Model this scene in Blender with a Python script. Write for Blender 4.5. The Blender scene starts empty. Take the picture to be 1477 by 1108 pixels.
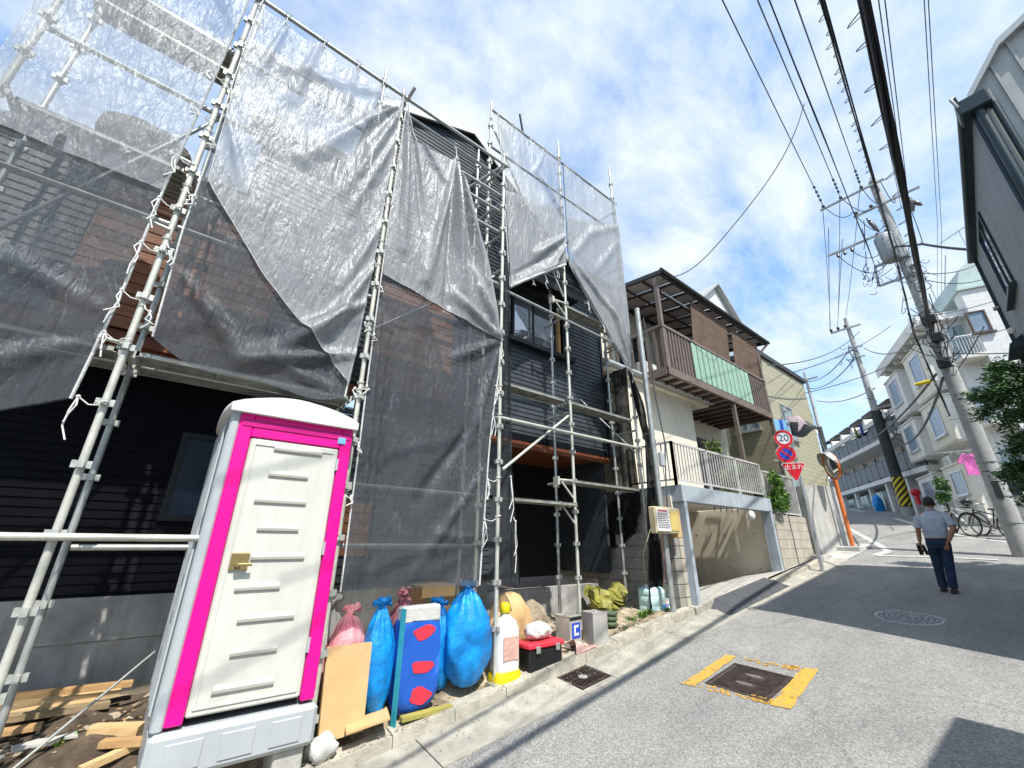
import bpy, bmesh, math, random
from mathutils import Vector, Matrix
rnd = random.Random(7)
SC = bpy.context.scene
COL = SC.collection
PI = math.pi

# ------------------------------------------------------------------ camera
# world: X runs up the street along the house fronts, Y points into the plots on the left, Z up
W_PX, H_PX, F_PX = 1477.0, 1108.0, 596.0
CX, CY = 738.5, 554.0
CAM = Vector((0, 0, 1.5))
def _d(p):
    return Vector(((p[0]-CX)/F_PX, (p[1]-CY)/F_PX, 1.0)).normalized()
_Z = _d((749, -992)); _X = _d((1537, 789)); _X = (_X - _Z*_X.dot(_Z)).normalized(); _Y = _Z.cross(_X)
ROT = Matrix((_X, _Y, _Z))                       # camera axes (right, down, forward) -> world
cam_d = bpy.data.cameras.new('camera'); cam = bpy.data.objects.new('camera', cam_d); COL.objects.link(cam)
cam_d.sensor_width = 36; cam_d.sensor_fit = 'HORIZONTAL'; cam_d.lens = F_PX/W_PX*36
cam_d.clip_start = 0.05; cam_d.clip_end = 3000
r_, dn_, f_ = ROT @ Vector((1,0,0)), ROT @ Vector((0,1,0)), ROT @ Vector((0,0,1))
cam.matrix_world = Matrix(((r_.x,-dn_.x,-f_.x,CAM.x),(r_.y,-dn_.y,-f_.y,CAM.y),(r_.z,-dn_.z,-f_.z,CAM.z),(0,0,0,1)))
SC.camera = cam
# surveying helpers: where the sight line of a photo point meets a real plane of the place
def ray(x, y): return ROT @ Vector(((x-CX)/F_PX, (y-CY)/F_PX, 1.0))
def on_y(x, y, Y): r = ray(x,y); return CAM + r*((Y-CAM.y)/r.y)
def on_x(x, y, X): r = ray(x,y); return CAM + r*((X-CAM.x)/r.x)
def at_d(x, y, D): r = ray(x,y); return CAM + r*(D/math.hypot(r.x, r.y))
def on_plane(x, y, P, n): r = ray(x,y); return CAM + r*((Vector(P)-CAM).dot(n)/r.dot(n))
GA, GB, GC = -.35, .113, .03
def g(X, Y): return GA + GB*X + GC*(Y-3.45)      # the sloping street
def on_road(x, y, dz=0):
    r = ray(x,y); t = (GA+dz-GC*3.45-CAM.z)/(r.z-GB*r.x-GC*r.y); return CAM + r*t

# ------------------------------------------------------------------ light
SUN = Vector((-.105, -.54, .84)).normalized()
EL = math.asin(SUN.z); AZ = math.atan2(SUN.x, SUN.y)
w = bpy.data.worlds.new('World'); SC.world = w; w.use_nodes = True
nt = w.node_tree; nt.nodes.clear()
def N(t, **k):
    n = nt.nodes.new(t)
    for a, b in k.items(): setattr(n, a, b)
    return n
L = nt.links.new
out = N('ShaderNodeOutputWorld'); bg = N('ShaderNodeBackground'); bg.inputs['Strength'].default_value = .15
sky = N('ShaderNodeTexSky', sky_type='NISHITA', sun_disc=False, sun_elevation=EL, sun_rotation=AZ % (2*PI), altitude=30)
sky.air_density = 1.0; sky.dust_density = 1.2; sky.ozone_density = 1.6
tc = N('ShaderNodeTexCoord'); sep = N('ShaderNodeSeparateXYZ'); L(tc.outputs['Generated'], sep.inputs[0])
zz = N('ShaderNodeMath', operation='MAXIMUM'); L(sep.outputs['Z'], zz.inputs[0]); zz.inputs[1].default_value = 0.0
za = N('ShaderNodeMath', operation='ADD'); L(zz.outputs[0], za.inputs[0]); za.inputs[1].default_value = .22
dx = N('ShaderNodeMath', operation='DIVIDE'); L(sep.outputs['X'], dx.inputs[0]); L(za.outputs[0], dx.inputs[1])
dy = N('ShaderNodeMath', operation='DIVIDE'); L(sep.outputs['Y'], dy.inputs[0]); L(za.outputs[0], dy.inputs[1])
cmb = N('ShaderNodeCombineXYZ'); L(dx.outputs[0], cmb.inputs[0]); L(dy.outputs[0], cmb.inputs[1])
mp = N('ShaderNodeMapping'); L(cmb.outputs[0], mp.inputs[0]); mp.inputs['Location'].default_value = (3.1, 1.7, 0); mp.inputs['Rotation'].default_value=(0,0,.5); mp.inputs['Scale'].default_value=(1.0,1.5,1)
n1 = N('ShaderNodeTexNoise'); L(mp.outputs[0], n1.inputs['Vector']); n1.inputs['Scale'].default_value = 1.9; n1.inputs['Detail'].default_value = 12; n1.inputs['Roughness'].default_value = .62; n1.inputs['Distortion'].default_value = .25
rp = N('ShaderNodeValToRGB'); L(n1.outputs['Fac'], rp.inputs[0]); rp.color_ramp.elements[0].position = .37; rp.color_ramp.elements[1].position = .60
rp.color_ramp.elements[0].color = (.16,.16,.16,1); rp.color_ramp.elements[1].color = (.97,.97,.97,1)
hz = N('ShaderNodeMapRange'); L(zz.outputs[0], hz.inputs[0]); hz.inputs[1].default_value = 0.0; hz.inputs[2].default_value = .55; hz.inputs[3].default_value = .78; hz.inputs[4].default_value = 0.0
mx = N('ShaderNodeMath', operation='MAXIMUM'); L(rp.outputs[0], mx.inputs[0]); L(hz.outputs[0], mx.inputs[1])
n2 = N('ShaderNodeTexNoise'); L(mp.outputs[0], n2.inputs['Vector']); n2.inputs['Scale'].default_value = 2.6; n2.inputs['Detail'].default_value = 6
cl = N('ShaderNodeMixRGB'); L(n2.outputs['Fac'], cl.inputs[0]); cl.inputs[1].default_value = (1.80,2.12,2.42,1); cl.inputs[2].default_value = (2.75,2.85,2.95,1)
tint = N('ShaderNodeMixRGB', blend_type='MULTIPLY'); tint.inputs[0].default_value = 1; L(sky.outputs[0], tint.inputs[1]); tint.inputs[2].default_value = (.46,.68,.80,1)
mix = N('ShaderNodeMixRGB'); L(mx.outputs[0], mix.inputs[0]); L(tint.outputs[0], mix.inputs[1]); L(cl.outputs[0], mix.inputs[2])
L(mix.outputs[0], bg.inputs['Color']); L(bg.outputs[0], out.inputs[0])

sd = bpy.data.lights.new('sun', 'SUN'); sd.energy = 2.4; sd.angle = math.radians(.53); sd.color = (1,.955,.88)
so = bpy.data.objects.new('sun', sd); COL.objects.link(so); so.rotation_euler = SUN.to_track_quat('Z','Y').to_euler()
SC.view_settings.view_transform = 'Standard'; SC.view_settings.look = 'None'; SC.view_settings.exposure = 1.5; SC.view_settings.gamma = 1
SC.view_settings.use_curve_mapping = False
try:
    SC.cycles.transparent_max_bounces = 24; SC.cycles.max_bounces = 8; SC.cycles.diffuse_bounces = 4
except Exception: pass

# ------------------------------------------------------------------ materials
MATS = {}
def mat(name, col, rough=.7, metal=0.0, var=.12, scale=3.0, bump=0.0, bscale=40.0, col2=None, streak=0.0, spec=.4, trans=None, emit=0, stretch=None):
    """procedural: base colour broken up by two noises, grain bump, optional vertical streaks"""
    if name in MATS: return MATS[name]
    m = bpy.data.materials.new(name); m.use_nodes = True; t = m.node_tree; ns = t.nodes; b = ns['Principled BSDF']; l = t.links.new
    b.inputs['Roughness'].default_value = rough; b.inputs['Metallic'].default_value = metal
    b.inputs['Specular IOR Level'].default_value = spec
    c = (*col, 1); d = (*(col2 or tuple(x*(1-var*2.2) for x in col)), 1)
    co = ns.new('ShaderNodeTexCoord'); mpn = ns.new('ShaderNodeMapping'); l(co.outputs['Object'], mpn.inputs[0])
    if stretch: mpn.inputs['Scale'].default_value = stretch
    a = ns.new('ShaderNodeTexNoise'); l(mpn.outputs[0], a.inputs['Vector']); a.inputs['Scale'].default_value = scale; a.inputs['Detail'].default_value = 8; a.inputs['Roughness'].default_value = .65
    r = ns.new('ShaderNodeValToRGB'); l(a.outputs['Fac'], r.inputs[0]); r.color_ramp.elements[0].position = .35; r.color_ramp.elements[1].position = .68
    r.color_ramp.elements[0].color = d; r.color_ramp.elements[1].color = c
    src = r.outputs[0]
    if streak:
        m2 = ns.new('ShaderNodeMapping'); l(co.outputs['Object'], m2.inputs[0]); m2.inputs['Scale'].default_value = (9, 9, .5)
        s = ns.new('ShaderNodeTexNoise'); l(m2.outputs[0], s.inputs['Vector']); s.inputs['Scale'].default_value = 1.0; s.inputs['Detail'].default_value = 5
        sr = ns.new('ShaderNodeValToRGB'); l(s.outputs['Fac'], sr.inputs[0]); sr.color_ramp.elements[0].position = .35; sr.color_ramp.elements[1].position = .6
        v = 1-streak; sr.color_ramp.elements[0].color = (v, v*.99, v*.96, 1); sr.color_ramp.elements[1].color = (1,1,1,1)
        mm = ns.new('ShaderNodeMixRGB'); mm.blend_type = 'MULTIPLY'; mm.inputs[0].default_value = 1; l(src, mm.inputs[1]); l(sr.outputs[0], mm.inputs[2]); src = mm.outputs[0]
    l(src, b.inputs['Base Color'])
    if bump:
        bn = ns.new('ShaderNodeTexNoise'); l(mpn.outputs[0], bn.inputs['Vector']); bn.inputs['Scale'].default_value = bscale; bn.inputs['Detail'].default_value = 6
        bp = ns.new('ShaderNodeBump'); bp.inputs['Strength'].default_value = bump; bp.inputs['Distance'].default_value = .02; l(bn.outputs['Fac'], bp.inputs['Height']); l(bp.outputs[0], b.inputs['Normal'])
    if trans: b.inputs['Transmission Weight'].default_value = trans
    MATS[name] = m; return m

def net_mat(name, col, opac, col2=None):
    """fine woven sheeting: partly see-through, partly scattering, crinkled"""
    m = bpy.data.materials.new(name); m.use_nodes = True; t = m.node_tree; ns = t.nodes; l = t.links.new; ns.clear()
    o = ns.new('ShaderNodeOutputMaterial'); mixs = ns.new('ShaderNodeMixShader'); tr = ns.new('ShaderNodeBsdfTransparent'); tr.inputs[0].default_value = (1,1,1,1)
    df = ns.new('ShaderNodeBsdfDiffuse'); tl = ns.new('ShaderNodeBsdfTranslucent'); ms = ns.new('ShaderNodeMixShader'); ms.inputs[0].default_value = .35
    gl = ns.new('ShaderNodeBsdfGlossy'); gl.inputs['Roughness'].default_value = .33; mg = ns.new('ShaderNodeMixShader'); mg.inputs[0].default_value = .105
    co = ns.new('ShaderNodeTexCoord'); a = ns.new('ShaderNodeTexNoise'); l(co.outputs['Object'], a.inputs['Vector']); a.inputs['Scale'].default_value = 1.6; a.inputs['Detail'].default_value = 9; a.inputs['Roughness'].default_value = .7
    r = ns.new('ShaderNodeMapRange'); l(a.outputs['Fac'], r.inputs[0]); r.inputs[1].default_value = .3; r.inputs[2].default_value = .7; r.inputs[3].default_value = opac-.08; r.inputs[4].default_value = opac+.10
    # creases: ridged noise, thin bright lines running mostly down the sheet
    mp_ = ns.new('ShaderNodeMapping'); l(co.outputs['Object'], mp_.inputs[0]); mp_.inputs['Scale'].default_value = (2.6, 1.0, .55); mp_.inputs['Rotation'].default_value = (0, .22, 0)
    c = ns.new('ShaderNodeTexNoise'); l(mp_.outputs[0], c.inputs['Vector']); c.inputs['Scale'].default_value = 4.5; c.inputs['Detail'].default_value = 7; c.inputs['Distortion'].default_value = .35
    sb = ns.new('ShaderNodeMath'); sb.operation = 'SUBTRACT'; l(c.outputs['Fac'], sb.inputs[0]); sb.inputs[1].default_value = .5
    ab = ns.new('ShaderNodeMath'); ab.operation = 'ABSOLUTE'; l(sb.outputs[0], ab.inputs[0])
    c2 = ns.new('ShaderNodeTexNoise'); l(mp_.outputs[0], c2.inputs['Vector']); c2.inputs['Scale'].default_value = 19; c2.inputs['Detail'].default_value = 8; c2.inputs['Distortion'].default_value = .3
    ad = ns.new('ShaderNodeMath'); ad.operation = 'MULTIPLY_ADD'; l(c2.outputs['Fac'], ad.inputs[0]); ad.inputs[1].default_value = .16; l(ab.outputs[0], ad.inputs[2])
    bp = ns.new('ShaderNodeBump'); bp.inputs['Strength'].default_value = .8; bp.inputs['Distance'].default_value = .06; l(ad.outputs[0], bp.inputs['Height'])
    for s in (df, tl, gl): l(bp.outputs[0], s.inputs['Normal'])
    cr = ns.new('ShaderNodeMixRGB'); l(a.outputs['Fac'], cr.inputs[0]); cr.inputs[1].default_value = (*(col2 or tuple(v*.8 for v in col)),1); cr.inputs[2].default_value = (*col,1)
    # crease glints put into the colour as pale lines
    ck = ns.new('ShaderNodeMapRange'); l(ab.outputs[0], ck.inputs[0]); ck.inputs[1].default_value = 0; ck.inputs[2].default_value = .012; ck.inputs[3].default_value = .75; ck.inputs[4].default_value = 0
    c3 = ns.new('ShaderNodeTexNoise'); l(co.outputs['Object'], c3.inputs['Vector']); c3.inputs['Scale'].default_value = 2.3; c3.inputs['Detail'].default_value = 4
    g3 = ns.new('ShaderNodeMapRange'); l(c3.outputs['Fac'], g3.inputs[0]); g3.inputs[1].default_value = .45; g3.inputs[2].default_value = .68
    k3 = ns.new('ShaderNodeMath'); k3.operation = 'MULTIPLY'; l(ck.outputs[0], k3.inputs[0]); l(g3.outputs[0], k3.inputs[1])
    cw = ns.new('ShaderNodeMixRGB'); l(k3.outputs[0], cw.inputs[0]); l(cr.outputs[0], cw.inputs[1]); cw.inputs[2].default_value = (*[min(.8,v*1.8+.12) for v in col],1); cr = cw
    l(cr.outputs[0], df.inputs[0]); l(cr.outputs[0], tl.inputs[0]); l(cr.outputs[0], gl.inputs[0])
    l(df.outputs[0], ms.inputs[1]); l(tl.outputs[0], ms.inputs[2]); l(ms.outputs[0], mg.inputs[1]); l(gl.outputs[0], mg.inputs[2])
    l(r.outputs[0], mixs.inputs[0]); l(tr.outputs[0], mixs.inputs[1]); l(mg.outputs[0], mixs.inputs[2]); l(mixs.outputs[0], o.inputs[0])
    MATS[name] = m; return m

def glass_mat(name, tint=(.05,.07,.09), rough=.03):
    return mat(name, tint, rough=rough, var=.05, spec=1.0)

M = dict(
 asphalt=None,
 gal=mat('galvanised', (.50,.52,.50), .42, .55, .13, 9, .1, 90),
 galw=mat('weathered_pipe', (.62,.62,.55), .5, .25, .13, 7, .12, 60),
 clamp=mat('zinc_clamp', (.56,.57,.53), .45, .4, .15, 20, .1, 60),
 deck=mat('deck_steel', (.45,.46,.42), .5, .4, .2, 6, .1, 50),
 conc=mat('concrete', (.42,.415,.40), .9, 0, .22, 1.6, .35, 25, streak=.25),
 concl=mat('light_concrete', (.52,.51,.48), .9, 0, .14, 2.2, .3, 30, streak=.1),
 kerb=mat('kerb_concrete', (.50,.47,.39), .92, 0, .2, 5, .4, 70),
 gutter=mat('gutter_concrete', (.44,.42,.36), .92, 0, .2, 3, .4, 60),
 block=mat('block', (.40,.385,.35), .92, 0, .18, 4, .35, 70, streak=.15),
 blockc=mat('cream_block', (.52,.475,.40), .92, 0, .12, 3, .35, 70, streak=.12),
 mortar=mat('mortar', (.22,.21,.19), .95, 0, .1, 8, .2, 60),
 dirt=mat('dirt', (.13,.095,.065), .97, 0, .3, 5, .9, 22, col2=(.045,.032,.022)),
 sand=mat('sandy_soil', (.50,.42,.30), .97, 0, .25, 6, .7, 40, col2=(.17,.135,.09)),
 siding=mat('dark_siding', (.052,.062,.072), .45, 0, .2, 5, .15, 60),
 sidel=mat('dark_siding_shaded', (.006,.007,.011), .7, 0, .2, 5, .15, 60, spec=.1),  # same siding, darkened to carry the shade under the overhang
 wood=mat('wood_board', (.23,.09,.042), .55, 0, .22, 4, .12, 50, col2=(.11,.042,.02), stretch=(1,6,6)),  # grain, with the base darkened for the shadowed left band
 wood2=mat('wood_board_lit', (.36,.15,.075), .55, 0, .2, 4, .12, 50, col2=(.17,.075,.038), stretch=(1,6,6)),  # sunlit tone of the same boards, also mixed in for variety
 soffit=mat('soffit_brown', (.20,.06,.025), .5, 0, .2, 5),
 black=mat('black_trim', (.012,.013,.015), .4, 0, .1, 5),
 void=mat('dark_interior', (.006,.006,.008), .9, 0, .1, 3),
 lumber=mat('fresh_lumber', (.50,.32,.15), .75, 0, .2, 3, .2, 40, col2=(.36,.21,.09), stretch=(1,8,8)),
 lumber2=mat('weathered_lumber', (.36,.27,.16), .85, 0, .3, 5, .35, 40, col2=(.20,.14,.08), stretch=(1,8,8)),
 lumber3=mat('pale_lumber', (.62,.45,.24), .8, 0, .2, 4, .25, 40, col2=(.48,.31,.14), stretch=(1,8,8)),
 white=mat('white_plastic', (.72,.72,.70), .45, 0, .05, 3),
 offw=mat('offwhite_panel', (.64,.64,.59), .5, 0, .06, 2, streak=.07),
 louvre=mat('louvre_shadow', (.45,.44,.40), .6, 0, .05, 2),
 magenta=mat('magenta_panel', (.86,.003,.27), .42, 0, .03, 3),
 greyp=mat('grey_plastic', (.42,.45,.47), .5, 0, .06, 3),
 cord=mat('white_cord', (.75,.74,.70), .8, 0, .1, 10),
 blue=mat('blue_tarp', (.005,.32,.88), .5, 0, .25, 6, .9, 9),
 blue2=mat('blue_print', (.015,.11,.52), .5, 0, .1, 4, .2, 20),
 red=mat('red_print', (.85,.04,.07), .5, 0, .1, 4),
 pink=mat('pink_bag', (.66,.12,.19), .55, 0, .25, 7, .9, 9, col2=(.70,.42,.42)),
 pinkl=mat('pink_cloth', (.68,.42,.36), .85, 0, .15, 8, .4, 25),
 yellow=mat('yellow_plastic', (.75,.58,.01), .5, 0, .1, 5),
 sackw=mat('white_sack', (.58,.58,.56), .8, 0, .1, 6, .5, 20),
 tin=mat('tin_can', (.58,.57,.54), .34, .35, .12, 6, .05, 20),
 sack=mat('yellow_sack', (.34,.32,.06), .6, 0, .3, 6, 1.0, 9),
 poly=mat('polytank', (.58,.80,.78), .35, 0, .08, 3),
 ply=mat('plywood', (.62,.42,.21), .7, 0, .12, 3, .1, 30, col2=(.53,.34,.16)),
 greenr=mat('green_spool', (.10,.14,.07), .6, 0, .2, 6),
 cream=mat('cream_stucco', (.76,.71,.60), .92, 0, .08, 2, .25, 120, streak=.06),
 creamd=mat('cream_render', (.83,.77,.65), .9, 0, .08, 2, .2, 90, streak=.08),
 brown=mat('brown_metal', (.11,.075,.06), .5, .2, .15, 5),
 brown2=mat('brown_rail', (.20,.155,.13), .5, .1, .15, 5),
 green_p=mat('green_panel', (.30,.47,.37), .5, 0, .08, 3, streak=.08),
 shade=mat('brown_shade', (.155,.10,.07), .9, 0, .2, 5, .5, 70, stretch=(.3,.3,5)),
 polyc=mat('polycarbonate', (.46,.42,.42), .4, 0, .08, 2),
 roofd=mat('dark_roof', (.05,.05,.055), .6, 0, .15, 5),
 paleblue=mat('pale_blue_beam', (.44,.50,.56), .7, 0, .1, 2, .15, 60, streak=.18),
 railg=mat('grey_railing', (.60,.59,.58), .5, .1, .1, 4),
 shutter=mat('shutter', (.12,.11,.105), .5, .2, .12, 4),
 alu=mat('aluminium', (.60,.61,.62), .35, .7, .08, 5),
 apart=mat('apartment_white', (.80,.80,.79), .9, 0, .07, 1.5, .15, 60, streak=.12),
 apartc=mat('apartment_cream', (.78,.765,.71), .9, 0, .09, 1.5, .15, 60, streak=.12),
 tile=None,
 mint=mat('mint_roof', (.48,.58,.55), .8, 0, .08, 1.5, .1, 40),
 glass=glass_mat('window_glass', (.03,.045,.06)),
 glassb=mat('blue_frosted_glass', (.22,.30,.40), .25, 0, .12, 3, spec=.8),
 glassl=mat('pale_glass', (.30,.40,.42), .15, 0, .12, 3, spec=.8),
 dkrail=mat('dark_rail_panel', (.035,.04,.05), .35, 0, .15, 3),
 grey=mat('grey_cladding', (.36,.385,.40), .5, .1, .08, 2, streak=.1),
 greyl=mat('light_cladding', (.42,.44,.43), .5, .1, .08, 2, streak=.12),
 teal=mat('teal_gutter', (.02,.04,.05), .4, .1, .1, 4),
 polec=mat('pole_concrete', (.42,.425,.42), .85, 0, .12, 4, .2, 60, streak=.1),
 poled=mat('pole_dark_band', (.045,.055,.052), .75, 0, .2, 6, .2, 50),
 steel=mat('arm_steel', (.42,.44,.44), .5, .4, .12, 5),
 cable=mat('cable_black', (.015,.016,.02), .55, 0, .1, 8),
 wireg=mat('wire_grey', (.06,.065,.075), .5, 0, .1, 8),
 insul=mat('insulator', (.10,.085,.08), .3, 0, .1, 8),
 transf=mat('transformer_grey', (.30,.33,.345), .5, .1, .08, 4),
 orange=mat('orange_pole', (.72,.20,.045), .45, 0, .12, 6),
 signw=mat('sign_white', (.72,.72,.72), .45, 0, .03, 5),
 signr=mat('sign_red', (.62,.015,.03), .4, 0, .05, 5),
 signb=mat('sign_blue', (.02,.07,.50), .4, 0, .05, 5),
 signlb=mat('sign_pale_blue', (.20,.45,.68), .4, 0, .05, 5),
 signnum=mat('sign_navy', (.03,.10,.25), .4, 0, .05, 5),
 mirror=mat('mirror_face', (.8,.8,.8), .02, 1.0, .0, 3),
 iron=mat('cast_iron', (.10,.075,.065), .6, .4, .3, 14, .3, 60),
 ironl=mat('pale_iron', (.52,.53,.54), .6, .05, .25, 14, .3, 60),
 linew=mat('road_white', (.60,.60,.58), .85, 0, .14, 9, .3, 90),
 liney=mat('road_yellow', (.64,.34,.03), .85, 0, .2, 14, .3, 90, col2=(.40,.26,.08)),
 rubber=mat('rubber_ramp', (.085,.09,.10), .9, 0, .15, 8, .3, 50),
 skin=mat('skin', (.42,.20,.12), .55, 0, .1, 14),
 hair=mat('hair', (.02,.018,.018), .6, 0, .2, 40, .6, 120),
 shirt=mat('grey_shirt', (.46,.51,.59), .9, 0, .1, 9, 1.0, 12),
 jeans=mat('navy_trousers', (.018,.045,.10), .9, 0, .25, 7, .4, 60),
 belt=mat('brown_belt', (.16,.05,.04), .5, 0, .1, 10),
 shoe=mat('dark_shoe', (.03,.018,.015), .5, 0, .2, 12),
 leaf=mat('dark_leaf', (.065,.16,.045), .55, 0, .3, 9, col2=(.014,.04,.014)),
 leaf2=mat('bright_leaf', (.13,.26,.03), .55, 0, .25, 9, col2=(.05,.14,.02)),
 bark=mat('bark', (.09,.06,.04), .9, 0, .25, 10, .6, 40),
 bike=mat('bike_frame', (.02,.02,.022), .35, .2, .1, 9),
 spoke=mat('spoke', (.35,.35,.36), .35, .8, .1, 9),
 pinkw=mat('pink_garment', (.72,.16,.48), .85, 0, .15, 9, .4, 30),
 beige=mat('beige_box', (.58,.49,.31), .5, 0, .06, 4),
 paper=mat('notice_paper', (.72,.71,.70), .7, 0, .04, 6),
 ink=mat('ink', (.10,.10,.12), .8, 0, .05, 9),
 inkr=mat('ink_red', (.45,.03,.05), .8, 0, .05, 9),
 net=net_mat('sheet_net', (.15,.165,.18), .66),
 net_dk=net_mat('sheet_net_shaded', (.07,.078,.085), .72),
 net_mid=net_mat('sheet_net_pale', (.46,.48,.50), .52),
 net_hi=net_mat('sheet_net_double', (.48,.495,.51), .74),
 netd=net_mat('dark_net', (.018,.02,.023), .95),  # black mesh, its colour darkened further for the shade it hangs in
)
# asphalt: speckled aggregate, worn tracks, patches
m = bpy.data.materials.new('asphalt'); m.use_nodes = True; t = m.node_tree; ns = t.nodes; l = t.links.new; b = ns['Principled BSDF']; b.inputs['Roughness'].default_value = .92; b.inputs['Specular IOR Level'].default_value = .25
co = ns.new('ShaderNodeTexCoord')
v = ns.new('ShaderNodeTexVoronoi'); l(co.outputs['Object'], v.inputs['Vector']); v.inputs['Scale'].default_value = 95
r = ns.new('ShaderNodeValToRGB'); l(v.outputs['Color'], r.inputs[0]); r.color_ramp.elements[0].color = (.19,.189,.182,1); r.color_ramp.elements[1].color = (.37,.365,.35,1); r.color_ramp.elements[0].position = .25; r.color_ramp.elements[1].position = .85
a = ns.new('ShaderNodeTexNoise'); mpn = ns.new('ShaderNodeMapping'); l(co.outputs['Object'], mpn.inputs[0]); mpn.inputs['Scale'].default_value = (.5, 1.3, 1); l(mpn.outputs[0], a.inputs['Vector']); a.inputs['Scale'].default_value = 1.1; a.inputs['Detail'].default_value = 8; a.inputs['Roughness'].default_value = .65
r2 = ns.new('ShaderNodeValToRGB'); l(a.outputs['Fac'], r2.inputs[0]); r2.color_ramp.elements[0].color = (.74,.74,.75,1); r2.color_ramp.elements[1].color = (1.12,1.11,1.08,1); r2.color_ramp.elements[0].position = .3; r2.color_ramp.elements[1].position = .72
mm = ns.new('ShaderNodeMixRGB'); mm.blend_type = 'MULTIPLY'; mm.inputs[0].default_value = 1; l(r.outputs[0], mm.inputs[1]); l(r2.outputs[0], mm.inputs[2]); 
vc = ns.new('ShaderNodeTexVoronoi'); vc.feature = 'DISTANCE_TO_EDGE'; wn = ns.new('ShaderNodeTexNoise'); l(co.outputs['Object'], wn.inputs['Vector']); wn.inputs['Scale'].default_value = 2.2; wn.inputs['Detail'].default_value = 6
wm = ns.new('ShaderNodeMixRGB'); wm.blend_type = 'ADD'; wm.inputs[0].default_value = .55; l(co.outputs['Object'], wm.inputs[1]); l(wn.outputs['Color'], wm.inputs[2]); l(wm.outputs[0], vc.inputs['Vector']); vc.inputs['Scale'].default_value = .42
cr_ = ns.new('ShaderNodeMapRange'); l(vc.outputs['Distance'], cr_.inputs[0]); cr_.inputs[1].default_value = .0; cr_.inputs[2].default_value = .012; cr_.inputs[3].default_value = .80; cr_.inputs[4].default_value = 1
st = ns.new('ShaderNodeTexNoise'); l(co.outputs['Object'], st.inputs['Vector']); st.inputs['Scale'].default_value = .9; st.inputs['Detail'].default_value = 3
sr_ = ns.new('ShaderNodeMapRange'); l(st.outputs['Fac'], sr_.inputs[0]); sr_.inputs[1].default_value = .62; sr_.inputs[2].default_value = .72; sr_.inputs[3].default_value = 1; sr_.inputs[4].default_value = .84
m3 = ns.new('ShaderNodeMath'); m3.operation = 'MULTIPLY'; l(cr_.outputs[0], m3.inputs[0]); l(sr_.outputs[0], m3.inputs[1])
m4 = ns.new('ShaderNodeMixRGB'); m4.blend_type = 'MULTIPLY'; m4.inputs[0].default_value = 1; l(mm.outputs[0], m4.inputs[1]); l(m3.outputs[0], m4.inputs[2]); l(m4.outputs[0], b.inputs['Base Color'])
bp = ns.new('ShaderNodeBump'); bp.inputs['Strength'].default_value = .6; bp.inputs['Distance'].default_value = .006; l(v.outputs['Distance'], bp.inputs['Height']); l(bp.outputs[0], b.inputs['Normal'])
M['asphalt'] = m
def tile_mat(name, col, joint, w_, h_, rough=.6, mort=.06, bump=.4, axis='XZ'):
    m = bpy.data.materials.new(name); m.use_nodes = True; t = m.node_tree; ns = t.nodes; l = t.links.new; b = ns['Principled BSDF']; b.inputs['Roughness'].default_value = rough
    co = ns.new('ShaderNodeTexCoord'); s = ns.new('ShaderNodeSeparateXYZ'); l(co.outputs['Object'], s.inputs[0])
    ad = ns.new('ShaderNodeMath'); ad.operation = 'ADD'; l(s.outputs['X'], ad.inputs[0]); l(s.outputs['Y'], ad.inputs[1])
    c = ns.new('ShaderNodeCombineXYZ'); l(ad.outputs[0], c.inputs[0]); l(s.outputs['Z'], c.inputs[1])
    bk = ns.new('ShaderNodeTexBrick'); l(c.outputs[0], bk.inputs['Vector']); bk.inputs['Color1'].default_value = (*col,1); bk.inputs['Color2'].default_value = (*[x*.9 for x in col],1); bk.inputs['Mortar'].default_value = (*joint,1)
    bk.inputs['Scale'].default_value = 1; bk.inputs['Brick Width'].default_value = w_; bk.inputs['Row Height'].default_value = h_; bk.inputs['Mortar Size'].default_value = mort*h_
    l(bk.outputs['Color'], b.inputs['Base Color'])
    bp = ns.new('ShaderNodeBump'); bp.inputs['Strength'].default_value = bump; bp.inputs['Distance'].default_value = .01; bp.invert = True; l(bk.outputs['Fac'], bp.inputs['Height']); l(bp.outputs[0], b.inputs['Normal'])
    MATS[name] = m; return m
M['tile'] = tile_mat('white_wall_tile', (.70,.70,.69), (.48,.48,.48), .24, .07)
M['olive'] = tile_mat('olive_siding', (.36,.34,.24), (.24,.23,.16), 3.0, .18)

def worn_paint(name):
    """road paint chipped away in patches so the asphalt shows"""
    m = M[name]; t = m.node_tree; ns = t.nodes; l = t.links.new; b = ns['Principled BSDF']; o = [n for n in ns if n.type == 'OUTPUT_MATERIAL'][0]
    co = ns.new('ShaderNodeTexCoord'); a = ns.new('ShaderNodeTexNoise'); l(co.outputs['Object'], a.inputs['Vector']); a.inputs['Scale'].default_value = 26; a.inputs['Detail'].default_value = 9; a.inputs['Roughness'].default_value = .72
    c = ns.new('ShaderNodeTexNoise'); l(co.outputs['Object'], c.inputs['Vector']); c.inputs['Scale'].default_value = 5; c.inputs['Detail'].default_value = 3
    s_ = ns.new('ShaderNodeMath'); s_.operation = 'MULTIPLY_ADD'; l(c.outputs['Fac'], s_.inputs[0]); s_.inputs[1].default_value = .6; l(a.outputs['Fac'], s_.inputs[2])
    r = ns.new('ShaderNodeMapRange'); l(s_.outputs[0], r.inputs[0]); r.inputs[1].default_value = .62; r.inputs[2].default_value = .72
    tr = ns.new('ShaderNodeBsdfTransparent'); ms = ns.new('ShaderNodeMixShader'); l(r.outputs[0], ms.inputs[0]); l(tr.outputs[0], ms.inputs[1]); l(b.outputs[0], ms.inputs[2]); l(ms.outputs[0], o.inputs['Surface'])
worn_paint('liney'); worn_paint('linew')
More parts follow.
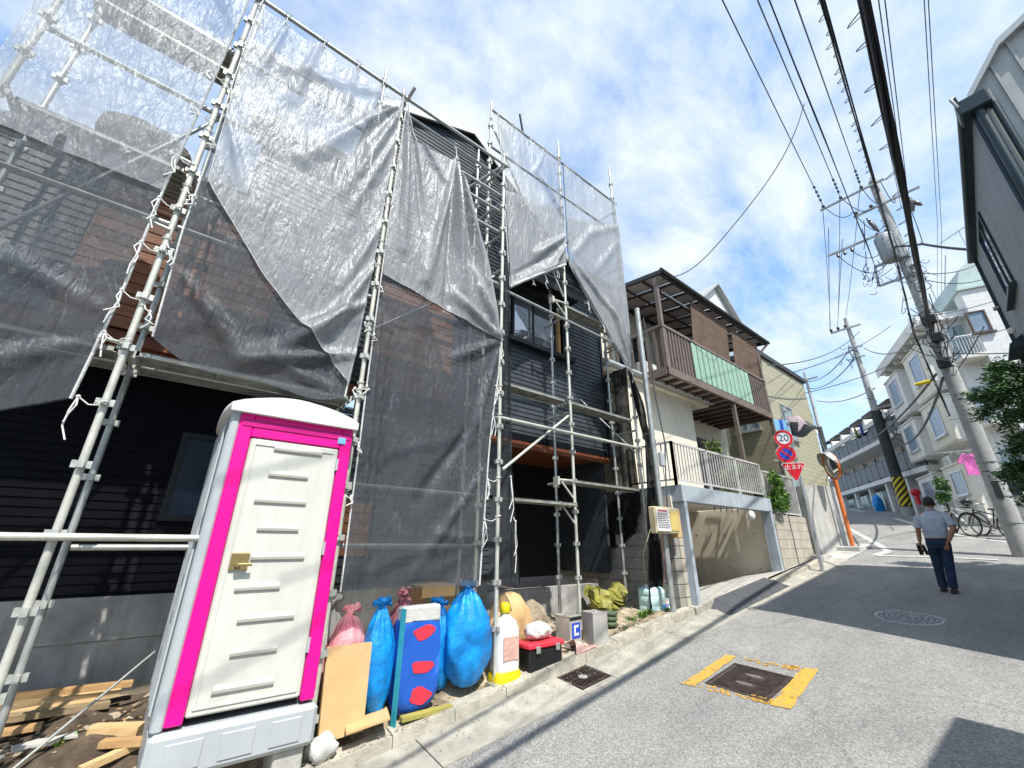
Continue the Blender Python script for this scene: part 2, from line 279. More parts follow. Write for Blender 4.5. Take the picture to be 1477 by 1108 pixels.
# ------------------------------------------------------------------ mesh building
class MB:
    def __init__(s): s.v = []; s.f = []; s.sm = []
    def add(s, vs, fs, smooth=False):
        o = len(s.v); s.v += [tuple(p) for p in vs]; s.f += [tuple(i+o for i in f) for f in fs]; s.sm += [smooth]*len(fs); return s
    def hexa(s, p):          # 8 points: bottom ring then top ring
        return s.add(p, [(3,2,1,0),(4,5,6,7),(0,1,5,4),(1,2,6,5),(2,3,7,6),(3,0,4,7)])
    def box(s, x0,y0,z0,x1,y1,z1):
        x0,x1 = min(x0,x1),max(x0,x1); y0,y1 = min(y0,y1),max(y0,y1); z0,z1 = min(z0,z1),max(z0,z1)
        return s.hexa([(x0,y0,z0),(x1,y0,z0),(x1,y1,z0),(x0,y1,z0),(x0,y0,z1),(x1,y0,z1),(x1,y1,z1),(x0,y1,z1)])
    def bev(s, x0,y0,z0,x1,y1,z1, b=.01):   # box with chamfered edges
        x0,x1 = min(x0,x1),max(x0,x1); y0,y1 = min(y0,y1),max(y0,y1); z0,z1 = min(z0,z1),max(z0,z1)
        bm = bmesh.new(); bmesh.ops.create_cube(bm, size=1)
        for v in bm.verts: v.co = Vector(((x0+x1)/2+v.co.x*(x1-x0), (y0+y1)/2+v.co.y*(y1-y0), (z0+z1)/2+v.co.z*(z1-z0)))
        bmesh.ops.bevel(bm, geom=bm.edges[:], offset=b, segments=1, affect='EDGES')
        bm.verts.index_update(); s.add([v.co[:] for v in bm.verts], [[v.index for v in f.verts] for f in bm.faces]); bm.free(); return s
    def bar(s, p, q, w, h, up=(0,0,1)):      # rectangular bar from p to q
        p, q = Vector(p), Vector(q); d = (q-p).normalized(); u = Vector(up); a = d.cross(u)
        if a.length < 1e-4: a = d.cross(Vector((1,0,0)))
        a.normalize(); c = a.cross(d).normalized()
        r = [p+a*(i*w/2)+c*(j*h/2) for i,j in ((-1,-1),(1,-1),(1,1),(-1,1))]
        t = [x+(q-p) for x in r]; return s.hexa(r+t)
    def tube(s, pts, r, n=8, cap=True, r2=None):
        pts = [Vector(p) for p in pts]; m_ = len(pts); vs = []; fs = []
        ref = None
        for i, p in enumerate(pts):
            d = (pts[min(i+1,m_-1)]-pts[max(i-1,0)]).normalized()
            if ref is None: ref = d.orthogonal().normalized()
            ref = (ref - d*ref.dot(d)); ref = ref.normalized() if ref.length > 1e-5 else d.orthogonal().normalized()
            b = d.cross(ref); rr = r if r2 is None else r+(r2-r)*i/(m_-1)
            if isinstance(r, (list,tuple)): rr = r[i]
            for k in range(n):
                a = 2*PI*k/n; vs.append(p+ref*(rr*math.cos(a))+b*(rr*math.sin(a)))
        for i in range(m_-1):
            for k in range(n): fs.append((i*n+k, i*n+(k+1)%n, (i+1)*n+(k+1)%n, (i+1)*n+k))
        s.add(vs, fs, n > 5)
        if cap: s.add(vs[:n], [tuple(range(n-1,-1,-1))]); s.add(vs[-n:], [tuple(range(n))])
        return s
    def cyl(s, p, q, r, n=12, r2=None): return s.tube([p,q], r, n, True, r2)
    def prism(s, poly, d):                   # polygon (3D points) pushed along d
        n = len(poly); d = Vector(d); a = [Vector(p) for p in poly]; b_ = [p+d for p in a]
        return s.add(a+b_, [tuple(range(n-1,-1,-1)), tuple(range(n,2*n))]+[(i,(i+1)%n,n+(i+1)%n,n+i) for i in range(n)])
    def quad(s, a, b_, c, d): return s.add([a,b_,c,d], [(0,1,2,3)])
    def loft(s, rings, cap=True, smooth=True):
        n = len(rings[0]); vs = [p for r in rings for p in r]; fs = []
        for i in range(len(rings)-1):
            for k in range(n): fs.append((i*n+k, i*n+(k+1)%n, (i+1)*n+(k+1)%n, (i+1)*n+k))
        s.add(vs, fs, smooth)
        if cap: s.add(rings[0], [tuple(range(n-1,-1,-1))]); s.add(rings[-1], [tuple(range(n))])
        return s
    def ball(s, c, rx, ry=None, rz=None, n=10, m_=7):
        ry = ry or rx; rz = rz or rx; rings = []
        for i in range(m_+1):
            ph = -PI/2+PI*(i+.02)/(m_+.04); rings.append([(c[0]+rx*math.cos(ph)*math.cos(2*PI*k/n), c[1]+ry*math.cos(ph)*math.sin(2*PI*k/n), c[2]+rz*math.sin(ph)) for k in range(n)])
        return s.loft(rings)
    def disc(s, c, nrm, r, th, n=24, r_in=0):
        c = Vector(c); d = Vector(nrm).normalized(); a = d.orthogonal().normalized(); b_ = d.cross(a)
        o = [c+a*(r*math.cos(2*PI*k/n))+b_*(r*math.sin(2*PI*k/n)) for k in range(n)]
        if not r_in: return s.prism(o, d*th)
        i_ = [c+(p-c)*(r_in/r) for p in o]; vs = o+i_+[p+d*th for p in o]+[p+d*th for p in i_]; fs = []
        for k in range(n):
            j = (k+1)%n; fs += [(k,n+k,n+j,j),(2*n+k,2*n+j,3*n+j,3*n+k),(k,j,2*n+j,2*n+k),(n+k,3*n+k,3*n+j,n+j)]
        return s.add(vs, fs)
ROOT = {}
def base_of(o):
    while o is not None:
        if o.name in ROOT: return ROOT[o.name]
        o = o.parent
    return Vector()
def fix(me):
    bm = bmesh.new(); bm.from_mesh(me); bmesh.ops.recalc_face_normals(bm, faces=bm.faces); bm.to_mesh(me); bm.free()
def obj(name, mb, material, parent=None, label=None, recalc=True, kind=None):
    """link one mesh object (a part when parent is given); coordinates are world coordinates"""
    off = base_of(parent) if parent else Vector()
    me = bpy.data.meshes.new(name); me.from_pydata([tuple(Vector(v)-off) for v in mb.v], [], mb.f); me.update()
    if recalc: fix(me)
    for p, s_ in zip(me.polygons, mb.sm): p.use_smooth = s_
    me.materials.append(M[material] if isinstance(material, str) else material)
    o = bpy.data.objects.new(name, me); COL.objects.link(o)
    if parent: o.parent = parent
    if label: o['label'] = label
    if kind: o['kind'] = kind
    return o
def thing(name, label, cat, loc=(0,0,0), group=None):
    o = bpy.data.objects.new(name, None); COL.objects.link(o); o.location = loc; o.empty_display_size = .2
    o['label'] = label; o['category'] = cat
    if group: o['group'] = group
    ROOT[o.name] = Vector(loc); return o
def tag(o, label, cat, group=None):
    o['label'] = label; o['category'] = cat
    if group: o['group'] = group
    return o
def struct(name, mb, material, parent=None):
    o = obj(name, mb, material, parent)
    if not parent: o['kind'] = 'structure'
    return o
def clone(src, parent=None, delta=(0,0,0), scale=None):
    c = src.copy(); COL.objects.link(c)
    if parent is not None: c.parent = parent
    c.location = src.location + Vector(delta)
    if scale: c.scale = scale
    return c
def clone_tree(root, loc, label=None, group=None, rotz=None):
    r = root.copy(); COL.objects.link(r); r.location = loc; ROOT[r.name] = Vector(loc)
    if rotz is not None: r.rotation_euler.z = rotz
    if label: r['label'] = label
    if group: r['group'] = group
    for ch in list(root.children):
        c = ch.copy(); COL.objects.link(c); c.parent = r
        for q in list(ch.children):
            d = q.copy(); COL.objects.link(d); d.parent = c
    return r
def flat_text(txt, size, material, parent, origin, right, up, name, ext=.002):
    """lettering as a mesh, centred at origin, reading along right"""
    cu = bpy.data.curves.new(name, 'FONT'); cu.body = txt; cu.size = size; cu.align_x = 'CENTER'; cu.align_y = 'CENTER'; cu.extrude = ext
    tmp = bpy.data.objects.new(name, cu); COL.objects.link(tmp)
    dg = bpy.context.evaluated_depsgraph_get(); me = bpy.data.meshes.new_from_object(tmp.evaluated_get(dg))
    bpy.data.objects.remove(tmp); bpy.data.curves.remove(cu)
    right = Vector(right).normalized(); up = Vector(up).normalized(); nn = right.cross(up)
    off = base_of(parent)
    for v in me.vertices: v.co = Vector(origin) - off + right*v.co.x + up*v.co.y + nn*v.co.z
    me.materials.clear(); me.materials.append(M[material]); me.name = name
    o = bpy.data.objects.new(name, me); COL.objects.link(o); o.parent = parent; return o
# ------------------------------------------------------------------ setting: ground, street, kerb
def rp(X, Y, dz=0): return Vector((X, Y, g(X,Y)+dz))
def gridmesh(xs, ys, fz):
    b = MB(); n = len(ys); vs = [(x,y,fz(x,y)) for x in xs for y in ys]; fs = []
    for i in range(len(xs)-1):
        for j in range(n-1): fs.append((i*n+j,(i+1)*n+j,(i+1)*n+j+1,i*n+j+1))
    return b.add(vs, fs, True)
def frange(a, b, n): return [a+(b-a)*i/n for i in range(n+1)]
gx = [-600,-200,-80,-30,-12]+frange(-8,70,13)+[90,140,300,900]
gy = [-900,-300,-100,-40,-12,-4,3.4,9,16,40,100,300,900]
o = struct('ground', gridmesh(gx, gy, lambda x,y: g(max(-12,min(70,x)), max(-4,min(16,y)))-.35), 'dirt')
# asphalt: street plus the open junction ahead
b = MB(); b.quad(rp(-14,-1.0), rp(13.2,-1.0), rp(13.2,3.45), rp(-14,3.45)); b.quad(rp(13.2,-4), rp(62,-4), rp(62,24), rp(13.2,3.45+.0))
struct('road', b, 'asphalt')
# gutter slabs (each a precast length) and kerb stones
b = MB(); b.add([rp(-6,3.42,-.2),rp(14.2,3.42,-.2),rp(14.2,4.06,-.2),rp(-6,4.06,-.2),rp(-6,3.42,-.03),rp(14.2,3.42,-.03),rp(14.2,4.06,-.03),rp(-6,4.06,-.03)],[(3,2,1,0),(4,5,6,7),(0,1,5,4),(1,2,6,5),(2,3,7,6),(3,0,4,7)])
gut = struct('gutter', b, 'mortar')
x = -3.6
GRATE = (3.78, 4.24)
while x < 13.0:
    x1 = x+1.9+rnd.uniform(-.02,.02)
    segs = [(x,x1)]
    if x < GRATE[0] < x1 or x < GRATE[1] < x1:
        segs = [s for s in ((x,GRATE[0]-.005),(GRATE[1]+.005,x1)) if s[1]-s[0] > .05]
    for a,c in segs:
        b = MB(); d = rnd.uniform(0,.004)
        p = [rp(a+.006,3.45,-.028),rp(c-.006,3.45,-.028),rp(c-.006,3.925,-.028),rp(a+.006,3.925,-.028),rp(a+.006,3.45,.008+d),rp(c-.006,3.45,.008+d),rp(c-.006,3.925,.035+d),rp(a+.006,3.925,.035+d)]
        b.hexa(p); obj('gutter_slab', b, 'gutter', gut)
    x = x1
b = MB(); b.hexa([rp(-6,3.96,-.2),rp(6.86,3.96,-.2),rp(6.86,4.06,-.2),rp(-6,4.06,-.2),rp(-6,3.96,.09),rp(6.86,3.96,.09),rp(6.86,4.06,.09),rp(-6,4.06,.09)])
kerb = struct('kerb', b, 'mortar')
x = -3.5
while x < 6.8:
    x1 = min(x+.6, 6.86); h = .135+rnd.uniform(-.006,.006); y = rnd.uniform(-.004,.004)
    b = MB(); b.hexa([rp(x+.004,3.925+y,-.03),rp(x1-.004,3.925+y,-.03),rp(x1-.004,4.075+y,-.03),rp(x+.004,4.075+y,-.03),rp(x+.004,3.94+y,h-.015),rp(x1-.004,3.94+y,h-.015),rp(x1-.004,4.075+y,h),rp(x+.004,4.075+y,h)])
    obj('kerb_stone', b, 'kerb', kerb); x = x1
x = 6.865
while x < 9.74:
    x1 = min(x+.6, 9.745)
    b = MB(); b.hexa([rp(x+.003,3.90,-.1),rp(x1-.003,3.90,-.1),rp(x1-.003,3.995,-.1),rp(x+.003,3.995,-.1),rp(x+.003,3.91,.122),rp(x1-.003,3.91,.122),rp(x1-.003,3.995,.126),rp(x+.003,3.995,.126)])
    obj('kerb_stone', b, 'kerb', kerb); x = x1
# low kerb along the carport and the wall beyond it
x = 9.75
while x < 12.6:
    x1 = min(x+.6, 12.6); h = .1+rnd.uniform(-.004,.004)
    b = MB(); b.hexa([rp(x+.004,3.74,-.03),rp(x1-.004,3.74,-.03),rp(x1-.004,3.9,-.03),rp(x+.004,3.9,-.03),rp(x+.004,3.75,h),rp(x1-.004,3.75,h),rp(x1-.004,3.9,h),rp(x+.004,3.9,h)])
    obj('kerb_stone', b, 'kerb', kerb); x = x1
# building plot behind the kerb
def sg(X, Y):
    k = g(X,4.0)+.115; lvl = .18+.05*X if X < 4.5 else .405+.07*(X-4.5); lvl = max(lvl, k-.02) if X > 3 else lvl
    t = max(0, min(1, (Y-4.08)/.55)); t = t*t*(3-2*t); return k*(1-t)+lvl*t
def sgn(X, Y): return sg(X,Y)+ (.03*math.sin(X*7.3+Y*3)+.022*math.sin(Y*11-X*5.1)) * max(0,min(1,(Y-4.1)*4))
struct('plot_ground', gridmesh(frange(-4.5,6.9,76), frange(4.07,7.4,32), sgn), 'sand')
struct('dirt_patch', gridmesh(frange(-3.5,.75,44), frange(4.2,5.75,20), lambda x,y: sgn(x,y)+.012+.02*math.sin(x*17+y*5)*math.sin(y*13)), 'dirt')
# loose crumbs of soil and gravel, uncountable
b = MB()
for i in range(900):
    X = rnd.uniform(-3,6.6); Y = 4.1+1.3*rnd.random()**1.5; s = rnd.uniform(.006,.026) if rnd.random() < .9 else rnd.uniform(.03,.05)
    z = sgn(X,Y)+.012
    b.add([(X+s*rnd.uniform(.6,1.4)*dx_, Y+s*dy_, z+s*.7*dz_) for dx_,dy_,dz_ in ((1,0,0),(-1,.2,0),(0,1,0),(.1,-1,0),(0,0,1),(0,0,-1))], [(0,2,4),(2,1,4),(1,3,4),(3,0,4),(2,0,5),(1,2,5),(3,1,5),(0,3,5)])
o = obj('gravel', b, 'sand'); o['kind'] = 'stuff'
b = MB()
for i in range(700):
    X = rnd.uniform(1.2,6.7); Y = rnd.choice([rnd.uniform(3.93,3.97), rnd.uniform(3.6,3.92)]); s = rnd.uniform(.003,.010); z = g(X,Y)+.045 if Y < 3.925 else g(X,Y)+.14
    b.add([(X+s,Y,z),(X-s,Y+s*.3,z),(X,Y+s,z),(X,Y-s,z+s*.2),(X,Y,z+s)], [(0,2,4),(2,1,4),(1,3,4),(3,0,4)])
o = obj('grit', b, 'sand'); o['kind'] = 'stuff'
# weeds
b = MB()
def tuft(X, Y, z, n, h, mb, w=.008):
    for k in range(n):
        a = rnd.uniform(0,2*PI); l_ = h*rnd.uniform(.5,1); c = Vector((X+rnd.gauss(0,.03), Y+rnd.gauss(0,.03), z)); d = Vector((math.cos(a)*.5, math.sin(a)*.5, .9)).normalized()*l_; s_ = Vector((-math.sin(a),math.cos(a),0))*w
        mb.add([c-s_*.4, c+s_*.4, c+d*.6+s_, c+d*.6-s_, c+d], [(0,1,2,3),(3,2,4)])
for X,Y,n,h in ((6.0,4.3,40,.12),(6.15,4.25,30,.1),(5.8,4.35,25,.1),(5.35,4.15,12,.07),(6.5,4.2,20,.09),(.4,4.9,14,.1),(-.2,4.7,10,.08)): tuft(X,Y,sgn(X,Y),n,h,b,.012)
o = obj('weeds', b, 'leaf2'); o['kind'] = 'stuff'

# ---- road paint
def paint(name, pts, m_, label=None, dz=.006):
    b = MB(); b.add([on_road(*p, dz) for p in pts], [tuple(range(len(pts)))]); return obj(name, b, m_, ROADO, recalc=False)
ROADO = bpy.data.objects['road']
def strip(name, pts, w_, m_, dz=.006):
    """painted line of even width along street-plane points"""
    P = [on_road(*p, dz) for p in pts]; b = MB(); vs = []
    for i,p in enumerate(P):
        d = P[min(i+1,len(P)-1)]-P[max(i-1,0)]; n_ = Vector((-d.y,d.x,0)).normalized()*w_/2
        for s_ in (1,-1): q = p+n_*s_; vs.append((q.x,q.y,g(q.x,q.y)+dz))
    b.add(vs, [(2*i,2*i+1,2*i+3,2*i+2) for i in range(len(P)-1)]); return obj(name, b, m_, ROADO, recalc=False)
strip('white_line', [(1205,752),(1240,771),(1268,786),(1281,795)], .16, 'linew')
strip('white_line', [(1281,795.5),(1263,800.5)], .2, 'linew', .010)
strip('white_line', [(1265,801.5),(1345,803),(1440,807.5)], .14, 'linew', .014)
strip('white_line', [(1290,747.5),(1311,754),(1330,759)], .2, 'linew')
strip('white_line', [(1366,768),(1400,776),(1466,783)], .14, 'linew')
strip('white_line', [(1216,733),(1245,738)], .22, 'linew')
# faded yellow square round the hydrant cover
YC = [(983,987),(1047,945),(1183,967),(1140,1024)]
Pq = [on_road(*p) for p in YC]
def ql(u, v): return Pq[0]*(1-u)*(1-v)+Pq[1]*u*(1-v)+Pq[2]*u*v+Pq[3]*(1-u)*v
def yq(u0,v0,u1,v1,m_='liney'):
    b = MB(); nu = max(1,int((u1-u0)*9)); nv = max(1,int((v1-v0)*9)); vs = []; fs = []
    for i in range(nu+1):
        for j in range(nv+1):
            u = u0+(u1-u0)*i/nu; v_ = v0+(v1-v0)*j/nv
            if i in (0,nu): u += rnd.uniform(-.012,.012)
            if j in (0,nv): v_ += rnd.uniform(-.012,.012)
            q = ql(u,v_); vs.append((q.x,q.y,g(q.x,q.y)+.006))
    for i in range(nu):
        for j in range(nv): fs.append((i*(nv+1)+j,(i+1)*(nv+1)+j,(i+1)*(nv+1)+j+1,i*(nv+1)+j+1))
    b.add(vs, fs); return obj('yellow_line', b, m_, ROADO, recalc=False)
yq(0,.84,1,1); yq(0,0,1,.13)
for a_,c_ in ((.14,.32),(.36,.50),(.55,.8)): yq(.02,a_,.09,c_, 'linef')if False else None
# worn remnants of the two other sides
def worn(u0,v0,u1,v1,n_):
    b = MB()
    for k in range(n_):
        u = rnd.uniform(u0,u1); v_ = rnd.uniform(v0,v1); s_ = rnd.uniform(.006,.03); q = ql(u,v_); a_ = rnd.uniform(0,PI)
        pts = [(q.x+s_*math.cos(a_+j*PI/2.5)*rnd.uniform(.5,1), q.y+s_*math.sin(a_+j*PI/2.5)*rnd.uniform(.5,1)) for j in range(5)]
        b.add([(x_,y_,g(x_,y_)+.005) for x_,y_ in pts], [(0,1,2,3,4)])
    return obj('worn_paint', b, 'liney', ROADO, recalc=False)
worn(0,.13,.11,.84,60); worn(.88,.13,1,.84,50); worn(.0,.62,.11,.84,45); worn(.88,.65,1,.84,40)

# ---- covers
EX = Vector((1,0,GB)).normalized(); EN = Vector((-GB,-GC,1)).normalized(); EY = EN.cross(EX)
def pl(c, u, v_, n_=0): return c+EX*u+EY*v_+EN*n_
c = rp(5.09, 2.42)
t = thing('hydrant_cover', 'rusty square iron cover inside the yellow painted square on the road', 'manhole cover', c)
b = MB(); hw,hh = .32,.27
def slab(b, c, u0,v0,u1,v1,z0,z1): return b.hexa([pl(c,u0,v0,z0),pl(c,u1,v0,z0),pl(c,u1,v1,z0),pl(c,u0,v1,z0),pl(c,u0,v0,z1),pl(c,u1,v0,z1),pl(c,u1,v1,z1),pl(c,u0,v1,z1)])
for r_0 in ((-hw-.03,-hh-.03,-hw,hh+.03),(hw,-hh-.03,hw+.03,hh+.03),(-hw,-hh-.03,hw,-hh),(-hw,hh,hw,hh+.03)): slab(b,c,*r_0,-.02,.007)
obj('frame', b, 'iron', t)
b = MB(); slab(b,c,-hw+.006,-hh+.006,hw-.006,hh-.006,-.02,.002); obj('plate', b, 'iron', t)
b = MB()
for i in range(20):
    for j in range(17):
        u = -hw+.03+i*(2*hw-.06)/19; v_ = -hh+.03+j*(2*hh-.06)/16
        if (abs(u-.12) < .05 or abs(u+.12) < .05) and abs(v_) < .1: continue
        slab(b,c,u-.009,v_-.009,u+.009,v_+.009,.002,.008)
obj('stud_pattern', b, 'iron', t, kind='stuff')
for u in (-.12,.12):
    b = MB(); vs = []
    for k in range(16): a_ = 2*PI*k/16; vs.append(pl(c,u+.038*math.cos(a_),.085*math.sin(a_),.003))
    b.prism(vs, EN*.007); obj('hand_hold', b, mat('worn_iron',(.20,.165,.15),.6,.2,.2,20), t)
c = rp(8.5, 1.66)
t = thing('manhole_cover', 'round pale grey iron manhole cover with raised pattern in the shaded road', 'manhole cover', c)
b = MB(); b.disc(c-EN*.02, EN, .375, .026, 40, .335); obj('frame', b, 'ironl', t)
b = MB(); b.disc(c-EN*.02, EN, .33, .023, 40); obj('plate', b, mat('grey_iron',(.20,.20,.205),.7,.05,.2,14), t)
b = MB()
for rr,n_ in ((.06,6),(.12,12),(.18,18),(.24,24),(.295,30)):
    for k in range(n_):
        a_ = 2*PI*(k+.5*(n_//6%2))/n_; u,v_ = rr*math.cos(a_), rr*math.sin(a_); b.disc(pl(c,u,v_,.003), EN, .019, .007, 6)
obj('boss_pattern', b, 'ironl', t, kind='stuff')
# kerb-side grating
for y0,y1,za,zb in ((3.45,3.524,.008,.012),(3.936,3.96,.03,.035)):
    obj('gutter_slab', MB().hexa([rp(GRATE[0],y0,-.1),rp(GRATE[1],y0,-.1),rp(GRATE[1],y1,-.1),rp(GRATE[0],y1,-.1),rp(GRATE[0],y0,za),rp(GRATE[1],y0,za),rp(GRATE[1],y1,zb),rp(GRATE[0],y1,zb)]), 'gutter', gut)
c = rp(4.01, 3.73, .010)
t = thing('drain_grate', 'dark iron drain grating set in the roadside gutter', 'drain grate', c)
b = MB()
for r_0 in ((-.23,-.2,-.2,.2),(.2,-.2,.23,.2),(-.2,-.2,.2,-.17),(-.2,.17,.2,.2)): slab(b,c,*r_0,-.04,.012)
obj('frame', b, 'iron', t)
for k in range(11):
    u = -.18+k*.036; b = MB(); slab(b,c,u-.007,-.17,u+.007,.17,-.03,.008); obj('bar', b, 'iron', t)
b = MB(); slab(b,c,-.2,-.035,.2,-.012,-.03,.0055); slab(b,c,-.2,.02,.2,.043,-.03,.0055); obj('cross_bar', b, 'iron', t)
b = MB(); slab(b,c,-.2,-.17,.2,.17,-.12,-.1); obj('pit_floor', b, 'void', t)
b = MB(); b.disc(pl(c,0,0,.009), EN, .05, .004, 16); obj('badge', b, 'ironl', t)
# kerb ramp pieces in front of the carport
c = rp(7.3, 3.6, .03)
t = thing('kerb_ramp', 'long dark grey rubber kerb ramp in the gutter before the carport', 'kerb ramp', c)
xs = [7.2,8.05,8.9,9.7]
for k in range(3):
    a_,e_ = xs[k]+.004, xs[k+1]-.004; b = MB(); s0 = .3 if k == 0 else 0; s1 = .12 if k == 2 else 0
    b.hexa([rp(a_,3.53,.02),rp(e_,3.53,.02),rp(e_,3.92,.02),rp(a_+s0*.2,3.92,.02), rp(a_+s0,3.56,.05),rp(e_-s1,3.56,.05),rp(e_-s1,3.92,.15),rp(a_+s0,3.92,.15)])
    obj('ramp_end' if k == 0 else 'ramp_piece', b, 'rubber', t)
# concrete apron and level carport floor
def cf(X, Y):
    front = g(X,3.93)+.12; t_ = max(0,min(1,(Y-4.0)/2.3)); return front*(1-t_)+.52*t_
struct('carport_floor', gridmesh(frange(6.93,12.6,22), [3.925,4.0,4.2,4.5,4.8,5.1,5.6,6.2], cf), 'concl')
# ------------------------------------------------------------------ house under construction
WY = 5.2                                         # upper front wall
HX1 = 6.62                                       # right corner
t = HOUSE = thing('house', 'dark sided house under construction behind scaffolding and sheet nets', 'house', (0,5.2,.3))
APX, APZ = 3.06, 9.12; RKL = .42; RKR = .72
def gab(X): return APZ-(APX-X)*RKL if X < APX else APZ-(X-APX)*RKR
def lap(b, X0, X1, z0, z1, Y, step=.084, top=None, skip=()):
    """lapped siding courses, each with its own drip edge"""
    z = z0
    while z < z1-.01:
        zt = min(z+step, z1); a_, c_ = X0, X1
        if top:                                   # clip course ends to the sloping rake
            while a_ < c_ and top(a_) < zt: a_ += .05
            while c_ > a_ and top(c_) < zt: c_ -= .05
        parts = [(a_,c_)]
        for (sx0,sx1,sz0,sz1) in skip:
            if zt > sz0 and z < sz1:
                n_ = []
                for p,q in parts:
                    if sx1 <= p or sx0 >= q: n_.append((p,q)); continue
                    if sx0 > p: n_.append((p,sx0))
                    if sx1 < q: n_.append((sx1,q))
                parts = n_
        for p,q in parts:
            if q-p > .02: b.add([(p,Y-.016,z+.004),(q,Y-.016,z+.004),(q,Y-.004,zt),(p,Y-.004,zt),(p,Y,z+.004),(q,Y,z+.004),(q,Y,zt),(p,Y,zt)], [(0,1,2,3),(4,7,6,5),(0,4,5,1),(1,5,6,2),(3,2,6,7),(0,3,7,4)])
        z = zt
    return b
WIN = (4.15, 5.46, 4.98, 5.93)                   # window opening beside the right net
WOOD = [(-1.25,.42,3.44,5.08),(1.70,2.92,3.44,5.16)]
low0 = 3.10
# upper walls: backing sheets and siding
b = MB()
b.add([(-.12,WY,3.44),(1.6,WY,3.44),(1.6,WY,6.62),(-.12,WY,6.62),(-.12,WY+.12,3.44),(1.6,WY+.12,3.44),(1.6,WY+.12,6.62),(-.12,WY+.12,6.62)],[(0,1,2,3),(4,7,6,5),(0,3,7,4)])
# right half, window cut out
for (x0,x1,z0,z1) in ((1.6,WIN[0],1.02,5.0),(WIN[0],WIN[1],low0,WIN[2]),(WIN[1],HX1,low0,5.0)):
    if x1 > x0: b.box(x0, WY, z0, x1, WY+.12, z1)
b.box(1.6,WY,5.0,WIN[0],WY+.12,6.4); b.box(WIN[1],WY,5.0,HX1,WY+.12,6.4); b.box(WIN[0],WY,WIN[3],WIN[1],WY+.12,6.4)
b.prism([(1.6,WY,6.4),(HX1,WY,6.4),(HX1,WY,gab(HX1)),(APX,WY,APZ),(1.6,WY,gab(1.6))], (0,.12,0))
obj('wall', b, 'siding', t)
b = MB(); lap(b,-.12,1.6,3.44,6.62,WY,skip=WOOD[:1]+[(-.2,.42,3.44,5.08)]); obj('siding', b, 'siding', t)
b = MB(); lap(b,1.6,HX1,low0,9.1,WY,top=gab,skip=[WOOD[1],(WIN[0]-.05,WIN[1]+.05,WIN[2]-.06,WIN[3]+.05)]); obj('siding', b, 'siding', t)
b = MB(); lap(b,1.28,3.75,1.07,low0,WY,skip=[(1.0,1.95,1.35,1.95)]); obj('siding', b, 'siding', t)
# boards of the wood-look bands: one part each
mesh_cache = {}
def board(x0, x1, z0, z1, m_, Y=WY):
    b = MB(); b.hexa([(x0+.003,Y-.024,z0+.004),(x1-.003,Y-.024,z0+.004),(x1-.003,Y,z0+.004),(x0+.003,Y,z0+.004),(x0+.003,Y-.016,z1-.003),(x1-.003,Y-.016,z1-.003),(x1-.003,Y,z1-.003),(x0+.003,Y,z1-.003)])
    return obj('wood_board', b, m_, HOUSE)
for bi,(X0,X1,z0,z1) in enumerate(WOOD):
    n_ = round((z1-z0)/.126); st = (z1-z0)/n_
    for k in range(n_):
        x = X0+ (0 if bi else rnd.uniform(-.6,0)); first = True
        while x < X1-.05:
            x1 = min(X1, x+(rnd.uniform(1.1,2.2) if bi == 0 else rnd.uniform(.8,1.5)))
            if X1-x1 < .2: x1 = X1
            board(max(x,X0), x1, z0+k*st, z0+(k+1)*st, rnd.choice(['wood','wood','wood2']) if bi == 0 else rnd.choice(['wood2','wood2','wood'])); x = x1
for k in range(5): board(1.22,1.95,1.35+k*.12,1.35+(k+1)*.12,'wood2')
b = MB(); b.box(-2.95,WY-.01,5.085,.66,WY+.16,5.13); obj('parapet_cap', b, 'black', t)
b = MB(); b.box(-2.95,WY+.005,3.45,-.14,WY+.15,5.08); obj('parapet', b, 'siding', t); obj('siding', lap(MB(),-2.95,-1.26,3.45,5.08,WY), 'siding', t)
# balcony side: floor and back wall, low roof further in
b = MB(); b.box(-2.95,WY+.02,3.3,1.6,WY+.9,3.43); obj('overhang_soffit', b, 'soffit', t)
b = MB(); b.box(-2.95,7.0,3.44,-.1,7.12,6.0); obj('wall', b, 'siding', t)
b = MB(); b.hexa([(-2.95,6.5,6.1),(0,6.5,6.5),(0,9,6.5),(-2.95,9,6.1),(-2.95,6.5,6.22),(0,6.5,6.62),(0,9,6.62),(-2.95,9,6.22)]); obj('lower_roof', b, 'black', t)
# eaves, rear mass and roof
b = MB(); b.box(-.3,WY-.22,6.62,1.62,WY+.12,6.76); obj('eave', b, 'black', t)
b = MB(); b.hexa([(-.3,WY-.2,6.76),(1.6,WY-.2,6.76),(1.6,7.2,8.3),(-.3,7.2,8.3),(-.3,WY-.2,6.8),(1.6,WY-.2,6.8),(1.6,7.2,8.36),(-.3,7.2,8.36)]); obj('roof', b, 'roofd', t)
b = MB(); b.box(-.1,7.15,6.6,1.6,7.3,8.3); b.box(-.12,WY+.12,3.44,0,7.2,6.62); obj('wall', b, 'siding', t)
b = MB()
for X0,X1 in ((1.2,APX),(APX,HX1+.35)):
    z0,z1 = gab(X0),gab(X1); b.hexa([(X0,WY-.1,z0+.02),(X1,WY-.1,z1+.02),(X1,9.5,z1+.02),(X0,9.5,z0+.02),(X0,WY-.1,z0+.09),(X1,WY-.1,z1+.09),(X1,9.5,z1+.09),(X0,9.5,z0+.09)])
obj('roof', b, 'roofd', t)
b = MB()
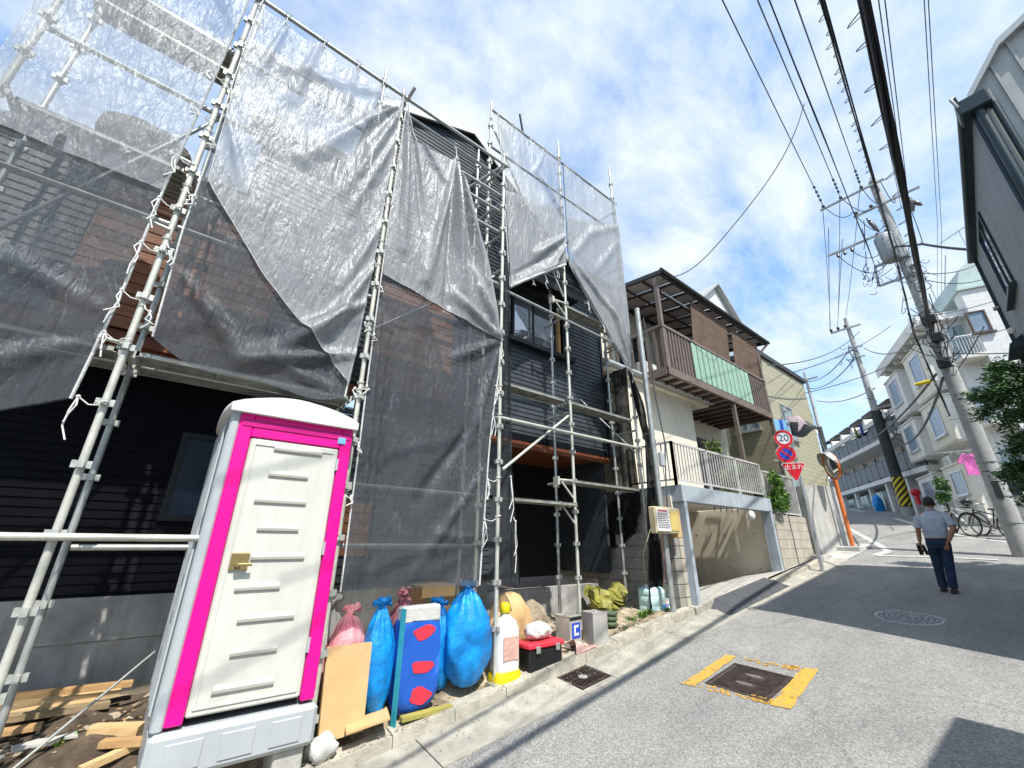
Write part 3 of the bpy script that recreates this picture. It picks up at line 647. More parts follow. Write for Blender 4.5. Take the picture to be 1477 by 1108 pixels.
for X0,X1 in ((1.2,APX),(APX,HX1+.35)):
    z0,z1 = gab(X0),gab(X1); b.hexa([(X0,WY-.13,z0-.03),(X1,WY-.13,z1-.03),(X1,WY-.1,z1-.03),(X0,WY-.1,z0-.03),(X0,WY-.13,z0+.12),(X1,WY-.13,z1+.12),(X1,WY-.1,z1+.12),(X0,WY-.1,z0+.12)])
obj('bargeboard', b, 'white', t)
b = MB(); b.box(HX1-.12,WY+.12,1.0,HX1,9.4,6.4); obj('side_wall', b, 'siding', t)
b = MB(); lap(b,WY+.1,9.4,low0,6.4,0); b.v = [(HX1-v_[1],v_[0],v_[2]) for v_ in b.v]; obj('siding', b, 'siding', t)
b = MB(); b.box(HX1-.03,WY-.03,low0,HX1+.03,WY+.03,6.6); obj('corner_trim', b, 'black', t)
# ground floor: recessed wall on the left with its shade in the siding colour, dark porch on the right
RY = 5.9
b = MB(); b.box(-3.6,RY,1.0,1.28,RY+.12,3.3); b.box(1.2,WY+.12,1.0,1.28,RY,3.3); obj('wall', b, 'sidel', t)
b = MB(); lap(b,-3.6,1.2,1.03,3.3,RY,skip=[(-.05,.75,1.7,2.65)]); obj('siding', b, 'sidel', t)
b = MB(); b.box(-.05,RY-.03,1.7,.75,RY+.02,1.76); b.box(-.05,RY-.03,2.59,.75,RY+.02,2.65); b.box(-.05,RY-.03,1.76,0,RY+.02,2.59); b.box(.7,RY-.03,1.76,.75,RY+.02,2.59); wf = obj('window', b, 'black', t)
b = MB(); b.box(0,RY-.006,1.76,.7,RY+.01,2.59); obj('pane', b, mat('dim_glass',(.012,.03,.06),.35), wf)
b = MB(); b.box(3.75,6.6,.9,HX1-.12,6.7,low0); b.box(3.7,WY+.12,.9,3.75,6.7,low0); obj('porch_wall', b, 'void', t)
b = MB(); b.box(4.3,6.55,1.0,5.2,6.6,2.95); dr = obj('door', b, 'black', t)
b = MB(); b.cyl((5.08,6.5,1.85),(5.08,6.5,2.2),.014,8); obj('handle', b, 'gal', dr)
b = MB(); b.box(3.68,WY-.02,low0-.06,HX1,6.6,low0); obj('porch_soffit', b, 'soffit', t)
b = MB(); b.box(3.66,WY-.022,low0-.13,HX1,WY+.02,low0-.064); obj('porch_fascia', b, 'soffit', t)
# perforated starter strip under the siding
b = MB(); b.box(3.66,WY-.03,low0-.003,HX1-.03,WY-.018,low0+.11); obj('vent_strip', b, 'sidel', t)
# foundation
b = MB(); b.box(-3.6,RY-.03,-.3,1.26,RY+.12,1.0); b.box(1.28,WY+.02,-.2,3.75,WY+.2,1.06); b.box(3.75,WY+.02,-.2,6.1,WY+.2,.86); b.box(1.24,WY+.05,-.3,1.28,RY-.03,1.03)
obj('foundation', b, 'conc', t)
b = MB(); b.box(-3.6,RY-.035,.62,1.24,RY-.03,.632); obj('pour_joint', b, 'mortar', t)
# window with deep hood
x0,x1,z0,z1 = WIN; f_ = MB()
f_.box(x0-.04,WY-.07,z0-.05,x1+.04,WY+.1,z0); f_.box(x0-.04,WY-.07,z1,x1+.04,WY+.1,z1+.05); f_.box(x0-.04,WY-.07,z0,x0,WY+.1,z1); f_.box(x1,WY-.07,z0,x1+.04,WY+.1,z1)
wf = obj('window', f_, 'black', t)
xm = (x0+x1)/2-.12
for k,(a_,c_) in enumerate(((x0+.01,xm+.02),(xm-.02,x1-.16))):
    b = MB(); y = WY+.02+.03*k
    b.box(a_,y,z0+.01,a_+.04,y+.03,z1-.01); b.box(c_-.04,y,z0+.01,c_,y+.03,z1-.01); b.box(a_+.04,y,z0+.01,c_-.04,y+.03,z0+.05); b.box(a_+.04,y,z1-.05,c_-.04,y+.03,z1-.01); obj('sash', b, 'black', wf)
    b = MB(); b.box(a_+.04,y+.01,z0+.05,c_-.04,y+.018,z1-.05); obj('pane', b, mat('reflecting_glass',(.42,.47,.54),.02,.75,.02,3), wf)
b = MB(); b.box(x1-.14,WY-.01,z0+.01,x1-.08,WY+.06,z1-.01); obj('wood_jamb', b, 'lumber', wf)
b = MB(); b.box(x0-.3,WY-.14,z0-.13,x1+.2,WY-.016,z0-.05); obj('sill', b, 'black', wf)
b = MB(); b.box(x0-.3,WY-.42,z1+.28,x1+.25,WY-.016,z1+.36); hood = obj('hood', b, 'black', wf)
b = MB(); b.box(x0-.3,WY-.42,z1+.14,x1+.25,WY-.40,z1+.28); obj('hood_fascia', b, 'siding', wf)
# security lamp under the eave
b = MB(); b.ball((3.15,WY-.12,8.0),.09,.09,.13); obj('lamp', b, 'black', t)
# ------------------------------------------------------------------ scaffold
SY = 4.1; SI = 4.72; SR = 4.45
t = SCAF = thing('scaffold', 'galvanised pipe scaffold with couplers standing along the house front', 'scaffold', (1.27,4.1,.2))
CLUMP = None
def coupler_mesh():
    b = MB(); b.disc((0,0,-.02),(0,0,1),.033,.04,10)
    for k in range(4):
        a_ = PI/2*k; c_,s_ = math.cos(a_),math.sin(a_); p = lambda u,v_,z: (u*c_-v_*s_, u*s_+v_*c_, z)
        b.hexa([p(.026,-.017,-.025),p(.053,-.017,-.025),p(.053,.017,-.025),p(.026,.017,-.025),p(.026,-.017,.025),p(.053,-.017,.025),p(.053,.017,.025),p(.026,.017,.025)])
    return b
def pole(X, Y, z0, z1, phase=.06, m_='galw', spigot=True, step=.45):
    global CLUMP
    b = MB(); b.cyl((X,Y,z0),(X,Y,z1-.18),.0243,10)
    if spigot: b.cyl((X,Y,z1-.18),(X,Y,z1),.017,8)
    else: b.cyl((X,Y,z1-.18),(X,Y,z1),.0243,10)
    p = obj('pole', b, m_, SCAF)
    b = MB(); b.bev(X-.07,Y-.07,z0-.012,X+.07,Y+.07,z0,.003); b.cyl((X,Y,z0),(X,Y,z0+.12),.019,8); obj('base_jack', b, 'gal', p)
    z = 1.48+phase-.45*6
    while z < z0+.15: z += step
    while z < z1-.2:
        if CLUMP is None:
            CLUMP = obj('coupler', coupler_mesh(), 'clamp', p); CLUMP.location = Vector((X,Y,z))-ROOT[SCAF.name]
            cm = CLUMP.data; off = Vector(ROOT[SCAF.name])
            for v in cm.vertices: v.co += off
            c = CLUMP
        else: c = CLUMP.copy(); COL.objects.link(c); c.parent = p; c.location = Vector((X,Y,z))-ROOT[SCAF.name]
        c.rotation_euler.z = 0
        z += step
    return p
def pipe(name, p, q, r=.0243, m_='gal'):
    b = MB(); b.cyl(p, q, r, 8); return obj(name, b, m_, SCAF)
for X,Y,z1 in ((-1.72,SY,9.0),(-.53,SY,9.0),(1.27,SY,7.55),(3.07,SY,7.65)): pole(X,Y,sg(X,Y)+.02,z1)
for X,Y,z1 in ((-1.72,SI,9.0),(-.53,SI,8.2),(1.14,SI,8.75)): pole(X,Y,sg(X,Y)+.02,z1,m_='gal',phase=.04)
pole(2.95,SI,sg(2.95,SI),8.3,m_='gal',phase=.04)
pole(3.05,SR+.05,sg(3.05,SR),9.35,phase=.02)
pole(4.78,SR,sg(4.78,SR)+.02,9.65,phase=.02); pole(6.56,SR,sg(6.56,SR)+.02,10.2,phase=.02)
for X in (4.86,6.45): pole(X,SI+.2,sg(X,SI),6.3,m_='gal',phase=.0)
# rails (front)
pipe('rail', (-1.8,SY-.05,7.33), (3.12,SY-.05,7.33))
pipe('rail', (1.2,SY+.06,7.18), (3.12,SY+.06,7.15), .0215)
pipe('rail', (-1.75,SY+.05,5.52), (1.3,SY+.05,5.52)); pipe('rail', (-1.75,SY+.05,6.42), (1.3,SY+.05,6.42))
pipe('rail', (-1.75,SY+.05,4.1), (1.3,SY+.05,4.1)); pipe('rail', (1.27,SY+.05,5.05), (3.07,SY+.05,5.05)); pipe('rail', (1.27,SY+.05,6.42),(3.07,SY+.05,6.42))
pipe('rail', (-3.2,SY-.05,1.52), (1.25,SY-.05,1.52), .0243, 'galw'); pipe('rail', (-.5,SI,1.45),(1.2,SI,1.45))
pipe('rail', (1.27,SY+.05,2.02),(2.75,SY+.05,2.02)); pipe('rail', (1.27,SY+.05,1.47),(2.75,SY+.05,1.47))
pipe('rail', (1.0,SI,7.42),(-.5,SI,7.42)); pipe('rail',(1.2,SI,6.9),(1.35,SY-.2,7.42))
for z in (8.98,8.05): pipe('rail', (3.0,SR-.05,z), (6.62,SR-.05,z))
pipe('rail', (3.1,SY+.2,5.13), (6.6,SR-.05,5.13), .0215); 
pipe('rail', (3.07,SY+.05,3.03),(6.6,SR-.04,3.15), .0243, 'galw')
pipe('rail', (3.07,SY+.05,6.0),(2.2,SY+.05,6.0)); pipe('rail', (2.3,SY+.05,6.75),(3.07,SY+.05,6.75))
# transoms front to back
for X in (-1.72,-.53,1.27,3.07):
    for z in (1.48,2.88,4.72,6.48): 
        if X == 3.07 and z < 4: continue
        pipe('transom', (X,SY,z+.05), (X,SI+.03,z+.05), .0215)
for z in (4.0,4.6,5.3,5.95,6.6,7.3): pipe('transom', (3.07,SY,z), (2.97,SI+.05,z-.02), .02)
for z in (2.4,3.5,5.3,7.2):
    for X in (4.78,6.56): pipe('transom', (X,SR,z), (X,SI+.3,z), .02)
pipe('transom', (2.55,SI+.3,7.0), (3.07,SY+.05,7.4)); pipe('stray_pipe', (3.75,SR-.05,8.95),(3.62,SR-.1,9.35), .02, 'black')
# braces
pipe('brace', (3.12,SY-.02,2.35),(4.7,SR-.02,3.42), .02, 'galw')
pipe('brace', (3.12,SR+.02,8.6),(4.75,SR+.02,5.7), .018); pipe('brace', (4.82,SR+.02,6.9),(6.5,SR+.02,8.7), .018); pipe('brace', (3.9,SR+.05,6.8),(4.75,SR+.05,8.1), .018)
pipe('brace', (-.5,SY+.08,5.5),(-1.7,SY+.08,3.0), .018); pipe('brace', (1.3,SY+.1,3.7),(3.0,SY+.1,5.2), .016)
pipe('brace', (6.6,SR+.1,3.1),(5.85,SI+.5,4.2), .014)
# deck boards with hooks
def deck(x0, x1, y0, y1, z):
    b = MB(); b.box(x0,y0,z-.045,x0+.02,y1,z); b.box(x1-.02,y0,z-.045,x1,y1,z)
    b.box(x0,y0,z-.04,x1,y0+.03,z); b.box(x0,y1-.03,z-.04,x1,y1,z); b.box(x0,y0,z-.008,x1,y1,z-.002)
    n_ = max(2,int((x1-x0)/.45))
    for k in range(1,n_): xx = x0+(x1-x0)*k/n_; b.box(xx-.015,y0+.03,z-.035,xx+.015,y1-.03,z-.01)
    for k in range(1,3): yy = y0+(y1-y0)*k/3; b.box(x0+.02,yy-.012,z-.028,x1-.02,yy+.012,z-.009)
    d = obj('deck_board', b, 'deck', SCAF)
    b = MB()
    for xx in (x0-.03,x1+.03):
        for yy in (y0+.05,y1-.05): b.box(min(xx,xx+.03 if xx<x0 else xx-.03),yy-.015,z-.05,max(xx,xx+.03 if xx<x0 else xx-.03)+.0,yy+.015,z+.012)
    obj('hook', b, 'clamp', d)
for x0,x1 in ((-1.66,-.58),(-.47,1.2)):
    for z in ((2.9,4.74,6.5) if x0 < -1 else (2.9,4.74)): deck(x0,x1,SY+.06,SY+.31,z); deck(x0,x1,SY+.34,SY+.58,z)
deck(1.33,3.0,SY+.06,SY+.55,4.74)
deck(3.13,4.72,SR+.04,SR+.29,3.72); deck(4.84,6.5,SR+.04,SR+.29,3.72)
deck(4.84,6.5,SR+.04,SR+.3,5.58); deck(4.84,6.5,SR+.0,SR+.26,2.42); deck(3.14,4.72,SR-.12,SR+.12,2.06)
for X,Y,z,dx_ in ((4.78,SR,2.42,-.32),(4.78,SR,2.06,-.3),(4.78,SR,5.58,-.3)):
    b = MB(); b.cyl((X,Y,z-.02),(X+dx_,Y+.05,z-.02),.018,8); b.cyl((X,Y,z-.3),(X+dx_*.75,Y+.04,z-.03),.014,8); b.box(X+dx_-.02,Y+.0,z-.1,X+dx_+.02,Y+.1,z+.02); obj('bracket', b, 'galw', SCAF)
# short stubs the net is tied to on the left pole
for z in (2.9,4.0,4.75): 
    pipe('net_stub', (-.53,SY-.03,z),(-.72,SY-.03,z+.02), .016, 'galw')
# ------------------------------------------------------------------ sheet nets
def interp(c, t_):
    n_ = len(c)-1; x = max(0,min(.9999,t_))*n_; i = int(x); f = x-i; return tuple(c[i][k]*(1-f)+c[i+1][k]*f for k in range(len(c[0])))
def smooth(c, n_=40):
    """resample a polyline by arc length, softened"""
    d = [0]
    for a_,b_ in zip(c,c[1:]): d.append(d[-1]+math.dist(a_,b_))
    o_ = []
    for k in range(n_+1):
        s_ = d[-1]*k/n_; i = max(j for j in range(len(d)-1) if d[j] <= s_+1e-9); f = (s_-d[i])/max(1e-9,d[i+1]-d[i]); o_.append([c[i][q]*(1-f)+c[i+1][q]*f for q in range(len(c[0]))])
    return o_
def sheet(Lc, Rc, Y, nu, nv, folds=(), tops=0, sag_pow=2.2, ties_top=(0,1), wob=.02, seed=1, bottom=0, bdrop=None):
    """woven sheet between a left and a right edge (X,Z); folds = (x0,z0,x1,z1,width,depth) pleats"""
    Ls, Rs = smooth(Lc), smooth(Rc); rr = random.Random(seed); ph = [rr.uniform(0,6.28) for _ in range(8)]
    vs = []
    for j in range(nv+1):
        v_ = j/nv; a_ = interp(Ls,v_); c_ = interp(Rs,v_)
        for i in range(nu+1):
            u = i/nu; x = a_[0]+(c_[0]-a_[0])*u; z = a_[1]+(c_[1]-a_[1])*u
            for k in range(len(ties_top)-1):
                t0,t1 = ties_top[k],ties_top[k+1]
                if t0 <= u <= t1: q = (u-t0)/(t1-t0); z -= tops*(t1-t0)*4*q*(1-q)*(1-v_)**sag_pow
            if bdrop: z -= bdrop(u)*v_**3
            y = 0
            for (x0,z0,x1,z1,w_,dp) in folds:
                ax,az = x1-x0,z1-z0; ll = ax*ax+az*az; s_ = ((x-x0)*ax+(z-z0)*az)/ll; sc = max(0,min(1,s_)); d_ = ((x-x0)*-az+(z-z0)*ax)/math.sqrt(ll)
                ww = w_*(.35+.65*sc); fall = 1 if 0 <= s_ <= 1 else math.exp(-((s_-sc)*math.sqrt(ll)/ww)**2)
                y -= dp*(.4+.6*math.sin(PI*min(1,sc*1.0)))*math.exp(-(d_/ww)**2)*fall
            y -= wob*(math.sin(x*9+z*1.3+ph[0])*.5+math.sin(x*17-z*2.1+ph[1])*.32+math.sin(x*31+z*3.3+ph[2])*.22+math.sin(z*6+x*2+ph[3])*.35)*(.4+.6*math.sin(PI*u))
            vs.append((x, Y+y, z))
    b = MB(); fs = [(j*(nu+1)+i, j*(nu+1)+i+1, (j+1)*(nu+1)+i+1, (j+1)*(nu+1)+i) for j in range(nv) for i in range(nu)]
    b.add(vs, fs, True); return b
def cut(b, keep):
    b.f = [f for f in b.f if keep(sum(b.v[i][0] for i in f)/4, sum(b.v[i][2] for i in f)/4)]; b.sm = [True]*len(b.f); return b
def hem(b, nu, nv, side, r=.008):
    idx = {'l':[j*(nu+1) for j in range(nv+1)], 'r':[j*(nu+1)+nu for j in range(nv+1)], 'b':[nv*(nu+1)+i for i in range(nu+1)], 't':list(range(nu+1))}[side]
    m_ = MB(); m_.tube([b.v[i] for i in idx], r, 5); return m_
def cord(parent, p, q, drop=.25, loops=True):
    """white tie cord: a loop to the pipe and two loose ends"""
    p, q = Vector(p), Vector(q); b = MB(); mid = (p+q)/2-Vector((0,.015,.03))
    b.tube([p,mid,q], .005, 5)
    for k in range(2):
        e = p+Vector((rnd.uniform(-.03,.03),-.02,0)); d = drop*rnd.uniform(.5,1.1)
        b.tube([p, p+Vector((rnd.uniform(-.03,.03),-.025,-d*.35)), p+Vector((rnd.uniform(-.02,.04),-.02,-d*.7)), p+Vector((rnd.uniform(-.05,.05),-.03,-d))], .0055, 5)
    if loops:
        b.tube([q+Vector((.035*math.cos(a_),.035*math.sin(a_),rnd.uniform(-.008,.008)+a_*.004)) for a_ in [k*PI/5 for k in range(12)]], .005, 5)
    b.ball(p, .014); return obj('tie_cord', b, 'cord', parent)
FR = SY-.055
# left net, running out past the frame
n = thing('sheet_net', 'grey see-through sheet net hanging left of the nearest scaffold pole', 'scaffold net', (-1.2,FR,2.2), 'sheet nets on the scaffold')
nu,nv = 46,110
b = sheet([(-1.78,9.0),(-1.78,6),(-1.78,3.4),(-1.75,1.85)], [(-.62,9.0),(-.60,7),(-.63,5.5),(-.66,4.4),(-.66,3.3),(-.70,2.42)], FR, nu, nv,
  folds=[(-.62,6.6,-1.5,8.2,.10,.07),(-.62,6.2,-1.3,7.6,.07,-.05),(-.7,5.2,-1.2,5.0,.12,.05),(-.66,2.9,-1.5,2.3,.10,.06),(-.68,3.1,-1.5,3.4,.08,.04),(-.9,8.9,-.75,6.5,.06,.05),(-1.1,8.9,-1.0,6.8,.06,-.05)], wob=.018, seed=3)
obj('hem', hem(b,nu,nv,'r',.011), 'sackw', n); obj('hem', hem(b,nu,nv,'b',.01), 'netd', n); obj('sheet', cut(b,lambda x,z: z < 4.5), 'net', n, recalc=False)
b2 = sheet([(-1.79,9.0),(-1.79,4.33)], [(-.62,9.0),(-.60,7),(-.63,5.5),(-.66,4.32)], FR-.03, 30, 60, folds=[(-.62,6.6,-1.5,8.2,.10,.07),(-.9,8.9,-.75,6.5,.06,.05)], wob=.015, seed=5); obj('overlap_sheet', b2, 'net_mid', n, recalc=False)
for z,d in ((5.9,.2),(5.35,.16),(4.75,.34),(4.25,.42),(3.78,.35),(3.32,.3),(2.95,.22),(2.44,.35)): cord(n, (-.665,FR-.01,z), (-.54,SY-.03,z-.03), d)
cord(n, (-1.02,FR-.01,2.16), (-1.0,FR,2.2), .35, False); cord(n,(-.99,FR-.01,2.16),(-1.02,FR,2.2),.25,False)
# second bay
n = thing('sheet_net', 'broad grey sheet net with a diagonal folded edge above the white toilet', 'scaffold net', (.4,FR,2.75), 'sheet nets on the scaffold')
nu,nv = 80,110
fo = [(1.27,7.2,.3,5.4,.10,.09),(1.27,7.1,.75,5.2,.09,.08),(1.27,7.2,-.1,6.5,.09,.06),(1.27,6.6,.85,5.0,.06,.06),(.15,7.25,.05,6.1,.07,.07),(.62,7.25,.55,6.2,.06,.06),(.95,7.25,.8,6.4,.05,.05),(-.2,7.2,-.3,6.2,.05,.06),(-.45,5.5,-.15,4.7,.05,.06),(-.45,5.5,.0,5.1,.05,.05),
      (1.15,3.9,.35,3.05,.10,.10),(1.15,3.3,.2,2.95,.08,.08),(1.2,4.4,.75,3.3,.08,.09),(-.35,3.6,.2,3.0,.10,.07),(.5,3.0,.95,2.9,.05,.06),(-.3,4.3,-.2,3.2,.05,.06),(1.2,5.0,.9,4.0,.06,.06)]
b = sheet([(-.49,7.25),(-.48,6),(-.46,5),(-.45,4),(-.40,3.0)], [(1.25,7.27),(1.22,6),(1.19,4.5),(1.16,3.6),(1.12,2.86)], FR, nu, nv, folds=fo, tops=.42, ties_top=(0,.16,.40,.63,.83,1), wob=.02, seed=11, bdrop=lambda u: .16*math.sin(PI*u)+.05*math.sin(u*9))
obj('hem', hem(b,nu,nv,'l',.009), 'sackw', n); obj('hem', hem(b,nu,nv,'r',.009), 'sackw', n)
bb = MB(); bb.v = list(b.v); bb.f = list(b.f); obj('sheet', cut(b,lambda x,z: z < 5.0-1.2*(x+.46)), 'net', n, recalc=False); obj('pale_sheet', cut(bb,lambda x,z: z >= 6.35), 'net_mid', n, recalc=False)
b2 = sheet([(-.47,6.6),(-.46,6.0),(-.40,4.6),(.2,3.85),(.62,3.45),(1.08,3.02)], [(1.24,6.7),(1.22,6),(1.19,4.6),(1.17,3.9),(1.155,3.4),(1.13,2.98)], FR-.035, 64, 90, folds=fo[:9]+fo[10:13]+[fo[-1]], wob=.016, seed=12)
obj('folded_flap', b2, 'net_hi', n, recalc=False); obj('flap_edge', hem(b2,64,90,'l',.004), 'sackw', n)
for k,(x,z) in enumerate(((-.48,7.2),(-.22,7.22),(.2,7.23),(.62,7.24),(.96,7.25),(1.25,7.25))): cord(n, (x,FR-.01,z), (x,SY-.06,7.33), .08)
for z in (6.6,5.9,5.2,4.5,3.9,3.3): cord(n, (-.465,FR-.005,z-.1), (-.53,SY,z), .16)
for z in (6.3,5.4,4.5,3.7,2.95): cord(n, (1.2,FR-.005,z), (1.27,SY,z), .12)
# third bay, fallen open at its upper right
n = thing('sheet_net', 'tall grey sheet net drooping from its top corner beside the pink toilet', 'scaffold net', (2.2,FR,1.1), 'sheet nets on the scaffold')
nu,nv = 76,130
fo = [(1.32,7.2,1.5,4.8,.06,.09),(1.4,7.1,1.75,5.2,.05,-.07),(1.35,7.0,2.0,6.2,.06,.05),(2.13,6.82,1.85,4.5,.07,.12),(2.14,6.8,2.15,4.3,.06,-.11),(2.15,6.8,2.35,4.6,.06,.12),(2.2,6.7,2.6,4.8,.05,-.09),(2.25,6.6,2.75,4.9,.05,.09),
      (3.0,4.1,2.2,4.5,.09,.07),(3.0,4.1,2.5,5.0,.08,.09),(3.0,4.05,2.3,3.6,.07,.08),(2.98,3.9,2.6,2.6,.06,.06),(1.35,3.9,1.45,1.2,.05,.06),(1.5,3.8,1.6,1.3,.04,-.05),(2.8,2.3,2.0,1.2,.07,.05),(2.8,1.5,2.2,1.6,.05,.04),(2.6,2.8,2.0,1.9,.08,-.07)]
b = sheet([(1.31,7.26),(1.31,6.4),(1.30,5),(1.31,3.5),(1.34,1.1)], [(2.15,6.83),(2.4,6.2),(2.77,5.26),(2.95,4.5),(3.02,4.08),(3.0,3.6),(2.9,2.8),(2.80,1.08)], FR, nu, nv, folds=fo, tops=.62, ties_top=(0,1), sag_pow=5, wob=.02, seed=21)
obj('hem', hem(b,nu,nv,'r',.012), 'sackw', n); obj('hem', hem(b,nu,nv,'t',.008), 'sackw', n); obj('hem', hem(b,nu,nv,'l',.009), 'sackw', n)
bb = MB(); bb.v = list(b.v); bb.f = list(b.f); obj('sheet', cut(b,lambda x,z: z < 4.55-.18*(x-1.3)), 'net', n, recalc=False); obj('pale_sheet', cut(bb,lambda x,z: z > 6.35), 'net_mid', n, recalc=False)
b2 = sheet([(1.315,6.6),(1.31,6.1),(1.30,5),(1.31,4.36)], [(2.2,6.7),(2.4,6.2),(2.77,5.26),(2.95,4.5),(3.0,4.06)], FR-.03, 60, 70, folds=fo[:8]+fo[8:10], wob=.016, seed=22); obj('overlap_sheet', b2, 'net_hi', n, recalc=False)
obj('overlap_edge', hem(b2,60,70,'b',.005), 'netd', n)
for z in (6.9,6.2,5.5,4.8,4.2,3.6,3.0,2.4,1.9): cord(n, (1.315,FR-.005,z), (1.27,SY,z+.03), .1)
cord(n, (2.15,FR-.005,6.83), (2.15,SY,7.1), .1)
for x,z in ((3.02,4.08),(2.96,3.4),(2.92,3.0),(2.87,2.2),(2.84,1.75)): cord(n, (x,FR-.005,z), (3.07,SY,z+.03), .3)
# gathered dark net beside the third pole
n = thing('sheet_net', 'dark net bunched up in a long strip against the middle scaffold pole', 'scaffold net', (3.2,SY+.1,1.1), 'sheet nets on the scaffold')
b = sheet([(3.12,5.6),(3.13,5),(3.12,4),(3.13,2.5),(3.12,1.12)], [(3.30,5.6),(3.30,5),(3.28,4.2),(3.34,2.8),(3.50,1.05)], SY+.12, 26, 70, folds=[(3.16,5.5,3.15,1.2,.02,.08),(3.22,5.5,3.22,1.2,.02,-.07),(3.28,5.5,3.3,1.2,.02,.08)], wob=.03, seed=31)
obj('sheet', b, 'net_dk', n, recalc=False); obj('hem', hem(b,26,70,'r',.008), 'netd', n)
cord(n, (3.28,SY+.02,2.28), (3.3,SY+.05,2.3), .5, False); cord(n, (3.36,SY+.02,1.75), (3.35,SY+.05,1.8), .7, False)
# right section, two nets lifted over the window
n = thing('sheet_net', 'pale sheet net over the window, its lower edge lifted to the right', 'scaffold net', (4,SR-.06,5.3), 'sheet nets on the scaffold')
fo = [(3.1,8.9,3.45,8.1,.06,.06),(4.76,7.4,4.1,8.2,.08,.08),(4.76,7.0,4.0,6.2,.09,.09),(4.77,6.8,4.3,6.0,.07,.08),(4.3,8.9,4.0,8.1,.06,.05),(3.5,5.35,4.5,6.2,.06,.09),(3.45,5.5,4.3,6.3,.05,-.05)]
nu,nv = 56,80
b = sheet([(3.1,8.95),(3.22,8.0),(3.33,6.6),(3.44,5.3)], [(4.75,8.98),(4.75,7.5),(4.75,6.36)], SR-.07, nu, nv, folds=fo, tops=.12, ties_top=(0,.25,.5,.75,1), wob=.02, seed=41)
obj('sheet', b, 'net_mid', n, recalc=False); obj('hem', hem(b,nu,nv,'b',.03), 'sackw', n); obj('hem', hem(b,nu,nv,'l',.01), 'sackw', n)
b2 = sheet([(3.3,7.2),(3.36,6.4),(3.44,5.33)], [(4.74,7.6),(4.75,7.1),(4.75,6.4)], SR-.10, 40, 40, folds=fo, wob=.015, seed=42); obj('overlap_sheet', b2, 'net_hi', n, recalc=False)
for x,z in ((3.9,5.65),(4.2,5.85),(4.5,6.1)): cord(n, (x,SR-.09,z), (x,SR-.08,z+.03), .26, False)
for x in (3.5,3.9,4.3): cord(n, (x,SR-.08,8.93), (x,SR-.05,8.98), .06)
n = thing('sheet_net', 'pale sheet net at the far right scaffold bay, tapering to a tied corner', 'scaffold net', (5.8,SR-.06,4.7), 'sheet nets on the scaffold')
fo = [(4.83,6.5,5.6,7.6,.09,.05),(4.83,6.6,6.2,5.6,.09,.08),(6.5,8.2,5.4,7.4,.08,.05),(6.5,7.8,5.6,6.6,.07,.06),(6.45,4.75,5.9,6.0,.08,.08),(6.5,4.75,6.2,6.3,.05,.06)]
b = sheet([(4.83,8.98),(4.83,7.2),(4.83,6.4),(5.5,5.6),(6.2,4.85),(6.38,4.66)], [(6.54,8.95),(6.56,7.5),(6.56,6),(6.52,4.66)], SR-.07, nu, nv, folds=fo, tops=.05, wob=.02, seed=43)
obj('sheet', b, 'net_mid', n, recalc=False); obj('hem', hem(b,nu,nv,'l',.007), 'netd', n); obj('hem', hem(b,nu,nv,'r',.01), 'sackw', n)
b2 = sheet([(4.84,7.5),(4.84,6.8),(5.0,6.25),(6.2,4.9)], [(6.55,8.3),(6.56,7),(6.56,5.7),(6.5,4.7)], SR-.10, 40, 40, folds=fo, wob=.015, seed=44); obj('overlap_sheet', b2, 'net_hi', n, recalc=False)
b = sheet([(6.38,4.66),(6.44,4.3),(6.5,3.9),(6.62,3.35)], [(6.52,4.66),(6.66,4.2),(6.85,3.7),(6.98,3.25)], SR-.06, 20, 40, folds=[(6.45,4.6,6.6,3.4,.03,.08),(6.5,4.6,6.75,3.4,.03,-.08),(6.52,4.6,6.85,3.4,.03,.07)], wob=.03, seed=45); obj('hanging_tail', b, 'netd', n, recalc=False)
for x,z in ((6.45,4.64),(5.3,5.75),(5.7,5.4)): cord(n, (x,SR-.09,z), (x+.03,SR-.02,z+.03), .22)
# black side sheet closing the gap to the neighbour, with a curved bottom hem
n = thing('sheet_net', 'black side sheet with curved bottom hem above the block wall', 'scaffold net', (6.72,5.2,1.6), 'sheet nets on the scaffold')
SXX = 6.70
cur = [on_x(*p,SXX) for p in ((848,742),(855,770),(868,785),(885,790),(900,784),(914,768),(921,750),(923,728))]
ys = [p.y for p in cur]; zs = [p.z for p in cur]
b = MB(); vs = []; fs = []
CU = smooth([(p.y,p.z) for p in cur], 30); ZT = on_x(886,536,SXX).z
for i,(y,z) in enumerate(CU):
    for j in range(13):
        f = j/12; vs.append((SXX+.03*math.sin(i*.9+j*.4)*(1-f*.3)+.02*math.sin(i*2.1), y+(.35*f if y > 5.6 else 0), z*(1-f)+ZT*f))
for i in range(30):
    for j in range(12): fs.append((i*13+j,(i+1)*13+j,(i+1)*13+j+1,i*13+j+1))
b.add(vs,fs,True); obj('sheet', b, 'netd', n, recalc=False)
m_ = MB(); m_.tube([vs[i*13] for i in range(31)], .02, 6); obj('hem', m_, 'black', n)
n = thing('sheet_net', 'narrow black sheet draped down behind the grey service pole', 'scaffold net', (6.6,4.35,.6), 'sheet nets on the scaffold')
b = sheet([(6.62,3.4),(6.5,2.4),(6.36,1.4),(6.22,.56)], [(6.9,3.4),(6.92,2.4),(6.88,1.4),(6.86,.56)], 4.32, 24, 50, folds=[(6.65,3.3,6.5,.6,.03,.06),(6.74,3.3,6.7,.6,.03,-.06),(6.8,3.3,6.8,.6,.03,.06)], wob=.03, seed=51); obj('sheet', b, 'netd', n, recalc=False)
obj('hem', hem(b,24,50,'l',.012), 'black', n)
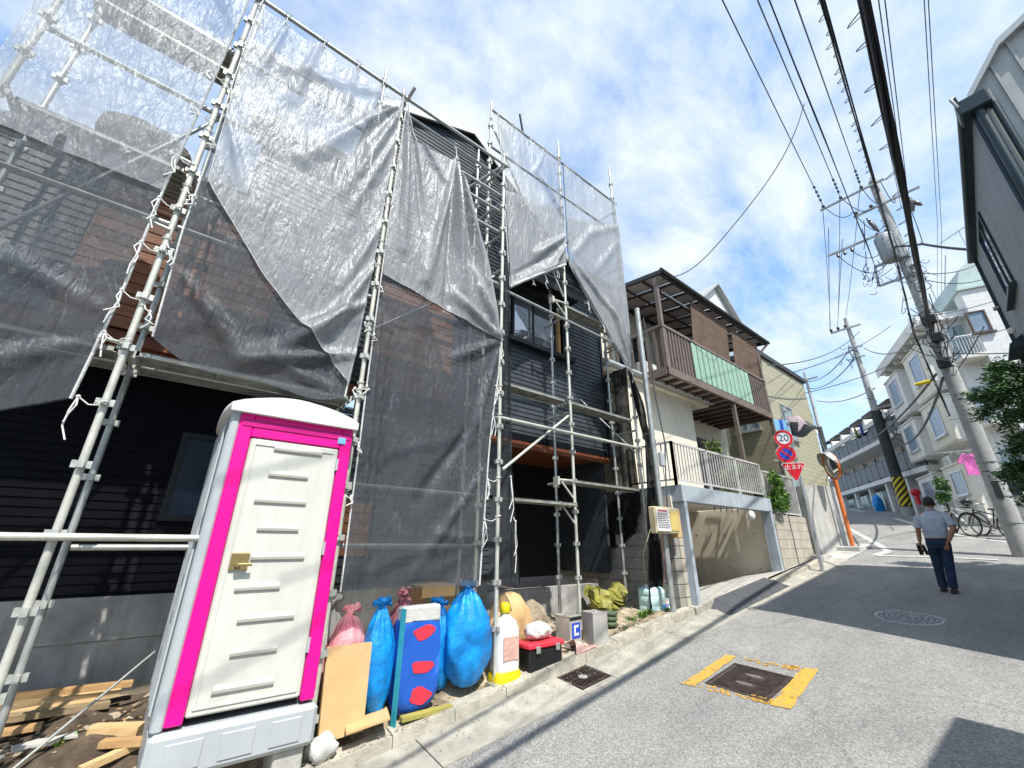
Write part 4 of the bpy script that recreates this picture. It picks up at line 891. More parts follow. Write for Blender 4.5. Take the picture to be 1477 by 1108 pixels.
# ------------------------------------------------------------------ portable toilet
TX0,TX1,TY0,TY1,TZ0,TZ1 = .235,1.215,3.93,4.9,.36,2.50
t = thing('portable_toilet', 'white portable toilet with bright pink door frame standing before the scaffold', 'toilet', (.71,4.4,0))
b = MB()
b.bev(TX0,TY0+.02,TZ0,TX0+.03,TY1,TZ1,.008); b.bev(TX1-.03,TY0+.02,TZ0,TX1,TY1,TZ1,.008); b.bev(TX0+.03,TY1-.03,TZ0,TX1-.03,TY1,TZ1,.008); b.box(TX0+.03,TY0+.05,TZ1-.03,TX1-.03,TY1-.03,TZ1-.01)
obj('body', b, 'greyp', t)
for x in (TX0-.012, TX1+.012):
    for k in range(5):
        y = TY0+.14+k*.17; b = MB(); b.bev(x-.008,y,TZ0+.06,x+.008,y+.09,TZ1-.08,.004); obj('side_rib', b, 'greyp', t)
b = MB()
b.bev(TX0+.005,TY0-.02,TZ0+.0,TX0+.065,TY0+.05,TZ1,.012); obj('corner_post', b, 'greyp', t)
b = MB()
x0,x1 = TX0+.065,TX1-.005
b.bev(x0,TY0-.02,TZ0+.02,x0+.10,TY0+.03,TZ1,.01); b.bev(x1-.10,TY0-.02,TZ0+.02,x1,TY0+.03,TZ1,.01); b.bev(x0+.10,TY0-.018,TZ1-.20,x1-.10,TY0+.03,TZ1-.002,.008); 
fr = obj('door_frame', b, 'magenta', t)
b = MB(); b.bev(x0+.02,TY0-.026,TZ1-.12,x1-.02,TY0-.018,TZ1-.06,.003); obj('header_strip', b, mat('deep_pink',(.55,.002,.20),.45), fr)
b = MB(); b.bev(x1-.13,TY0-.03,TZ1-.16,x1-.06,TY0-.02,TZ1-.10,.003); obj('occupancy_plate', b, 'signlb', fr)
dx0,dx1,dz0,dz1 = x0+.105,x1-.105,TZ0+.05,TZ1-.205
b = MB(); b.bev(dx0,TY0-.012,dz0,dx1,TY0+.03,dz1,.012); dr = obj('door', b, 'offw', t)
n_ = 9
for k in range(n_):
    z = dz0+.12+k*(dz1-dz0-.2)/(n_-1); wd = .30 if k%2 else .38; xa = dx0+.12+(.06 if k%3 else 0)
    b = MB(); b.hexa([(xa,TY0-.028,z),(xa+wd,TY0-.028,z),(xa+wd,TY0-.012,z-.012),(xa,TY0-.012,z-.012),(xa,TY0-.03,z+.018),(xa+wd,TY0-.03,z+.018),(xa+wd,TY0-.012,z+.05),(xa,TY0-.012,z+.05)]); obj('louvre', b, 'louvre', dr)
b = MB(); b.bev(dx0+.03,TY0-.02,dz0+.04,dx1-.03,TY0-.010,dz0+.055,.002); b.bev(dx0+.03,TY0-.02,dz1-.055,dx1-.03,TY0-.010,dz1-.04,.002); b.bev(dx0+.03,TY0-.02,dz0+.055,dx0+.045,TY0-.010,dz1-.055,.002); b.bev(dx1-.045,TY0-.02,dz0+.055,dx1-.03,TY0-.010,dz1-.055,.002); obj('door_moulding', b, 'offw', dr)
b = MB(); b.bev(dx0+.05,TY0-.03,1.30,dx0+.17,TY0-.008,1.42,.006); b.cyl((dx0+.10,TY0-.07,1.34),(dx0+.10,TY0-.03,1.34),.018,10); b.cyl((dx0+.10,TY0-.065,1.34),(dx0+.19,TY0-.065,1.34),.012,8); obj('door_handle', b, mat('brass_latch',(.45,.36,.16),.35,.6), dr)
b = MB()
for z in (.7,1.4,2.1): b.cyl((x1-.105,TY0-.02,z),(x1-.105,TY0-.02,z+.1),.012,8)
obj('hinge', b, 'greyp', dr)
# domed roof
b = MB(); rings = []
for i in range(9):
    u = i/8; y = TY0-.07+(TY1-TY0+.12)*u; s_ = 1-.06*abs(2*u-1)**3; ring = []
    for k in range(15):
        a_ = k/14; xx = (TX0+TX1)/2+(a_-.5)*(TX1-TX0+.10)*s_; zz_ = TZ1+.05+.20*max(0,math.sin(PI*a_))**.75*(1-.45*abs(2*u-1)**2.5); ring.append((xx,y,zz_))
    ring += [((TX0+TX1)/2+.5*(TX1-TX0+.1)*s_,y,TZ1-.015),((TX0+TX1)/2-.5*(TX1-TX0+.1)*s_,y,TZ1-.015)]
    rings.append(ring)
b.loft(rings, True, True); obj('roof', b, 'white', t)
# tank base and the feet it stands on
b = MB(); b.bev(TX0+.0,TY0-.05,.10,TX1+.03,TY1+.02,TZ0-.002,.03); bs = obj('base', b, 'greyp', t)
for x in (TX0+.1,TX0+.4,TX0+.7): b = MB(); b.bev(x,TY0-.058,.15,x+.2,TY0-.046,.30,.004); obj('fork_slot', b, 'greyp', bs)
for x in (TX0+.02,TX1-.22): b = MB(); b.bev(x,TY0+.0,-.16,x+.2,TY1,.10,.01); obj('foot_block', b, 'concl', bs)
b = MB()
# crumpled white sheeting round its foot
def crumple(mb, c, rx, ry, rz, n=22, m_=12, amp=.22, seed=1, flat=0):
    r = random.Random(seed); ph = [r.uniform(0,6.28) for _ in range(12)]; rings = []
    for i in range(m_+1):
        ph_ = -PI/2+PI*(i+.03)/(m_+.06); ring = []
        for k in range(n):
            th = 2*PI*k/n; s_ = 1+amp*(math.sin(3*th+ph[0]+2*ph_)*.5+math.sin(5*th-3*ph_+ph[1])*.4+math.sin(9*th+4*ph_+ph[2])*.3+r.uniform(-.35,.35))
            s_ -= amp*.55*(abs(math.sin(3.5*th+2.6*ph_+ph[4]))**.6+.7*abs(math.sin(6*th-4.3*ph_+ph[5]))**.6-.9)
            p = [c[0]+rx*s_*math.cos(ph_)*math.cos(th), c[1]+ry*s_*math.cos(ph_)*math.sin(th), c[2]+rz*math.sin(ph_)*(1+amp*.7*math.sin(2*th+ph[3]))]
            p[2] = max(p[2], c[2]-rz*(1-flat)); ring.append(tuple(p))
        rings.append(ring)
    return mb.loft(rings, True, True)
o = obj('rubble_bag', crumple(MB(), (1.36,4.02,.02), .11,.09,.09, seed=5), 'sackw'); tag(o, 'crumpled white sack slumped against the right foot of the toilet', 'sack')
# ------------------------------------------------------------------ goods stacked along the kerb
def gz(X, Y): return sg(X,Y)
t = thing('plywood_sheet', 'tan plywood panel leaning upright right beside the toilet', 'plywood sheet', (1.5,4.15,.0))
b = MB(); b.hexa([(1.335,4.06,.03),(1.68,4.04,.05),(1.68,4.08,.05),(1.335,4.10,.03),(1.32,4.12,.67),(1.70,4.10,.67),(1.70,4.13,.67),(1.32,4.15,.67)]); obj('sheet', b, 'ply', t)
b = MB(); b.bar((1.36,4.105,.05),(1.345,4.165,.66),.035,.03); b.bar((1.65,4.09,.05),(1.67,4.145,.66),.035,.03); obj('batten', b, 'lumber', t)
o = obj('plywood_offcut', MB().hexa([(1.50,3.93,.09),(1.84,3.89,.13),(1.9,4.1,.14),(1.55,4.12,.10),(1.50,3.93,.105),(1.84,3.89,.145),(1.9,4.1,.155),(1.55,4.12,.115)]), 'ply'); tag(o, 'small board lying on the kerb below the blue bags', 'board')
def bag(name, c, rx, ry, rz, m_, label, seed, cat='bag', amp=.10, knot=True, extra=None):
    t = thing(name, label, cat, (c[0],c[1],c[2]))
    b = crumple(MB(), (c[0],c[1],c[2]+rz), rx, ry, rz, n=44, m_=28, amp=amp, seed=seed, flat=.12); 
    # squarer, fuller lower half; gathered pleats up to the neck
    b.v = [((lambda a_,tq: (c[0]+(x-c[0])*(1-.45*tq**2+.14*tq*math.sin(8*a_+seed)), c[1]+(y-c[1])*(1-.45*tq**2+.14*tq*math.sin(8*a_+seed)), z))(math.atan2(y-c[1],x-c[0]), max(0,(z-c[2]-rz)/rz)) if knot else (x,y,z)) for x,y,z in b.v]
    b.v = [(c[0]+(x-c[0])*(1.0+.16*max(0,(c[2]+rz-z)/rz)), c[1]+(y-c[1])*(1.0+.16*max(0,(c[2]+rz-z)/rz)), z) for x,y,z in b.v]
    obj('sack_body', b, m_, t)
    if knot:
        b = MB(); 
        for k in range(7):
            a_ = rnd.uniform(0,6.28); b.tube([(c[0],c[1],c[2]+2*rz-.05),(c[0]+.03*math.cos(a_),c[1]+.03*math.sin(a_),c[2]+2*rz),(c[0]+.09*math.cos(a_),c[1]+.06*math.sin(a_),c[2]+2*rz+rnd.uniform(.0,.06))],[.03,.018,.03],5)
        obj('tied_neck', b, m_, t)
    return t
bag('blue_sack', (1.80,4.20,.06), .15,.15,.45, 'blue', 'tall dark blue sack between the plywood panel and the printed blue carton', 3, amp=.07)
bag('blue_sack', (2.74,4.17,.13), .27,.22,.47, 'blue', 'biggest bright blue tarpaulin sack right of the printed blue carton', 9, amp=.09)
bag('blue_sack', (2.48,4.30,.10), .15,.14,.40, 'blue', 'slim blue sack squeezed between the printed carton and the biggest blue sack', 17, amp=.08)
bag('pink_sack', (1.56,4.36,.10), .20,.18,.40, 'pink', 'bulging red and pink printed bag behind the plywood panel', 14, amp=.1)
bag('white_sack', (1.44,4.55,.18), .17,.15,.39, 'sackw', 'pale grey sack standing behind the pink bag next to the toilet', 19, amp=.09)
bag('pink_sack', (2.19,4.55,.12), .17,.14,.44, 'pink', 'pink bag poking up behind the blue printed carton', 23, amp=.08)
o = obj('cardboard_box', MB().bev(2.38,4.52,.14,2.80,4.86,1.06,.01), 'ply'); tag(o, 'brown cardboard box standing behind the blue sacks', 'box')
t = thing('printed_carton', 'tall blue bag with three red blobs printed down its front', 'carton', (2.16,4.12,.04))
b = crumple(MB(), (2.16,4.16,.47), .235,.12,.44, n=28, m_=18, amp=.02, seed=2); b.v = [(2.16+max(-.21,min(.21,(x-2.16)*1.5)), 4.16+max(-.10,min(.10,(y-4.16)*1.5)), z) for x,y,z in b.v]; obj('carton_body', b, 'blue2', t)
for k,z in enumerate((.70,.42,.20)):
    b = MB(); pts = [(2.19+.11*math.cos(a_)*(1+.2*math.sin(3*a_+k)), 4.055, z+.06*math.sin(a_)*(1+.25*math.sin(2*a_+k*2))) for a_ in [2*PI*i/14 for i in range(14)]]; b.prism(pts, (0,.004,0)); obj('red_print', b, 'red', t)
b = MB(); b.bev(1.955,4.06,.78,2.365,4.20,.93,.02); obj('white_top', b, 'sackw', t)
b = MB(); b.bar((1.945,4.045,.0),(1.955,4.05,.92),.05,.012); obj('teal_edge', b, mat('teal_print',(.03,.32,.42),.5), t)
o = obj('timber_offcut', MB().bev(2.0,3.985,.05,2.5,4.05,.09,.004), mat('mossy_board',(.36,.32,.08),.8)); tag(o, 'yellowish timber strip lying under the printed blue carton', 'timber')
# detergent style bottle: yellow foot and cap, pale body
t = thing('plastic_jug', 'pale plastic jug with yellow cap and yellow foot beside the blue sacks', 'jug', (3.22,4.1,.06))
def rr_ring(cx,cy,z,rx,ry,n=20,p=3.2):
    return [(cx+rx*math.copysign(abs(math.cos(2*PI*k/n))**(2/p),math.cos(2*PI*k/n)), cy+ry*math.copysign(abs(math.sin(2*PI*k/n))**(2/p),math.sin(2*PI*k/n)), z) for k in range(n)]
b = MB(); b.loft([rr_ring(3.22,4.13,z,rx,ry) for z,rx,ry in ((.24,.15,.11),(.28,.155,.112),(.62,.15,.11),(.70,.12,.09),(.74,.05,.05),(.77,.045,.045))]); obj('jug_body', b, 'white', t)
b = MB(); b.loft([rr_ring(3.22,4.13,z,rx,ry) for z,rx,ry in ((.06,.165,.125),(.07,.175,.13),(.20,.175,.13),(.24,.155,.115))]); obj('foot', b, 'yellow', t)
b = MB(); b.loft([rr_ring(3.22,4.13,z,rx,ry,16,2) for z,rx,ry in ((.775,.055,.055),(.78,.06,.06),(.86,.055,.055),(.88,.03,.03))]); obj('cap', b, 'yellow', t)
b = MB(); b.tube([(3.31,4.13,.66),(3.40,4.13,.62),(3.40,4.13,.45),(3.35,4.13,.38)],.018,6); obj('grip', b, 'white', t)
b = MB(); b.bev(3.12,4.012,.34,3.32,4.02,.56,.003); obj('paper_label', b, 'pinkl', t)
t = thing('tool_box', 'black plastic crate with red lid and white bundle on top by the kerb', 'crate', (3.72,4.1,.15))
b = MB(); b.bev(3.47,4.0,.15,3.98,4.28,.40,.02); obj('crate_body', b, 'black', t)
b = MB(); b.bev(3.455,3.985,.403,3.995,4.295,.455,.012); obj('lid', b, 'red', t)
b = MB(); b.tube([(3.6,4.14,.455),(3.61,4.14,.52),(3.84,4.14,.52),(3.85,4.14,.455)],.012,6); obj('grip', b, 'black', t)
for x in (3.55,3.85): b = MB(); b.bev(x,3.972,.36,x+.06,3.986,.43,.004); obj('latch', b, 'gal', t)
bag('white_sack', (3.72,4.15,.458), .19,.11,.09, 'sackw', 'folded white bundle lying on the black crate', 29, amp=.12, knot=False)
bag('tan_sack', (3.62,4.55,.27), .3,.18,.32, 'ply', 'tan paper sack slumped behind the jug and the black crate', 33, amp=.1, knot=False)
bag('tan_sack', (4.05,4.62,.3), .22,.16,.25, 'sand', 'sandy cement sack leaning by the porch step', 37, amp=.08, knot=False)
# square 18 litre cans
def can(name, label, x, y, z, rot, lab=False):
    t = thing(name, label, 'metal can', (x,y,z)); c_,s_ = math.cos(rot),math.sin(rot); h = .119
    P = lambda u,v_,w_: (x+u*c_-v_*s_, y+u*s_+v_*c_, z+w_)
    b = MB(); b.bev(-h,-h,0.006,h,h,.344,.006); b.v = [P(*v_) for v_ in b.v]; obj('can_body', b, 'tin', t)
    for w_ in (0,.34): 
        b = MB()
        for (u0,v0,u1,v1) in ((-h-.003,-h-.003,h+.003,-h+.004),(-h-.003,h-.004,h+.003,h+.003),(-h-.003,-h+.004,-h+.004,h-.004),(h-.004,-h+.004,h+.003,h-.004)): b.box(u0,v0,w_,u1,v1,w_+.012)
        b.v = [P(*v_) for v_ in b.v]; obj('rim', b, 'tin', t)
    b = MB(); b.cyl((.06,.06,.344),(.06,.06,.362),.022,12); b.v = [P(*v_) for v_ in b.v]; obj('spout_cap', b, 'tin', t)
    b = MB(); b.tube([(-.05,0,.346),(-.045,0,.37),(.0,0,.375),(.005,0,.346)],.005,5); b.v = [P(*v_) for v_ in b.v]; obj('handle', b, 'gal', t)
    if lab:
        b = MB(); b.box(-h-.002,-h-.0035,.30,h+.002,-h-.0005,.335); b.box(-h-.002,-h-.0035,.014,h+.002,-h-.0005,.05); b.v = [P(*v_) for v_ in b.v]; obj('dark_band', b, 'black', t)
        b = MB(); b.box(-.085,-h-.003,.10,.085,-h-.0005,.27); b.v = [P(*v_) for v_ in b.v]; lb = obj('blue_label', b, 'signb', t)
        b = MB(); b.box(-.045,-h-.005,.13,-.012,-h-.003,.245); b.box(-.012,-h-.005,.13,.05,-h-.003,.158); b.box(-.012,-h-.005,.218,.05,-h-.003,.245); b.v = [P(*v_) for v_ in b.v]; obj('label_mark', b, 'signw', lb)
    return t
can('metal_can', 'square metal can with blue label and white mark at the kerb', 4.36, 4.27, gz(4.36,4.24)-.005, .12, True)
can('metal_can', 'plain bare silver square can beside the blue labelled can', 4.70, 4.12, gz(4.7,4.12)+.004, -.18)
o = obj('cloth', MB(), 'pinkl'); bpy.data.objects.remove(o)
b = MB(); vs=[]; fs=[]
for i in range(13):
    for j in range(11):
        u,v_ = i/12,j/10; x = 4.18+.36*u+.05*math.sin(v_*4); y = 3.98+.16*v_; z = g(x,3.95)+.14+max(0,(.17-.22*u)*(1-.7*abs(v_-.5)))*(v_**.4)+.02*math.sin(u*14+v_*6)*v_
        vs.append((x,y,z))
for i in range(12):
    for j in range(10): fs.append((i*11+j,(i+1)*11+j,(i+1)*11+j+1,i*11+j+1))
b.add(vs,fs,True); b.add([(p[0],p[1],p[2]-.008) for p in vs],[f[::-1] for f in fs],True); tag(obj('work_cloth', b, 'pinkl', recalc=False), 'pale pink rag draped on the kerb before the square cans', 'rag')
# yellow green sheeting, water tank, carton, spools
t = thing('tarp_bundle', 'crumpled yellow green plastic sheet heaped against the block wall', 'plastic sheet', (5.9,4.85,.45))
b = MB(); r = random.Random(4)
for k in range(26):
    c = Vector((5.9+r.gauss(0,.22), 4.85+r.gauss(0,.1), .62+r.uniform(-.12,.16))); pts = []
    a0 = r.uniform(0,6.28); el = r.uniform(-.5,1.2); 
    n_ = Vector((math.cos(a0)*math.cos(el), -abs(math.sin(a0))*math.cos(el), math.sin(el)+.3)).normalized(); u = n_.orthogonal().normalized(); v_ = n_.cross(u); s_ = r.uniform(.10,.21)
    ring = [c+u*(s_*math.cos(q*PI/4)*r.uniform(.6,1.1))+v_*(s_*math.sin(q*PI/4)*r.uniform(.6,1.1))+n_*r.uniform(-.03,.03) for q in range(8)]
    ring = [Vector((p.x,p.y,max(.44,p.z))) for p in ring]; b.add([c+n_*r.uniform(.03,.09)]+ring+[c-n_*.04], [(0,1+q,1+(q+1)%8) for q in range(8)]+[(9,1+(q+1)%8,1+q) for q in range(8)])
obj('sheet', b, 'sack', t, recalc=False)
crumple(b := MB(), (5.9,4.88,.56), .34,.16,.2, n=24, m_=12, amp=.3, seed=8); obj('sheet', b, 'sack', t)
PX,PY,PZ = 6.46,4.42,.45
t = thing('water_tank', 'translucent pale aqua square plastic tank on the soil', 'plastic tank', (PX,PY,PZ))
b = MB(); b.loft([rr_ring(PX,PY,PZ+z,rx,ry,24,5) for z,rx,ry in ((0,.20,.13),(.02,.215,.145),(.13,.215,.145),(.14,.208,.14),(.15,.215,.145),(.27,.215,.145),(.28,.208,.14),(.29,.215,.145),(.37,.21,.14),(.40,.16,.10),(.405,.1,.08))]); obj('tank_body', b, 'poly', t)
b = MB(); b.cyl((PX-.12,PY,PZ+.385),(PX-.12,PY,PZ+.44),.035,12); obj('cap', b, 'white', t)
b = MB(); b.tube([(PX-.06,PY,PZ+.395),(PX-.05,PY,PZ+.44),(PX+.1,PY,PZ+.44),(PX+.12,PY,PZ+.39)],.016,6); obj('handle', b, 'poly', t)
b = MB(); b.tube([(PX-.12,PY,PZ+.42),(PX-.2,PY-.05,PZ+.9),(PX-.05,PY-.2,PZ+1.4),(PX+.0,PY-.4,PZ+1.46)],.008,5); tag(obj('hose', b, mat('pale_hose',(.45,.46,.30),.6)), 'thin pale green hose rising from the aqua tank', 'hose')
b = MB(); b.tube([(6.15,PY-.5,PZ+1.4),(6.45,PY-.3,PZ+.7),(6.62,PY-.1,PZ+.3),(6.60,PY-.2,PZ+.02),(6.3,PY-.3,PZ-.0),(5.9,PY-.42,PZ-.02)],.008,5); tag(obj('hose', b, mat('pink_hose',(.55,.30,.25),.6)), 'thin pink hose trailing over the weeds behind the tank', 'hose')
t = thing('carton', 'small blue and white printed carton beside the aqua tank', 'carton', (6.62,4.3,.42))
b = MB(); b.bev(6.52,4.28,.43,6.74,4.42,.68,.006); obj('carton_body', b, 'signw', t)
b = MB(); b.box(6.522,4.274,.435,6.738,4.279,.60); pr = obj('blue_print', b, mat('carton_blue',(.03,.22,.55),.5), t)
b = MB(); b.prism([(6.60,4.270,.52),(6.66,4.270,.49),(6.72,4.270,.54),(6.70,4.270,.58),(6.64,4.270,.56)],(0,.004,0)); obj('white_swoosh', b, 'signw', pr)
t = thing('rope_spool', 'stack of three dark green coiled rings by the silver can', 'coil', (5.22,4.3,.43))
for k in range(3):
    b = MB(); c = Vector((5.22+.008*k,4.3,.455+k*.065)); pts = [c+Vector((.075*math.cos(a_),.075*math.sin(a_),0)) for a_ in [2*PI*q/18 for q in range(19)]]; b.tube(pts,.032,8); obj('ring', b, 'greenr', t)
tag(obj('brush', MB().cyl((6.98,4.16,.55),(6.95,4.2,.85),.02,8).bev(6.93,4.13,.50,7.03,4.2,.58,.01), 'pinkl'), 'small pink handled brush leaning at the foot of the grey pole', 'brush')
# lumber and scrap on the dirt at far left
r = random.Random(12)
def plank(p, q, w_, h_, label, m_='lumber'):
    o = obj('timber_plank', MB().bar(p,q,w_,h_), r.choice(['lumber','lumber2','lumber3','lumber'])); return tag(o, label, 'timber', 'timber lying on the dirt')
plank((-3.2,5.55,.42),(.12,5.62,.30),.09,.04,'uppermost long fresh timber lying nearest the foundation')
plank((-3.2,5.46,.37),(.05,5.50,.27),.10,.04,'long fresh timber, second from the foundation')
plank((-3.2,5.30,.35),(-.1,5.38,.25),.10,.045,'long fresh timber, third from the foundation')
plank((-1.1,5.17,.30),(.0,5.26,.25),.09,.04,'bright yellow timber with sawn end facing the pole foot')
plank((-3.2,5.02,.26),(-.35,5.10,.22),.10,.03,'thin weathered plank along the near edge of the timber pile')
plank((-3.2,4.82,.22),(-.7,4.88,.2),.10,.03,'outermost short plank lying loose in the soil')
plank((-.06,4.70,.24),(.22,4.60,.22),.12,.05,'stubby offcut block close to the toilet foot')
plank((.02,4.55,.19),(.25,4.42,.19),.07,.04,'thin offcut below the stubby block')
plank((-.05,4.36,.12),(.24,4.5,.16),.06,.04,'narrow offcut stick at the toilet foot')
b = MB(); b.cyl((-.42,4.45,.13),(.2,5.1,.62),.010,8); b.cyl((-.42,4.45,.12),(-.4,4.47,.145),.016,8); tag(obj('steel_bar', b, 'gal'), 'thin steel bar leaning out of the soil toward the toilet', 'steel bar')
b = MB(); b.prism([(-.42,4.62,.215),(-.34,4.66,.215),(-.25,4.63,.215),(-.2,4.7,.215),(-.12,4.68,.215),(-.14,4.78,.215),(-.25,4.75,.215),(-.33,4.77,.215),(-.44,4.72,.215)],(0,0,.015)); tag(obj('broken_bracket', b, 'concl'), 'broken pale clip lying on the dark soil', 'scrap')
b = MB(); b.tube([(-1.2,4.85,.215),(-.95,4.9,.225),(-.8,4.86,.225),(-.6,4.93,.23)],.012,6); tag(obj('blue_rope', b, 'blue'), 'short blue rope on the soil next to the planks', 'rope')
b = MB()
for k in range(260):
    x = r.uniform(-2.4,.3); y = r.uniform(4.35,5.3); s_ = r.uniform(.008,.035); a_ = r.uniform(0,PI); z = sgn(x,y)+.022
    b.add([(x+s_*math.cos(a_),y+s_*math.sin(a_),z),(x-s_*.4*math.sin(a_),y+s_*.4*math.cos(a_),z+s_*.3),(x-s_*math.cos(a_),y-s_*math.sin(a_),z)],[(0,1,2)])
o = obj('wood_chips', b, 'lumber', recalc=False); o['kind'] = 'stuff'
# crumpled cover on the upper deck behind the left net
o = obj('dust_sheet', crumple(MB(), (-.95,4.42,4.98), .34,.2,.27, n=26, m_=14, amp=.14, seed=44, flat=.2), mat('drab_sheet',(.30,.27,.24),.9,0,.3,6,.4,20)); tag(o, 'rumpled drab dust sheet heaped on the scaffold deck behind the left net', 'dust sheet')
# ------------------------------------------------------------------ service pole with notice box
t = thing('service_pole', 'slim grey steel service pole with a beige meter box', 'pole', (6.9,4.08,.55))
PXp,PYp = 6.44,4.05
b = MB(); b.cyl((PXp,PYp,.5),(PXp-.02,PYp,5.85),.046,14); obj('tube', b, 'gal', t)
b = MB(); b.cyl((PXp-.02,PYp,5.85),(PXp-.02,PYp,5.89),.051,14); obj('cap', b, 'gal', t)
for z in (1.2,2.3,3.2,4.3,5.2): b = MB(); b.cyl((PXp,PYp,z),(PXp,PYp,z+.02),.050,14); obj('strap', b, 'steel', t)
b = MB(); b.bev(5.95,3.86,1.66,6.60,3.98,2.06,.015); bx = obj('meter_box', b, 'beige', t)
b = MB(); b.bev(5.97,3.845,1.69,6.33,3.86,2.03,.004); nb = obj('notice', b, 'paper', bx)
b = MB(); r = random.Random(2)
for k in range(9):
    z = 1.96-k*.027; x = 5.99
    while x < 6.28:
        l_ = r.uniform(.02,.07); b.box(x,3.842,z-.006,min(x+l_,6.31),3.8448,z+.006); x += l_+.012
obj('print_lines', b, 'ink', nb)
b = MB(); x = 6.0
while x < 6.27: l_ = r.uniform(.018,.03); b.box(x,3.842,1.985,x+l_,3.8448,2.012); x += l_+.008
obj('heading', b, 'inkr', nb)
b = MB(); b.bev(6.36,3.85,1.70,6.58,3.86,2.0,.004); obj('box_door', b, mat('beige_door',(.62,.48,.16),.5), bx)
b = MB(); b.bev(6.60,3.9,1.6,6.74,4.02,2.06,.01); obj('back_board', b, 'ply', bx)
b = MB(); b.tube([(6.50,3.99,5.7),(6.56,3.95,5.0),(6.52,3.96,4.2),(6.66,3.96,3.2),(6.54,3.97,2.4),(6.5,3.97,2.06)],.012,6); obj('service_cable', b, 'wireg', t)
b = MB(); b.bev(6.44,3.93,2.75,6.56,4.0,3.0,.012); obj('meter', b, 'greyp', t)
# ------------------------------------------------------------------ block wall between the plots
t = thing('block_wall', 'grey concrete block boundary wall with a pillar end', 'wall', (6.9,4.1,.4))
BX = 6.72; rows = 6; bh = .195
b = MB(); b.box(BX+.012,4.12,.1,BX+.115,6.9,.5+rows*bh-.01); obj('mortar', b, 'mortar', t)
for k in range(rows):
    z = .5+k*bh; y = 4.30-(.2 if k%2 else 0)
    while y < 6.9:
        y0 = max(y,4.30); y1 = min(y+.4,6.9)
        if y1-y0 > .05: obj('block', MB().bev(BX,y0+.005,z+.005,BX+.127,y1-.005,z+bh-.005,.004), 'block', t)
        y += .4
for k in range(7): obj('block', MB().bev(6.72,4.08,.5+k*bh+.005,6.90,4.29,.5+(k+1)*bh-.005,.004), 'block', t)
for k in range(6): obj('block', MB().bev(6.905,4.07,.5+k*bh+.006,7.08,4.27,.5+(k+1)*bh-.006,.004), 'blockc', t)
# ------------------------------------------------------------------ neighbouring house over a carport
NF = 3.95
t = CARP = thing('carport', 'cream concrete carport with pale blue beam and grey railing on top', 'carport', (8.9,4.5,.6))
PZT = 2.49; LB = 2.21
b = MB(); b.box(7.02,NF,.45,7.11,NF+.2,LB); b.box(10.62,NF,.8,10.74,NF+.2,LB); b.box(6.98,NF-.006,LB,10.76,NF+.2,PZT); b.box(6.98,NF+.2,LB,7.1,6.3,PZT); obj('beam', b, 'paleblue', t)
b = MB(); b.box(7.1,NF+.2,LB+.1,10.74,6.5,PZT-.01); obj('ceiling', b, 'creamd', t)
b = MB(); b.box(10.90,NF+.19,.3,11.0,6.3,LB+.1); b.box(10.74,NF+.15,.3,10.90,NF+.25,LB+.1); b.box(7.0,6.3,.2,11.0,6.4,LB+.1); b.box(6.95,NF+.21,.2,7.05,6.3,LB+.1); obj('inner_wall', b, 'creamd', t)
for yy,zz_ in ((4.5,1.0),(5.2,1.0),(5.9,1.0),(4.5,1.75),(5.2,1.75),(5.9,1.75)): b = MB(); b.cyl((10.892,yy,zz_),(10.903,yy,zz_),.022,8); obj('tie_hole', b, 'concl', t)
b = MB(); p = on_y(1086,744,NF-.02); b.ball((p.x,NF-.0,p.z),.10,.06,.10); b.cyl((p.x,NF,p.z+.05),(p.x,NF+.05,p.z+.12),.03,8); obj('lamp', b, 'white', t)
b = MB(); b.box(7.12,NF+.3,.62,7.2,NF+.36,1.1); tag(obj('blue_cloth', crumple(MB(),(7.22,NF+.33,.88),.06,.05,.32,n=14,m_=10,amp=.12,seed=3), mat('faded_blue_cloth',(.22,.32,.38),.9)), 'faded blue cloth hanging inside the left carport post', 'cloth')
# railing on the beam
def railing(par, pts, z0, z1, gap=.11, r=.008, post=1.1, name='railing'):
    b = MB(); rb = MB(); pb = []
    for (x0,y0,za),(x1,y1,zb) in zip(pts,pts[1:]):
        p,q = Vector((x0,y0,za)),Vector((x1,y1,zb)); L_ = (q-p).length; n_ = max(1,int(L_/gap))
        rb.bar(p+Vector((0,0,z1)),q+Vector((0,0,z1)),.045,.035); rb.bar(p+Vector((0,0,z0)),q+Vector((0,0,z0)),.03,.03)
        for k in range(n_+1):
            c = p+(q-p)*(k/n_); b.add(*bal(c+Vector((0,0,z0+.015)), c+Vector((0,0,z1-.018)), r))
        m_ = max(1,round(L_/post))
        for k in range(m_+1): c = p+(q-p)*(k/m_); pb.append(MB().bar(c,c+Vector((0,0,z1+.012)),.045,.045))
    return rb,b,pb
def bal(p,q,r):
    m_ = MB().bar(p,q,2*r,2*r); return m_.v, m_.f
rb,_,pb = railing(t, [(6.98,5.0,PZT),(6.98,NF+.08,PZT),(10.7,NF+.08,PZT)], .10,.78)
rl = obj('railing', rb, 'railg', t)
for p_ in pb: obj('rail_post', p_, 'railg', rl)
for (x0,y0,x1,y1) in ((6.98,5.0,6.98,NF+.08),(6.98,NF+.08,10.7,NF+.08)):
    L_ = math.hypot(x1-x0,y1-y0); n_ = int(L_/.105)
    for k in range(1,n_):
        c = Vector((x0+(x1-x0)*k/n_, y0+(y1-y0)*k/n_, PZT)); obj('baluster', MB().bar(c+Vector((0,0,.115)),c+Vector((0,0,.762)),.018,.018), 'railg', rl)
